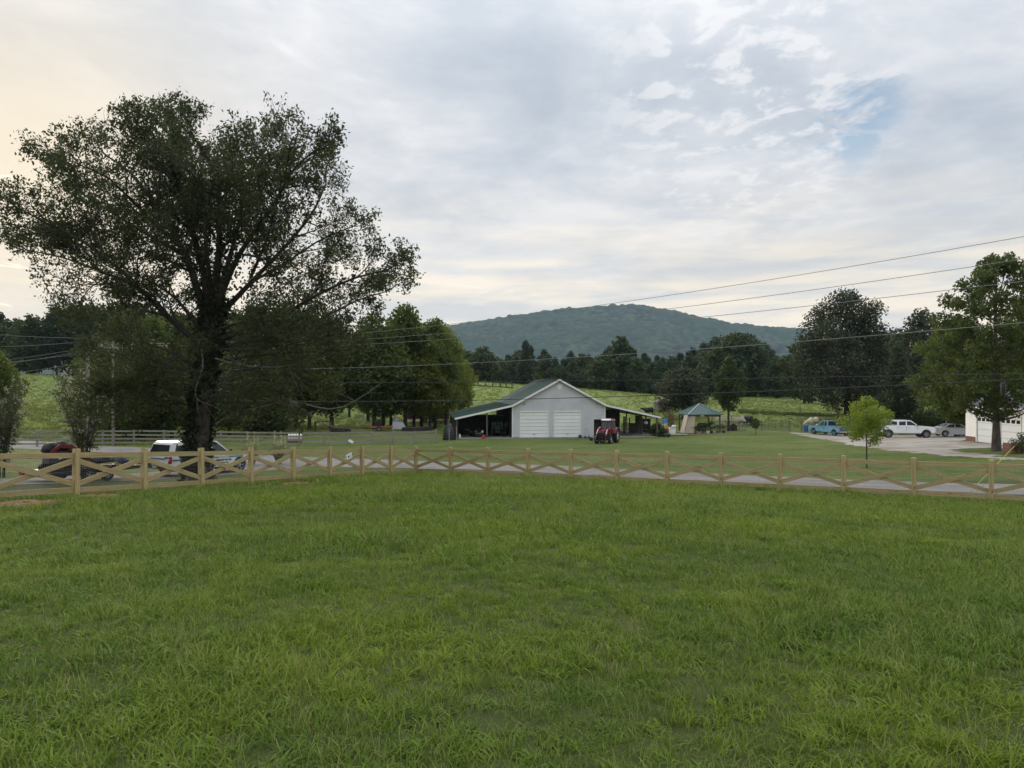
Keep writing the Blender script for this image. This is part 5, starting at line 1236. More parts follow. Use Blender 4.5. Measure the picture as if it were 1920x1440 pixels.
# ------------------------------------------------------------------ vehicles
def arch(cx, r, n=10): return [(cx + r * math.cos(math.pi * k / n), r * .98 + r * math.sin(math.pi * k / n) * .98) for k in range(n + 1)]
def body_shell(name, top, zb, wheels, r, W, mcol, parent, tum=.05, bev=.045, rear=None, front=None):
    """lower body: side profile with wheel arches, extruded and pulled in towards sill, shoulder and corners"""
    x0, x1 = top[0][0], top[-1][0]; poly = list(top) + [(x1, zb + .05)]
    for cx_ in sorted(wheels, reverse=True):
        a = [(cx_ + r * 1.16 * math.cos(math.pi * k / 10), max(zb, r + r * 1.16 * math.sin(math.pi * k / 10)) if 0 < k < 10 else zb) for k in range(11)]; poly += a
    poly.append((x0, zb + .05)); L2 = max(abs(x0), abs(x1)); zt = max(z for x, z in top)
    mb = MB(); mb.prism(poly, -W / 2, W / 2)
    for v in mb.v:
        s = 1 - .055 * (abs(v.x) / L2) ** 5 - tum * max(0, (v.z - .62 * zt) / zt) - .05 * max(0, (.45 - v.z))
        v.y *= s
    return mb.build(name, mcol, parent, True, bev)
def vehicle(name, label, loc, rz, W, r, wheels, top, zb, cab, mcol, mrim, tyre_w=.24, spokes=6, cabmat=None, tum_c=.13, cat='car', rimf=.66):
    v = empty(name, loc, rz); tag(v, label, cat); v['_w'] = W
    body_shell('body', top, zb, wheels, r, W, mcol, v)
    for cx_ in wheels:
        for s in (-1, 1): wheel('wheel', v, (cx_, s * (W / 2 - tyre_w * .50), r), r, tyre_w, r * rimf, mrim, spokes, False, s)
        MB().box(cx_ - r * 1.1, cx_ + r * 1.1, -W / 2 + .3, W / 2 - .3, r * .6, r * 1.9).build('wheel_well', m_black, v)
    # cabin: profile polygon with tumblehome
    zlo = min(z for x, z in cab); zhi = max(z for x, z in cab); hwf = lambda z: W / 2 - .035 - tum_c * (z - zlo) / (zhi - zlo)
    mb = MB(); mb.prism(cab, -1, 1)
    for q in mb.v: q.y = math.copysign(hwf(q.z), q.y)
    mb.build('cabin', cabmat or mcol, v, True, .04); return v, hwf
def side_win(v, hwf, poly, name='side_window', m=None, out=.006):
    for s in (-1, 1):
        mb = MB(); a = [(x, s * (hwf(z) + out), z) for x, z in poly]; b = [(x, s * (hwf(z) - .03), z) for x, z in poly]
        mb.face(a if s > 0 else a[::-1]); n = len(a)
        for k in range(n): mb.face([a[k], a[(k + 1) % n], b[(k + 1) % n], b[k]])
        mb.build(name, m or m_glass, v)
def end_win(v, hwf, p0, p1, name, inset=.10, out=.008, m=None):
    (xa, za), (xb, zb_) = p0, p1; d = Vector((xb - xa, 0, zb_ - za)).normalized(); n = Vector((d.z, 0, -d.x)); n = n if (n.x > 0) == (name == 'windscreen') else -n
    a = Vector((xa, 0, za)) + d * .05 + n * out; b = Vector((xb, 0, zb_)) - d * .05 + n * out; ha, hb = hwf(za) - inset, hwf(zb_) - inset
    MB().face([(a.x, -ha, a.z), (a.x, ha, a.z), (b.x, hb, b.z), (b.x, -hb, b.z)]).build(name, m or m_glass, v)
def both(v, f, name, m, **kw):
    for s in (-1, 1): mb = MB(); f(mb, s); mb.build(name, m, v, **kw)
m_tail = M('tail_red', (.42, .012, .014), .2, .05); m_amber = M('amber_lens', (.55, .22, .03), .2, .05); m_lens = M('clear_lens', (.62, .64, .66), .12, .05)
m_cwhite = M('car_white', (.78, .79, .80), .28, .03, 1.0, coat=.5); m_cblue = M('car_blue', (.18, .37, .49), .30, .10, 1.0, coat=.4); m_cblued = M('car_dark_blue', (.045, .15, .23), .32, .1, 1.0, coat=.4)
m_csilver = M('car_silver', (.46, .46, .47), .34, .03, .6, metal=.0, coat=.4); m_alu = M('alloy', (.36, .365, .38), .35, .05, 1, metal=.2)
m_plate = M('number_plate', (.62, .64, .62), .5, .05)
def door_lines(v, hwy, xs, z0, z1):
    for x in xs: both(v, lambda mb, s: mb.box(x - .007, x + .007, s * hwy - .006, s * hwy + .006, z0, z1), 'door_seam', m_dgrey)
def handles(v, hwy, xs, z, m): 
    for x in xs: both(v, lambda mb, s: mb.box(x - .09, x + .09, min(s * hwy, s * (hwy + .04)), max(s * hwy, s * (hwy + .04)), z, z + .04), 'door_handle', m)
def mirrors(v, hwy, x, z, m): both(v, lambda mb, s: (mb.beam((x, s * hwy, z), (x, s * (hwy + .12), z + .03), .05, .05), mb.ball((x, s * (hwy + .19), z + .06), .12, 10, 6, (.5, .9, .95))), 'mirror', m, smooth=True)

# 1. white double-cab pickup with canopy and lettering, on the lane
hd = Vector((.50, .866)); rr_ = Vector((U(316, 37.6), 37.6)); lp = rr_ + hd * 2.72 + Vector((-hd.y, hd.x)) * .95
tz = [g0(*(lp + hd * k)) for k in (-1.6, 1.75)]; pz = sum(tz) / 2 + .04
tw, hwf = vehicle('pickup_truck', 'white lettered pickup with a canopy on its bed behind the left fence', Vector((lp.x, lp.y, pz)), math.atan2(hd.y, hd.x), 1.88, .385, (-1.62, 1.72),
              [(-2.70, .62), (-2.70, 1.08), (-1.0, 1.10), (1.05, 1.10), (1.35, 1.09), (2.25, 1.0), (2.55, .86), (2.68, .70)], .36, [(-.95, 1.06), (-.92, 1.52), (-.70, 1.78), (.10, 1.80), (.30, 1.76), (1.15, 1.06)], m_cwhite, m_alu, .26, 6, cat='pickup', rimf=.68)
tw.rotation_euler.y = -math.atan2(tz[1] - tz[0], 3.35)
cn = MB(); cn.prism([(-2.68, 1.085), (-2.45, 1.72), (-2.28, 1.79), (-.93, 1.82), (-.93, 1.085)], -1, 1)
for q in cn.v: q.y = math.copysign(.90 - .15 * (q.z - 1.08) / .74, q.y)
can = cn.build('canopy', m_cwhite, tw, True, .05); hcan = lambda z: .90 - .15 * (z - 1.08) / .74
side_win(can, hcan, [(-2.36, 1.20), (-2.22, 1.60), (-1.70, 1.62), (-1.70, 1.20)], 'canopy_window'); side_win(can, hcan, [(-1.48, 1.20), (-1.48, 1.62), (-1.04, 1.63), (-1.04, 1.20)], 'canopy_window')
end_win(can, hcan, (-2.668, 1.12), (-2.465, 1.68), 'rear_window', .10, .012)
side_win(tw, hwf, [(-.80, 1.14), (-.78, 1.50), (-.62, 1.70), (-.16, 1.72), (-.16, 1.14)]); side_win(tw, hwf, [(-.06, 1.14), (-.06, 1.72), (.22, 1.70), (.95, 1.14)], m=m_glass2)
end_win(tw, hwf, (1.15, 1.06), (.30, 1.76), 'windscreen', .12)
both(tw, lambda mb, s: mb.box(-2.74, -2.58, s * .93 - .09, s * .93 + .03, .70, 1.06), 'tail_light', m_tail, bevel=.02)
both(tw, lambda mb, s: mb.box(-2.745, -2.60, s * .93 - .07, s * .93 + .034, .86, .94), 'reverse_light', m_lens)
both(tw, lambda mb, s: mb.ball((2.48, s * .70, .84), .14, 10, 6, (.9, 1.1, .6)), 'headlight', m_lens, smooth=True)
MB().box(-2.86, -2.66, -.86, .86, .42, .60).build('rear_bumper', m_dgrey, tw, False, .03); MB().box(-2.885, -2.862, -.16, .16, .46, .58).build('number_plate', m_plate, tw); MB().box(2.55, 2.76, -.86, .86, .40, .66).build('front_bumper', m_cwhite, tw, True, .06)
MB().box(-2.735, -2.70, -.6, .6, .90, .97).build('tailgate_strip', m_cblued, tw); MB().box(-2.735, -2.70, -.82, -.62, .96, 1.04).build('tailgate_handle', m_black, tw)
door_lines(tw, .925, (-.92, -.11, 1.02), .46, 1.06); handles(tw, .925, (-.30, .55), .93, m_cwhite); mirrors(tw, .86, .98, 1.16, m_black)
for nm, x0, x1, z0, z1, mm in (('blue_band', -.9, 1.9, .845, .935, M('sign_blue', (.08, .33, .50), .4, .05)), ('dark_band', -2.5, -.95, .82, .90, m_cblued), ('swoosh', -.9, .05, .56, .66, m_cblued)):
    for s in (-1, 1):
        mb = MB(); y = s * .936
        if nm == 'swoosh': mb.face([(x0, y, z0), (x1, y, z0 + .12), (x1 - .2, y, z1 + .06), (x0, y, z1)])
        else: mb.face([(x0, y, z0), (x1, y, z0), (x1, y, z1), (x0, y, z1)])
        mb.build(nm, mm, tw)
def lettering(txt, size, m, parent, loc, rot, name='lettering', shear=.0):
    cu = bpy.data.curves.new(name, 'FONT'); cu.body = txt; cu.size = size; cu.align_x = 'CENTER'; cu.shear = shear; cu.extrude = .002; cu.offset = .006 * size / .15
    ob = bpy.data.objects.new(name, cu); col.objects.link(ob); dg = bpy.context.evaluated_depsgraph_get(); me = bpy.data.meshes.new_from_object(ob.evaluated_get(dg)); bpy.data.objects.remove(ob); bpy.data.curves.remove(cu)
    me.materials.clear(); me.materials.append(m); o = link(name, me, parent, loc); o.rotation_euler = rot; return o
for s in (-1, 1):
    rot = (R(90), 0, 0 if s < 0 else R(180))
    lettering('Improvement', .175, m_black, tw, (.62, s * .940, .69), rot, shear=.25); lettering('& Fencing', .165, m_black, tw, (.60, s * .940, .53), rot, shear=.25)
MB().box(.3, .95, -.9365 - .004, -.9365, .855, .925).build('pale_label', m_plate, tw)

# 2. light blue extended-cab pickup
def pk(u, v, d): p = GU(u, d); return p
bp = GU(1556, 90.0); bh = Vector((-.30, .954)) 
bt, hwf = vehicle('pickup_truck', 'light blue old extended-cab pickup parked left on the gravel', bp + Vector((0, 0, .04)), math.atan2(bh.y, bh.x), 1.95, .37, (-1.75, 1.75),
              [(-2.75, .55), (-2.75, 1.16), (-.62, 1.18), (-.60, 1.02), (1.05, 1.08), (2.55, 1.02), (2.72, .92), (2.74, .60)], .36, [(-.62, 1.0), (-.60, 1.70), (-.5, 1.74), (.42, 1.75), (.52, 1.72), (1.12, 1.05)], m_cblue, m_chrome, .25, 6, cat='pickup')
side_win(bt, hwf, [(-.50, 1.14), (-.48, 1.66), (-.12, 1.67), (-.12, 1.14)]); side_win(bt, hwf, [(-.04, 1.12), (-.04, 1.67), (.40, 1.67), (.92, 1.12)], m=m_glass2); end_win(bt, hwf, (1.12, 1.05), (.52, 1.72), 'windscreen', .1); end_win(bt, hwf, (-.62, 1.15), (-.60, 1.70), 'rear_window', .12)
MB().box(-2.68, -.72, -.80, .80, 1.185, 1.20).build('bed_floor', m_black, bt); both(bt, lambda mb, s: mb.box(-2.72, -.65, s * .92 - .07, s * .92 + .03, 1.16, 1.22), 'bed_rail', m_cblue, bevel=.02)
both(bt, lambda mb, s: mb.box(-1.6 + 1.0, -.64 + .02, s * .5 - .02, s * .5 + .02, 1.2, 1.72), 'headache_rack', m_black); MB().box(-.70, -.64, -.85, .85, 1.68, 1.74).build('rack_bar', m_black, bt)
both(bt, lambda mb, s: mb.box(-2.79, -2.68, s * .90 - .10, s * .90 + .06, .72, 1.12), 'tail_light', m_tail, bevel=.015); MB().box(-2.775, -2.75, -.75, .75, .60, 1.12).build('tailgate', m_cblued, bt)
MB().box(-2.92, -2.72, -.92, .92, .44, .60).build('rear_bumper', m_chrome, bt, True, .03); MB().box(2.70, 2.86, -.92, .92, .44, .62).build('front_bumper', m_chrome, bt, True, .04)
both(bt, lambda mb, s: mb.box(2.66, 2.76, s * .72 - .18, s * .72 + .18, .72, .90), 'headlight', m_lens); MB().box(2.70, 2.76, -.5, .5, .72, .92).build('grille', m_black, bt)
both(bt, lambda mb, s: mb.box(-2.6, 2.5, s * .965 - .008, s * .965 + .008, .40, .52), 'rocker_band', m_cblued); door_lines(bt, .972, (-.10, 1.05), .45, 1.0); handles(bt, .965, (.1,), .9, m_chrome); mirrors(bt, .92, .98, 1.12, m_chrome)
# 3. white crew-cab pickup
wp = GU(1695, 82); wt_, hwf = vehicle('pickup_truck', 'white lifted crew-cab pickup parked behind the lime-green tree', wp + Vector((0, 0, .04)), math.atan2(-.13, .99), 2.03, .44, (-1.95, 1.95),
              [(-2.95, .75), (-2.95, 1.36), (-1.02, 1.38), (-1.0, 1.26), (1.05, 1.32), (2.70, 1.24), (2.86, 1.10), (2.90, .72)], .52, [(-1.04, 1.24), (-1.0, 1.84), (-.82, 1.93), (.30, 1.95), (.46, 1.90), (1.22, 1.28)], m_cwhite, m_alu, .30, 6, cat='pickup', rimf=.60)
side_win(wt_, hwf, [(-.86, 1.40), (-.84, 1.80), (-.16, 1.84), (-.16, 1.40)]); side_win(wt_, hwf, [(-.04, 1.40), (-.04, 1.84), (.34, 1.84), (.96, 1.40)]); end_win(wt_, hwf, (1.22, 1.28), (.46, 1.90), 'windscreen', .1); end_win(wt_, hwf, (-1.04, 1.38), (-1.0, 1.84), 'rear_window', .12)
both(wt_, lambda mb, s: mb.box(2.78, 2.93, s * .84 - .16, s * .84 + .12, .92, 1.16), 'headlight', m_lens, bevel=.02); MB().box(2.88, 2.94, -.66, .66, .78, 1.14).build('grille', m_black, wt_); MB().box(2.82, 3.05, -.98, .98, .54, .76).build('front_bumper', m_chrome, wt_, True, .05); MB().box(-3.1, -2.92, -.95, .95, .56, .72).build('rear_bumper', m_chrome, wt_, True, .03)
both(wt_, lambda mb, s: mb.box(-2.98, -2.86, s * .95 - .08, s * .95 + .04, .9, 1.3), 'tail_light', m_tail); both(wt_, lambda mb, s: mb.box(-1.0, 1.0, s * 1.02 - .06, s * 1.02 + .06, .40, .48), 'side_step', m_black); both(wt_, lambda mb, s: mb.box(-1.0, 1.1, s * 1.0 - .012, s * 1.0 + .02, .78, .82), 'door_moulding', m_cwhite)
door_lines(wt_, 1.005, (-1.0, -.10, 1.05), .58, 1.26); handles(wt_, 1.0, (-.75, .15), 1.14, m_cwhite); mirrors(wt_, .95, 1.0, 1.36, m_black); MB().box(-2.88, -1.1, -.85, .85, 1.385, 1.40).build('bed_floor', m_black, wt_)
# 4. silver sedan
sp = GU(1789, 84.5); sd_, hwf = vehicle('sedan', 'silver sedan parked beside the white garage corner', sp + Vector((0, 0, .04)), math.atan2(-.06, .997), 1.82, .335, (-1.40, 1.38),
              [(-2.36, .50), (-2.40, .80), (-2.30, .98), (-1.70, 1.02), (.95, .97), (1.70, .90), (2.22, .76), (2.38, .60), (2.38, .42)], .24, [(-1.95, .98), (-1.60, 1.10), (-.95, 1.40), (-.45, 1.46), (.15, 1.45), (.42, 1.40), (1.22, .94)], m_csilver, m_alu, .22, 8, tum_c=.2, rimf=.70)
side_win(sd_, hwf, [(-1.36, 1.05), (-.88, 1.34), (-.36, 1.38), (-.36, 1.03)]); side_win(sd_, hwf, [(-.28, 1.03), (-.28, 1.38), (.15, 1.37), (.38, 1.32), (.88, 1.02)]); end_win(sd_, hwf, (1.22, .94), (.42, 1.40), 'windscreen', .1); end_win(sd_, hwf, (-1.60, 1.10), (-.95, 1.40), 'rear_window', .1)
both(sd_, lambda mb, s: mb.ball((-2.26, s * .70, .86), .17, 10, 6, (.6, 1.1, .62)), 'tail_light', m_tail, smooth=True); both(sd_, lambda mb, s: mb.ball((2.14, s * .68, .70), .16, 10, 6, (1, 1, .55)), 'headlight', m_lens, smooth=True)
MB().box(-2.43, -2.40, -.26, .26, .62, .76).build('number_plate', m_plate, sd_); MB().box(-2.46, -2.30, -.84, .84, .34, .56).build('rear_bumper', m_csilver, sd_, True, .06); MB().box(2.28, 2.44, -.84, .84, .30, .54).build('front_bumper', m_csilver, sd_, True, .06)
door_lines(sd_, .897, (-1.0, -.32, .85), .34, .96); handles(sd_, .885, (-.75, .05), .84, m_csilver); mirrors(sd_, .84, .82, 1.02, m_csilver)
for v in (tw, bt, wt_, sd_):
    if '_w' in v: del v['_w']
tag(tw, group='vehicles'); tag(bt, group='vehicles'); tag(wt_, group='vehicles'); tag(sd_, group='vehicles')

# ------------------------------------------------------------------ trailer with mini loader behind the lettered truck
lt = lp - hd * 6.35; ltz = g0(lt.x, lt.y)
tr = empty('utility_trailer', Vector((lt.x, lt.y, ltz + .03)), math.atan2(hd.y, hd.x)); tag(tr, 'low black flatbed trailer hitched behind the lettered pickup', 'trailer')
for k in range(7): MB().box(-2.4, 2.1, -.9 + k * .26, -.66 + k * .26, .50, .545).build('deck_plank', m_oldwood, tr)
for s in (-1, 1):
    MB().box(-2.45, 2.15, s * .96 - .05, s * .96 + .05, .40, .56).build('side_rail', m_black, tr)
    for x in (-.55, .30): wheel('wheel', tr, (x, s * 1.14, .33), .33, .2, .19, m_steel, 5, False, s)
    MB().prism([(-1.0, .5), (-.9, .74), (.65, .74), (.75, .5), (.7, .5), (.6, .70), (-.85, .70), (-.95, .5)], s * 1.02, s * 1.27).build('mudguard', m_black, tr)
    MB().beam((2.1, s * .9, .48), (3.35, 0, .48), .09, .12).build('tongue', m_black, tr); MB().box(-2.5, -2.44, s * .8 - .1, s * .8 + .1, .42, .52).build('tail_light', m_tail, tr)
MB().tube([(2.9, .08, .2), (2.9, .08, .85)], .035, 7).build('jack', m_galv, tr)
def on_tr(x, y=0): a = math.atan2(hd.y, hd.x); return Vector((lt.x + math.cos(a) * x - math.sin(a) * y, lt.y + math.sin(a) * x + math.cos(a) * y, ltz + .575))
ml = empty('mini_loader', on_tr(-1.15), math.atan2(hd.y, hd.x)); tag(ml, 'red and black stand-on mini loader riding on the trailer', 'loader')
for s in (-1, 1):
    MB().prism([(-.75, .06), (-.62, 0), (.55, 0), (.72, .12), (.66, .30), (.35, .40), (-.55, .38), (-.78, .22)], s * .30, s * .52).build('track', m_rubber, ml, True, .03)
    MB().prism([(-.70, .95), (-.30, 1.22), (.2, 1.20), (1.05, .62), (1.22, .25), (1.08, .22), (.92, .52), (.12, 1.02), (-.30, 1.06), (-.6, .82)], s * .34, s * .46).build('lift_arm', m_red, ml, False, .02)
    MB().tube([(-.35, s * .40, .55), (.5, s * .40, .88)], .035, 7).build('lift_cylinder', m_chrome, ml, True)
MB().hexa([(-.7, -.32, .35), (.35, -.32, .35), (.35, .32, .35), (-.7, .32, .35), (-.66, -.28, .98), (.25, -.28, .92), (.25, .28, .92), (-.66, .28, .98)]).build('engine_body', m_dgrey, ml, True, .04)
MB().ball((-.45, 0, 1.02), .34, 14, 8, (1.15, .95, .9)).build('engine_hood', m_black, ml, True); MB().ball((.02, .02, 1.05), .33, 14, 8, (.95, .95, .95)).build('control_tower', m_black, ml, True)
MB().hexa([(.2, -.30, 1.0), (.95, -.26, .62), (.95, .26, .62), (.2, .30, 1.0), (.2, -.28, 1.14), (.98, -.24, .74), (.98, .24, .74), (.2, .28, 1.14)]).build('red_cowl', m_red, ml, True, .03)
MB().hexa([(1.1, -.5, .02), (1.55, -.5, .02), (1.55, .5, .02), (1.1, .5, .02), (1.08, -.5, .5), (1.22, -.5, .45), (1.22, .5, .45), (1.08, .5, .5)]).build('bucket', m_black, ml)
MB().box(-1.05, -.72, -.3, .3, .08, .12).build('stand_platform', m_black, ml)
for k, (x, y, s, lab) in enumerate(((.95, .2, 1.0, 'big black rubbish-bag bundle on the trailer'), (1.5, -.25, .8, 'dark blue tarp bundle at the trailer front'))):
    q = empty('tarp_bundle', on_tr(x, y)); tag(q, lab, 'bundle', 'loads on the trailer'); mb = MB(); mb.ball((0, 0, .26 * s), .42 * s, 14, 9, (1.15, 1, .72))
    for i, v in enumerate(mb.v): v += Vector((math.sin(i * 1.9), math.sin(i * 2.7), math.sin(i * 3.1))) * .025
    mb.build('cover', m_black if k == 0 else M('navy_tarp', (.03, .045, .07), .5, .2), q, True)
    MB().tube([(-.5 * s, 0, .02), (-.35 * s, 0, .42 * s), (0, 0, .60 * s), (.35 * s, 0, .42 * s), (.5 * s, 0, .02)], .018, 6).build('strap', m_cream, q, True)
q = empty('hose_coil', on_tr(2.0, .45)); tag(q, 'yellow-green hose coils at the front of the trailer', 'hose')
m_hose = M('green_hose', (.30, .34, .10), .5, .1)
for k in range(4): MB().tube([Vector((.34 * math.cos(a * .5 + k), .24 * math.sin(a * .5 + k), .12 + .1 * k + .12 * math.sin(a * 1.1 + k))) for a in range(14)], .018, 5).build('loop', m_hose, q, True)
q = empty('post_bundle', on_tr(.25, -.62), math.atan2(hd.y, hd.x)); tag(q, 'pale spare fence boards lying along the trailer edge', 'boards')
for k in range(3): MB().beam((-.9 + k * .1, k * .05, .05 + k * .05), (1.15, .1 + k * .05, .07 + k * .06), .12, .04).build('board', m_pine, q)
# ------------------------------------------------------------------ gazebo and its yard
GD_ = 93.0
gc = GU(1311, GD_ + 1.6); GS = 1.95
gzb = empty('gazebo', gc, R(6)); tag(gzb, 'timber gazebo with a green hipped roof right of the barn', 'gazebo')
m_wood2 = wood('gazebo_timber', (.22, .155, .11), (.12, .08, .055), .3)
for sx in (-1, 1):
    for sy in (-1, 1): MB().beam((sx * GS, sy * GS, -.1), (sx * GS, sy * GS, 2.28), .17, .17, (0, 1, 0)).build('post', m_wood2, gzb)
    MB().beam((sx * GS, -GS - .1, 2.2), (sx * GS, GS + .1, 2.2), .10, .24).build('beam', m_wood2, gzb); MB().beam((-GS + .06, sx * GS, 2.2), (GS - .06, sx * GS, 2.2), .10, .24).build('beam', m_wood2, gzb)
e = GS + .32
for k in range(4):
    a = [(-e, -e), (e, -e), (e, e), (-e, e)]; p, q = a[k], a[(k + 1) % 4]
    mb = MB(); mb.face([(p[0], p[1], 2.36), (q[0], q[1], 2.36), (0, 0, 3.62)]); mb.face([(p[0], p[1], 2.30), (q[0], q[1], 2.30), (q[0], q[1], 2.36), (p[0], p[1], 2.36)]); rp = mb.build('roof_panel', m_groof, gzb)
    rib = MB()
    for t in np.linspace(.08, .92, 9):
        b0 = Vector(p).lerp(Vector(q), t); s = 1 - abs(2 * t - 1); mid_ = (Vector(p) + Vector(q)) / 2; inn = -mid_ ; b1 = b0 + inn * s * .97
        rib.beam((b0.x, b0.y, 2.375), (b1.x, b1.y, 2.375 + 1.26 * s * .97), .04, .03)
    qq = rib.build('roof_rib', m_groof, rp); qq['kind'] = 'stuff'
    MB().beam((p[0], p[1], 2.39), (0, 0, 3.66), .14, .05).build('hip_cap', M('pale_hip_cap', (.25, .38, .35), .4, .08), gzb)
MB().box(-.55, -.1, -GS - .09, -GS - .06, 2.12, 2.36).build('name_board', m_white, gzb)
MB().box(-GS - .25, GS + .25, -GS - .3, GS + .25, -.1, .06).build('floor_slab', m_conc, gzb)
def gl(x, y, z=.06): a = R(6); return Vector((gc.x + math.cos(a) * x - math.sin(a) * y, gc.y + math.sin(a) * x + math.cos(a) * y, gc.z + z))
q = empty('plywood_sheet', gl(-2.25, -1.5), R(96)); tag(q, 'tall beige sheet leaning against the left side of the gazebo', 'board')
m_beige = M('beige_sheet', (.40, .335, .26), .7, .06, 1.0)
MB().hexa([(-.72, .5, 0), (.70, .5, 0), (.70, .54, 0), (-.72, .54, 0), (-.68, -.08, 2.3), (.74, -.08, 2.3), (.74, -.04, 2.3), (-.68, -.04, 2.3)]).build('sheet', m_beige, q)
q = empty('plywood_sheet', gl(-1.55, -2.25), R(-8)); tag(q, 'beige sheet standing at the front left post of the gazebo', 'board')
MB().hexa([(-1.0, -.3, 0), (.0, -.3, 0), (.0, -.26, 0), (-1.0, -.26, 0), (-.78, .12, 2.14), (.22, .12, 2.14), (.22, .16, 2.14), (-.78, .16, 2.14)]).build('sheet', m_beige, q)
q = empty('grill', gl(.1, -.6), R(15)); tag(q, 'black covered grill in the middle of the gazebo', 'grill')
MB().hexa([(-.55, -.3, .12), (.55, -.3, .12), (.55, .3, .12), (-.55, .3, .12), (-.6, -.28, .85), (.6, -.28, .85), (.6, .28, .85), (-.6, .28, .85)]).build('cover', m_black, q, True, .05)
mb = MB(); mb.lathe([(.3, -.5), (.3, .5)], (0, 0, .85), 'x', 16); mb.build('lid', m_dgrey, q, True); MB().beam((-.3, -.34, 1.0), (.3, -.34, 1.0), .03, .03).build('handle', m_steel, q)
for sx in (-.5, .5):
    for sy in (-.25, .25): MB().box(sx - .03, sx + .03, sy - .03, sy + .03, 0, .14).build('leg', m_black, q)
def chair(lab, loc, rz, m):
    c = empty('garden_chair', loc, rz); tag(c, lab, 'chair', 'chairs in the gazebo')
    for k in range(5): MB().box(-.26 + k * .11, -.17 + k * .11, -.28, .28, .38, .41).build('seat_slat', m, c)
    for k in range(5): MB().hexa([(-.30, -.27 + k * .11, .40), (-.27, -.27 + k * .11, .40), (-.27, -.18 + k * .11, .40), (-.30, -.18 + k * .11, .40), (-.5, -.29 + k * .118, 1.08), (-.47, -.29 + k * .118, 1.08), (-.47, -.19 + k * .118, 1.08), (-.5, -.19 + k * .118, 1.08)]).build('back_slat', m, c)
    for sx in (-.26, .27):
        for sy in (-.29, .29): MB().box(sx - .03, sx + .03, sy - .03, sy + .03, 0, .6).build('leg', m, c)
    for sy in (-.31, .31): MB().box(-.32, .34, sy - .06, sy + .06, .6, .63).build('armrest', m, c)
chair('dark slatted garden chair left of the grill', gl(-1.1, -.7), R(-60), m_brownwood); chair('dark slatted garden chair right of the grill', gl(1.1, -.2), R(-110), m_brownwood)
def pot_plant(lab, loc, h, w, lm, seed, mp=None, name='potted_plant'):
    c = empty(name, loc); tag(c, lab, 'plant', 'potted plants round the gazebo'); MB().lathe([(.02, 0), (.16, .01), (.21, .3), (.19, .31), (.17, .26), (.02, .26)], n=14).build('pot', mp or m_brick, c, True)
    rg = np.random.default_rng(seed); pts = rg.normal(size=(260, 3)) * np.array([w, w, h * .28]) * .5 + np.array([0, 0, .3 + h * .45]); pts[:, 2] = np.maximum(pts[:, 2], .3); link('foliage', crown_mesh('foliage', pts, .13, .5, lm, rg), c)
    MB().tube([(0, 0, .2), (.03, 0, .3 + h * .5)], .02, 5).build('stem', m_bark, c)
pot_plant('leafy potted plant at the front left gazebo post', gl(-1.35, -2.35, 0), .9, .5, m_l_bush, 3); pot_plant('low potted plant before the grill', gl(-.35, -2.3, 0), .55, .45, m_l_mid, 4); pot_plant('potted plant with dark leaves right of the grill front', gl(.75, -2.3, 0), .8, .5, m_l_dark, 5, m_dgrey)
pot_plant('tall potted plant at the front right gazebo post', gl(1.55, -2.2, 0), 1.1, .5, m_l_bush, 6); pot_plant('bushy potted plant outside the right gazebo post', gl(2.45, -1.9, 0), 1.0, .55, m_l_dark, 7, m_dgrey); pot_plant('white-potted plant between gazebo posts', gl(.2, -2.5, 0), .5, .35, m_l_yel, 8, m_white)
q = empty('hanging_basket', gl(.95, -1.6, 1.05)); tag(q, 'dark hanging fern basket inside the right of the gazebo', 'basket')
MB().lathe([(.02, 0), (.2, .08), (.24, .22), (.02, .22)], n=12).build('bowl', m_dgrey, q, True); MB().tube([(0, 0, .2), (0, 0, 1.1)], .012, 4).build('chain', m_steel, q); rg = np.random.default_rng(12); link('foliage', crown_mesh('foliage', rg.normal(size=(240, 3)) * np.array([.22, .22, .14]) + np.array([0, 0, .25]), .13, .4, m_l_bush, rg), q)
# flag, white freezer, canna bed, bush, low clutter left of the gazebo
fp = GU(1248, 91.0); q = empty('garden_flag', fp); tag(q, 'blue yellow and red garden flag drooping from a leaning pole', 'flag')
MB().tube([(-.6, 0, 0), (-.55, 0, 1.75), (.15, 0, 2.15)], .018, 6).build('pole', m_steel, q, True)
m_flag = bpy.data.materials.new('flag_cloth'); m_flag.use_nodes = True; nt = m_flag.node_tree; nt.nodes.clear(); g = NG(nt); zf = g.n('ShaderNodeAttribute', attribute_name='band').outputs['Fac']
rmp = g.n('ShaderNodeValToRGB', inp={0: zf}); rmp.color_ramp.interpolation = 'CONSTANT'; rmp.color_ramp.elements[0].color = (.45, .06, .05, 1); rmp.color_ramp.elements[1].position = .22; rmp.color_ramp.elements[1].color = (.62, .40, .12, 1)
for p_, c_ in ((.52, (.60, .58, .50, 1)), (.62, (.10, .27, .55, 1))): el = rmp.color_ramp.elements.new(p_); el.color = c_
bs = g.n('ShaderNodeBsdfPrincipled', inp={'Base Color': rmp.outputs[0], 'Roughness': .8}); o = g.n('ShaderNodeOutputMaterial'); nt.links.new(bs.outputs[0], o.inputs['Surface'])
Vf, Ff, Bf = [], [], []
for i in range(9):
    for j in range(11):
        s, t = i / 8, j / 10; Vf.append((-.42 + s * (.55 + .1 * t) + .22 * t * t, .07 * math.sin(s * 9 + t * 3), 1.78 + .37 * s * (1 - t) - 1.25 * t - .1 * s * t)); Bf.append(1 - t)
for i in range(8):
    for j in range(10): Ff.append((i * 11 + j, (i + 1) * 11 + j, (i + 1) * 11 + j + 1, i * 11 + j + 1))
link('cloth', np_mesh('cloth', Vf, Ff, m_flag, {'band': Bf}, True), q)
q = empty('chest_freezer', GU(1259, 92.5), R(5)); tag(q, 'white chest freezer standing left of the beige sheets', 'freezer')
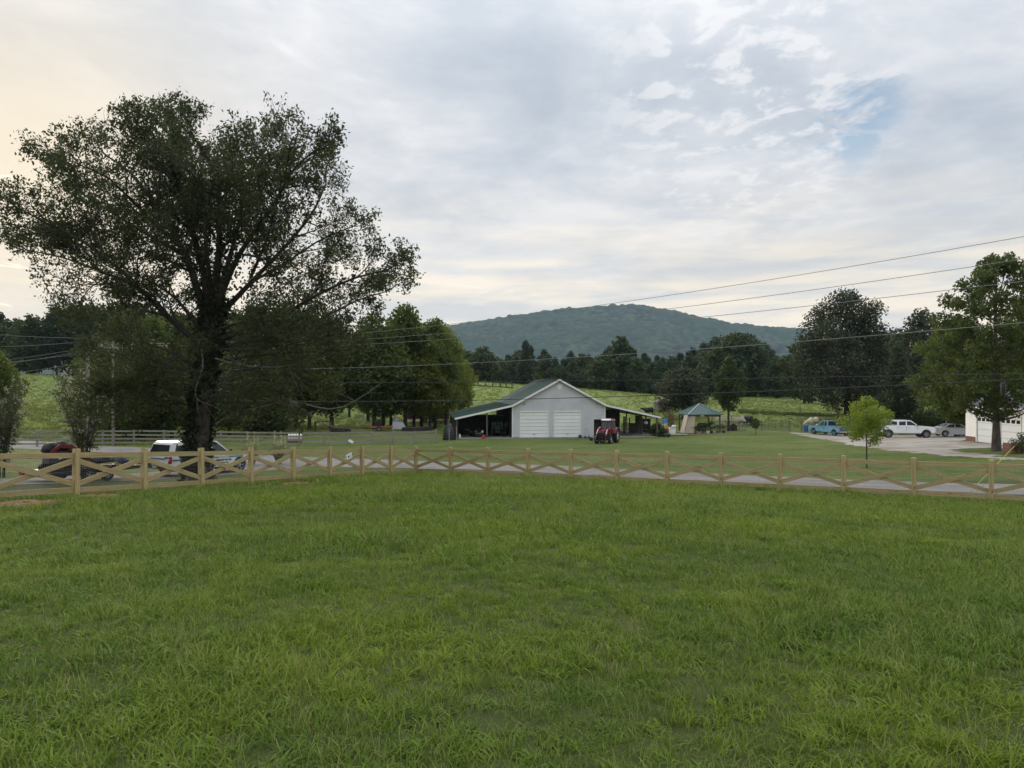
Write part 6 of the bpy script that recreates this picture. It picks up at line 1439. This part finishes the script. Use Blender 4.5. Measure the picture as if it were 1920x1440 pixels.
MB().box(-.45, .45, -.3, .3, .05, .72).build('body', m_white, q, True, .03); MB().box(-.47, .47, -.32, .32, .725, .82).build('lid', m_white, q, True, .03); MB().box(-.08, .08, -.34, -.31, .66, .70).build('handle', m_galv, q)
q = empty('plastic_bag', GU(1263, 92.3, .84)); tag(q, 'crumpled white bag lying on the chest freezer', 'bag'); mb = MB(); mb.ball((0, 0, .13), .2, 10, 7, (1.5, .9, .7)); [v.__iadd__(Vector((math.sin(i * 2.3), math.sin(i * 1.7), math.sin(i * 3.3))) * .03) for i, v in enumerate(mb.v)]; mb.build('sack', m_white, q, True); MB().tube([(.2, 0, .15), (.33, 0, .3)], .03, 5).build('knot', m_white, q)
rc = np.random.default_rng(33)
m_canna = foliage('canna_leaf', (.07, .035, .02), (.20, .10, .05), .3)
for k, (u, d, h, lab) in enumerate(((1246, 97, 2.9, 'tall reddish canna clump behind the garden flag, left'), (1254, 97.5, 2.8, 'tall reddish canna clump behind the garden flag, middle'), (1261, 98, 2.6, 'tall reddish canna clump behind the chest freezer'))):
    q = empty('canna_plant', GU(u, d)); tag(q, lab, 'plant', 'canna clumps behind the flag'); st_ = MB(); pts = []
    for s in range(6): x, y = rc.uniform(-.3, .3, 2); st_.tube([(x, y, 0), (x * 1.2, y * 1.2, h * rc.uniform(.8, 1))], .018, 4); pts += [(x * 1.1 + rc.normal() * .07, y * 1.1 + rc.normal() * .07, h * rc.uniform(.25, 1)) for _ in range(9)]
    st_.build('stems', m_bark, q); link('leaves', crown_mesh('leaves', np.array(pts), .42, .3, m_canna, rc, -1.2), q)
plant_tree('bush', 'round dark bush at the right end of the barn lean-to', GU(1231, 89, -.05), tree_meshes(1.75, .05, 1.25, 14, 2600, .15, m_l_bush, m_barkd, 101, 'round', .04), 'bush', parts=('stem', 'foliage'))
plant_tree('bush', 'low leafy bush below the garden flag', GU(1244, 88.6, -.05), tree_meshes(1.1, .05, .8, 10, 1300, .14, m_l_bush, m_barkd, 102, 'round', .04), 'bush', parts=('stem', 'foliage'))
q = empty('yard_cart', GU(1250, 87.6), .2); tag(q, 'small low yard cart before the flower bed', 'cart'); MB().box(-.4, .4, -.25, .25, .2, .42).build('tray', m_dgrey, q, False, .03)
for sx in (-.28, .28):
    for sy in (-1, 1): wheel('wheel', q, (sx, sy * .27, .14), .14, .08, .08, m_steel, 4, False, sy)
MB().tube([(.4, 0, .25), (.8, 0, .55)], .015, 5).build('handle', m_steel, q)
q = empty('log_bench', GU(1272, 90.2), .1); tag(q, 'pale stone edging piled by the leaning beige sheets', 'stones')
for k in range(7): MB().ball((-.9 + k * .3, .1 * math.sin(k * 2), .08), .15, 8, 5, (1.2, .8, .7)).build('stone', m_conc, q, True)
q = empty('bed_edging', GU(1290, 88.8), R(6)); tag(q, 'long low timber edging before the gazebo yard', 'edging')
for k in range(5): MB().beam((-4.6 + k * 1.85, .04 * math.sin(k * 3), .05), (-2.8 + k * 1.85, .04 * math.sin(k * 3 + 2), .05), .12, .12).build('timber', m_oldwood, q)

# coop with lattice and dog house, right of gazebo
cp = GU(1366, 99); q = empty('chicken_coop', cp, R(-6)); tag(q, 'low wire chicken coop with a pale lattice roof right of the gazebo', 'coop')
CXW = 2.0
for sx in (-CXW, 0, CXW):
    for sy in (-1, 1): MB().beam((sx, sy, -.05), (sx, sy, 1.25 if sy < 0 else 1.75), .08, .08, (0, 1, 0)).build('post', m_grey, q)
for sy, z in ((-1, 1.25), (1, 1.75)): MB().beam((-CXW, sy, z), (CXW, sy, z), .05, .08).build('rail', m_grey, q); 
MB().beam((-CXW, -1.02, .75), (CXW, -1.02, .75), .04, .07).build('rail', m_grey, q); MB().beam((-CXW, -1.02, .1), (CXW, -1.02, .1), .04, .09).build('rail', m_grey, q)
for k in range(16): x = -CXW + k * .27; MB().beam((x, -1.05, 1.27), (min(x + .9, CXW), 1.02, 1.80), .05, .015).build('lattice_strip', m_beige, q)
for k in range(16): x = -CXW + k * .27; MB().beam((x, 1.05, 1.82), (min(x + .9, CXW), -1.05, 1.29), .05, .015).build('lattice_strip', m_beige, q)
wm = MB()
for k in range(34): x = -CXW + k * .12; wm.box(x - .004, x + .004, -1.01, -1.002, .1, 1.25)
for k in range(8): wm.box(-CXW, CXW, -1.01, -1.002, .16 + k * .14, .168 + k * .14)
wm.build('wire_netting', m_galv, q)
q = empty('dog_house', GU(1374, 97.6), R(-8)); tag(q, 'small brown house with a rounded door at the coop corner', 'dog house')
MB().prism([(-.5, .05), (.5, .05), (.5, .62), (0, .98), (-.5, .62)], -.4, .4).build('wall', m_brownwood, q); MB().box(-.2, .2, -.42, -.401, .06, .5).build('doorway', m_black, q)
for s in (-1, 1): MB().beam((s * .62, -.48, .60), (0, -.48, 1.05), .04, .04).build('roof_edge', m_grey, q); 
MB().hexa([(-.62, -.46, .58), (0, -.46, 1.02), (0, .46, 1.02), (-.62, .46, .58), (-.62, -.46, .62), (0, -.46, 1.06), (0, .46, 1.06), (-.62, .46, .62)]).build('roof', m_oldwood_plain, q); MB().hexa([(0, -.46, 1.02), (.62, -.46, .58), (.62, .46, .58), (0, .46, 1.02), (0, -.46, 1.06), (.62, -.46, .62), (.62, .46, .62), (0, .46, 1.06)]).build('roof', m_oldwood_plain, q)
q = empty('yard_lamp', GU(1372, 98.3)); tag(q, 'thin post with a white globe above the coop', 'lamp'); MB().tube([(0, 0, -.05), (0, 0, 2.0)], .03, 6).build('post', m_black, q); MB().ball((0, 0, 2.1), .12, 10, 7).build('globe', m_white, q, True)

# small pasture shed
sh = GU(1242, 121); q = empty('pasture_shed', sh, R(12)); q.scale = (.68, .68, .68); tag(q, 'small weathered grey shed with a dark doorway on the pasture', 'shed')
SW = 1.45
for k in range(9): z = k * .24; MB().box(-SW, -.45, -1.52, -1.48, z, z + .23).build('wall_board', m_oldwood, q); MB().box(.25, SW, -1.52, -1.48, z, z + .23).build('wall_board', m_oldwood, q)
MB().box(-.45, .25, -1.52, -1.48, 1.68, 2.15).build('lintel_board', m_oldwood, q); mb = MB(); mb.prism([(-SW, 2.16), (SW, 2.16), (0, 3.0)], -1.5, -1.46); mb.build('gable', m_oldwood, q)
for s in (-1, 1): MB().box(s * SW - .03, s * SW + .03, -1.47, 1.5, 0, 2.15).build('side_wall', m_oldwood, q); 
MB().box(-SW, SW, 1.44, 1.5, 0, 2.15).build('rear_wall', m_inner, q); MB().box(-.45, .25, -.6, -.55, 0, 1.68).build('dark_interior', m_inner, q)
for s in (-1, 1): MB().hexa([(s * (SW + .2), -1.7, 2.02), (0, -1.7, 3.02), (0, 1.7, 3.02), (s * (SW + .2), 1.7, 2.02), (s * (SW + .2), -1.7, 2.08), (0, -1.7, 3.09), (0, 1.7, 3.09), (s * (SW + .2), 1.7, 2.08)]).build('roof', m_oldwood_plain, q)

# ------------------------------------------------------------------ pasture gate and wire fences
ga_, gb_ = GU(1429, 100), GU(1480, 99); q = empty('pasture_gate', ga_, math.atan2(gb_.y - ga_.y, gb_.x - ga_.x)); tag(q, 'long tubular metal gate into the pasture', 'gate'); L = (gb_ - ga_).length; dzg = gb_.z - ga_.z
for k in range(6): z = .22 + k * .2; MB().tube([(0, 0, z), (L - .1, 0, z + dzg)], .024, 6).build('bar', m_brownpipe if 'm_brownpipe' in globals() else m_oldwood_plain, q)
for t in (0, .25, .5, .75, 1): MB().tube([(t * (L - .1), 0, .18 + dzg * t), (t * (L - .1), 0, 1.26 + dzg * t)], .026, 6).build('upright', m_oldwood_plain, q)
def post_fence(lab, pts, h, r, wires, grp=None, m=None, sp=3.2):
    o = pts[0].copy(); f = empty('wire_fence', o); tag(f, lab, 'fence', grp); wm = MB(); prev = None
    P3 = []
    for a, b in zip(pts, pts[1:]):
        n = max(1, int((b - a).length / sp)); P3 += [a.lerp(b, k / n) for k in range(n)]
    P3.append(pts[-1])
    for k, p in enumerate(P3):
        p = gpos(p.x, p.y) - o; MB().tube([p + Vector((0, 0, -.1)), p + Vector((rnd.uniform(-.04, .04), 0, h * rnd.uniform(.94, 1.05)))], r * rnd.uniform(.85, 1.15), 6).build('post', m or m_oldwood_plain, f)
        if prev is not None:
            for w in wires: wm.tube([prev + Vector((0, 0, w)), p + Vector((0, 0, w))], .008, 3)
        prev = p
    wm.build('wire', m_galv, f)
post_fence('wire fence running right from the pasture gate to the white pickup', [GU(1481, 99), GU(1503, 99), GU(1600, 100), GU(1720, 102), GU(1800, 104)], 1.45, .09, (.3, .6, .9, 1.25))
post_fence('wire fence between the coop and the pasture gate', [GU(1386, 99.5), GU(1428, 100)], 1.35, .06, (.3, .6, .9, 1.2))
post_fence('far wire fence along the weedy line behind the gate', [GU(1392, 121), GU(1500, 120), GU(1640, 119)], 1.5, .09, (.5, .9, 1.3), sp=5.5)
post_fence('row of dark posts on the pasture rise left of the barn roof', [GU(884, 172), GU(910, 168), GU(938, 164), GU(960, 160)], 1.7, .11, (.6, 1.2), m=m_barkd, sp=2.1)
post_fence('thin wire fence beside the black-tarped barn corner', [GU(818, 81), GU(842, 82.5), GU(856, 84)], 1.45, .035, (.2, .5, .8, 1.1, 1.4), m=m_galv, sp=1.6)
# weedy line along far fence
rw = np.random.default_rng(55); n = 650; u_ = rw.uniform(1385, 1640, n); d_ = np.interp(u_, [1390, 1500, 1640], [121, 120, 119]) + rw.normal(0, 1.2, n); xw = (u_ - CX) / F * d_
pvw = [tuft(rw, 22, .45, .4, .95, .03, .8) for _ in range(3)]
m_weed = grass_mat('weed_blade', (.06, .085, .025), (.15, .18, .055), (.24, .2, .1), .2)
scatter('fence_line_weeds', m_weed, pvw, np.c_[xw, d_, gz(xw, d_) - .02], rw.uniform(0, 6.28, n), rw.uniform(.2, .75, n), rw.integers(0, 3, n).astype(float), 'dark tall weeds along the far wire fence', 'weeds')
n = 170; u_ = rw.uniform(882, 962, n); d_ = np.interp(u_, [884, 910, 938, 960], [172, 168, 164, 160]) + rw.normal(0, .6, n); xw = (u_ - CX) / F * d_
scatter('fence_row_weeds', m_weed, pvw, np.c_[xw, d_, gz(xw, d_) - .02], rw.uniform(0, 6.28, n), rw.uniform(.2, .5, n), rw.integers(0, 3, n).astype(float), 'brown-green weeds under the post row on the rise', 'weeds')

# ------------------------------------------------------------------ cattle
def cow_mesh(graze):
    """one continuous body: skin modifier over a joint skeleton"""
    hx, hz = (1.55, .42) if graze else (1.62, 1.42)
    nz = (1.28, .85) if graze else (1.22, 1.36)
    J = [(-.75, 0, 1.12, .42), (-.30, 0, 1.05, .52), (.25, 0, 1.02, .54), (.72, 0, 1.08, .46), (nz[0], 0, nz[1], .27), (hx, 0, hz, .19), (hx + (.12 if graze else .28), 0, hz - (.24 if graze else .12),   .13)]
    E = [(k, k + 1) for k in range(6)]
    def leg(root, x, y, hind):
        i = len(J); pts = [(x, y, .72, .20), (x + (.12 if hind else .0), y, .56, .13), (x - (.10 if hind else -.02), y, .36, .085), (x + (-.02 if hind else 0), y, .08, .075), (x + .06, y, .02, .08)]
        J.extend(pts); E.append((root, i)); E.extend((i + k, i + k + 1) for k in range(4))
    for y in (-.27, .27): leg(0, -.72, y, True); leg(3, .66, y, False)
    i = len(J); J.extend([(-1.04, 0, 1.18, .05), (-1.12, 0, .8, .03), (-1.12, 0, .5, .045)]); E.extend([(0, i), (i, i + 1), (i + 1, i + 2)])
    for y in (-1, 1): i = len(J); J.append((hx - .1, y * .24, hz + .13, .05)); E.append((5, i))
    me = bpy.data.meshes.new('cow'); me.from_pydata([j[:3] for j in J], E, []); ob = bpy.data.objects.new('tmp', me); col.objects.link(ob)
    ob.modifiers.new('s', 'SKIN'); ss = ob.modifiers.new('d', 'SUBSURF'); ss.levels = 1; ss.render_levels = 1
    for k, j in enumerate(J): sv = me.skin_vertices[0].data[k]; sv.radius = (j[3], j[3] * (1.12 if k < 4 else 1)); sv.use_root = (k == 1)
    dg = bpy.context.evaluated_depsgraph_get(); out = bpy.data.meshes.new_from_object(ob.evaluated_get(dg)); bpy.data.objects.remove(ob); bpy.data.meshes.remove(me)
    for p in out.polygons: p.use_smooth = True
    return out
m_cowb = M('black_hide', (.016, .015, .016), .6, .2); m_cowc = M('cream_hide', (.50, .44, .34), .8, .15)
cs_me, cg_me = cow_mesh(False), cow_mesh(True)
for u, d, rz, me, m, lab, s in ((1217, 778, R(172), cs_me, m_cowb, 'black cow standing on the pasture above the barn lean-to', .74), (1401, 798, R(190), cg_me, m_cowb, 'black cow grazing left of the tubular gate', .82), (1583, 803, R(10), cs_me, m_cowb, 'black cow standing behind the blue pickup tail', .95), (1524, 800, R(185), cg_me, m_cowc, 'cream cow grazing behind the blue pickup cab', .8)):
    mm = me.copy(); mm.materials.clear(); mm.materials.append(m); c = link('cow', mm, None, GP(u, d)); c.rotation_euler = (0, 0, rz); c.scale = (s, s, s); tag(c, lab, 'cow', 'cattle on the pasture')
q = empty('water_barrel', GU(1511, 98)); tag(q, 'blue plastic barrel left of the blue pickup front', 'barrel')
MB().lathe([(.02, 0), (.27, .01), (.30, .3), (.30, .6), (.27, .88), (.02, .88)], n=16).build('drum', m_blue, q, True); MB().lathe([(.29, 0), (.315, .02), (.29, .04)], (0, 0, .3), n=16).build('hoop', m_blue, q, True)
q = empty('clothes_post', GU(1774, 92)); tag(q, 'pale T-shaped clothes-line post behind the sedan', 'post'); MB().tube([(0, 0, -.1), (0, 0, 2.1)], .05, 8).build('upright', m_galv, q); MB().beam((-.6, 0, 2.1), (.6, 0, 2.1), .06, .06).build('crossbar', m_galv, q)
q = empty('timber_post', GU(1683, 98)); tag(q, 'tall brown post behind the white crew-cab pickup', 'post'); MB().beam((0, 0, -.1), (0, 0, 3.2), .2, .2, (0, 1, 0)).build('shaft', m_oldwood, q); MB().beam((-.12, 0, 3.22), (.12, 0, 3.22), .26, .05).build('cap', m_oldwood, q)

# ------------------------------------------------------------------ paddock clutter behind the grey board fence
q = empty('ribbed_tank', GU(553, 76.8), R(12)); tag(q, 'ribbed white and brown feed tank behind the grey board fence', 'tank')
m_tank2 = M('brown_tank', (.16, .095, .07), .7, .15)
for k in range(5): MB().lathe([(.36, -.13), (.42, -.09), (.42, .09), (.36, .13)], (-.56 + k * .28, 0, .62), 'x', 16).build('rib', m_cream, q, True)
MB().box(-.74, .74, -.42, .42, .12, .56).build('lower_shell', m_tank2, q, True, .06)
for sx in (-.55, .55): MB().box(sx - .06, sx + .06, -.35, .35, 0, .13).build('skid', m_oldwood, q)
q = empty('smoker_grill', GU(714, 93.5), R(8)); tag(q, 'black drum smoker on an orange-railed trailer by the leaning tree', 'smoker')
MB().lathe([(.02, -.5), (.4, -.48), (.42, -.3), (.42, .3), (.4, .48), (.02, .5)], (-.25, 0, 1.05), 'y', 16).build('drum', m_black, q, True); MB().tube([(.5, 0, .7), (.5, 0, 1.7)], .07, 8).build('chimney', m_black, q)
MB().box(-1.4, 1.5, -.7, .7, .42, .5).build('deck', m_rustdeck if 'm_rustdeck' in globals() else M('rusty_orange', (.30, .12, .05), .8, .25), q)
for s in (-1, 1): wheel('wheel', q, (-.2, s * .85, .3), .3, .18, .17, m_steel, 5, False, s); MB().beam((-1.4, s * .7, .56), (1.5, s * .7, .56), .05, .1).build('rail', M('rusty_orange', (.30, .12, .05)), q)
for x in (-.6, .1): MB().box(x - .04, x + .04, -.3, .3, .5, .75).build('drum_leg', m_black, q)
q = empty('feed_hopper', GU(748, 97), R(5)); tag(q, 'grey peaked metal hopper among the grove trunks', 'hopper')
MB().hexa([(-.9, -.8, .1), (1.0, -.8, .1), (1.0, .8, .1), (-.9, .8, .1), (-.75, -.6, 1.2), (.55, -.6, 1.0), (.55, .6, 1.0), (-.75, .6, 1.2)]).build('bin', m_galv, q, True, .03); MB().lathe([(.42, 0), (.42, .4), (.1, .55)], (-.35, 0, 1.2), n=14).build('cap', m_galv, q, True)
for sx in (-.8, .85):
    for sy in (-.7, .7): MB().box(sx - .05, sx + .05, sy - .05, sy + .05, -.05, .15).build('foot', m_black, q)
rt = GU(803, 116); q = empty('stock_trailer', rt, R(6)); tag(q, 'long red livestock trailer with a white roof behind the grove', 'trailer')
for s in (-1, 1):
    for k in range(5): MB().box(-3.2, 3.2, s * 1.05 - .02, s * 1.05 + .02, .7 + k * .30, .94 + k * .30).build('side_slat', m_redtr if 'm_redtr' in globals() else M('faded_red', (.24, .035, .035), .6, .2), q)
    for x in (-3.2, -1.6, 0, 1.6, 3.2): MB().box(x - .05, x + .05, s * 1.1 - .03, s * 1.1 + .03, .6, 2.25).build('upright', M('faded_red', (.24, .035, .035)), q)
    for x in (-.5, .45): wheel('wheel', q, (x, s * 1.2, .38), .38, .22, .2, m_steel, 5, False, s)
MB().box(-3.25, 3.25, -1.15, 1.15, .52, .62).build('deck', m_black, q); MB().box(-3.3, 3.3, -1.2, 1.2, 2.26, 2.36).build('roof', m_white, q); MB().box(-3.2, -3.14, -1.02, 1.02, .65, 2.2).build('end_wall', M('faded_red', (.24, .035, .035)), q)
q = empty('paddock_trellis', GU(606, 92), R(5)); tag(q, 'square dark wooden frame standing in the paddock', 'frame')
for x in (-.95, .95):
    for y in (-.4, .4): MB().beam((x, y, -.1), (x, y, 1.2), .12, .12, (0, 1, 0)).build('post', m_brownwood, q)
for y in (-.4, .4): MB().beam((-1.0, y, 1.22), (1.0, y, 1.22), .1, .12).build('beam', m_brownwood, q)
q = empty('low_shed', GU(527, 93), R(8)); tag(q, 'low dark brown shed beneath the trees left of the frame', 'shed')
MB().box(-1.2, 1.2, -.8, .8, 0, 1.0).build('wall', m_tank2, q); MB().hexa([(-1.35, -.95, .98), (1.35, -.95, .98), (1.35, .95, 1.25), (-1.35, .95, 1.25), (-1.35, -.95, 1.04), (1.35, -.95, 1.04), (1.35, .95, 1.31), (-1.35, .95, 1.31)]).build('roof', m_oldwood_plain, q); MB().box(-.4, .3, -.82, -.801, .05, .8).build('door', m_brownwood, q)
for k, (u, d, L, lab) in enumerate(((480, 90, 2.6, 'dark log pile right of the ivy trunk'), (640, 92, 2.4, 'low log pile behind the board fence middle'), (775, 95, 3.0, 'dark log pile under the red trailer trees'), (790, 97, 2.6, 'second log pile near the barn end of the grove'))):
    q = empty('log_pile', GU(u, d), R(5 + 4 * k)); tag(q, lab, 'logs', 'log piles in the grove')
    for j in range(6): MB().tube([(-L / 2 + .1 * (j % 3), -.35 + .28 * (j % 3), .14 + .24 * (j // 3)), (L / 2 - .07 * j, -.35 + .28 * (j % 3), .15 + .24 * (j // 3))], .14, 8).build('log', m_barkd, q, True)
# signs on the fences
def sign(lab, loc, rz, tilt, w, h, marks):
    s = empty('sign', loc, rz); s.rotation_euler = (0, tilt, rz); tag(s, lab, 'sign'); MB().box(-w / 2, w / 2, -.008, .008, -h / 2, h / 2).build('panel', m_white, s)
    for (x0, x1, z0, z1, m) in marks: MB().box(x0 * w, x1 * w, -.012, -.0085, z0 * h, z1 * h).build('print', m, s)
a, b = LEFT[2], LEFT[3]; t = .45; c = a.lerp(b, t); ang = math.atan2(a.y - b.y, a.x - b.x)
nrm = Vector((math.sin(ang), -math.cos(ang), 0))
sign('small white company sign with a blue mark on the left fence bay', c + nrm * .07 + Vector((0, 0, -.42)), ang, R(-12), .36, .22, ((-.28, -.02, -.22, .16, m_blue), (.08, .36, -.08, .06, m_galv), (.08, .30, -.28, -.18, m_galv)))
ws = A + dirv * 2.45 * 3.85; wp_ = gpos(ws.x, ws.y, .42); q = empty('paper_sheet', wp_ + Vector((.0, -.16, 0)), R(20)); q.rotation_euler = (R(-12), R(32), R(20)); tag(q, 'crooked white sheet caught on the grey board fence', 'sheet')
mb = MB(); 
for i in range(5):
    for j in range(3): mb.v.append(Vector((-.28 + i * .14, .03 * math.sin(i * 2 + j), -.14 + j * .14)))
for i in range(4):
    for j in range(2): mb.f.append((i * 3 + j, (i + 1) * 3 + j, (i + 1) * 3 + j + 1, i * 3 + j + 1))
mb.build('sheet', m_white, q, True)
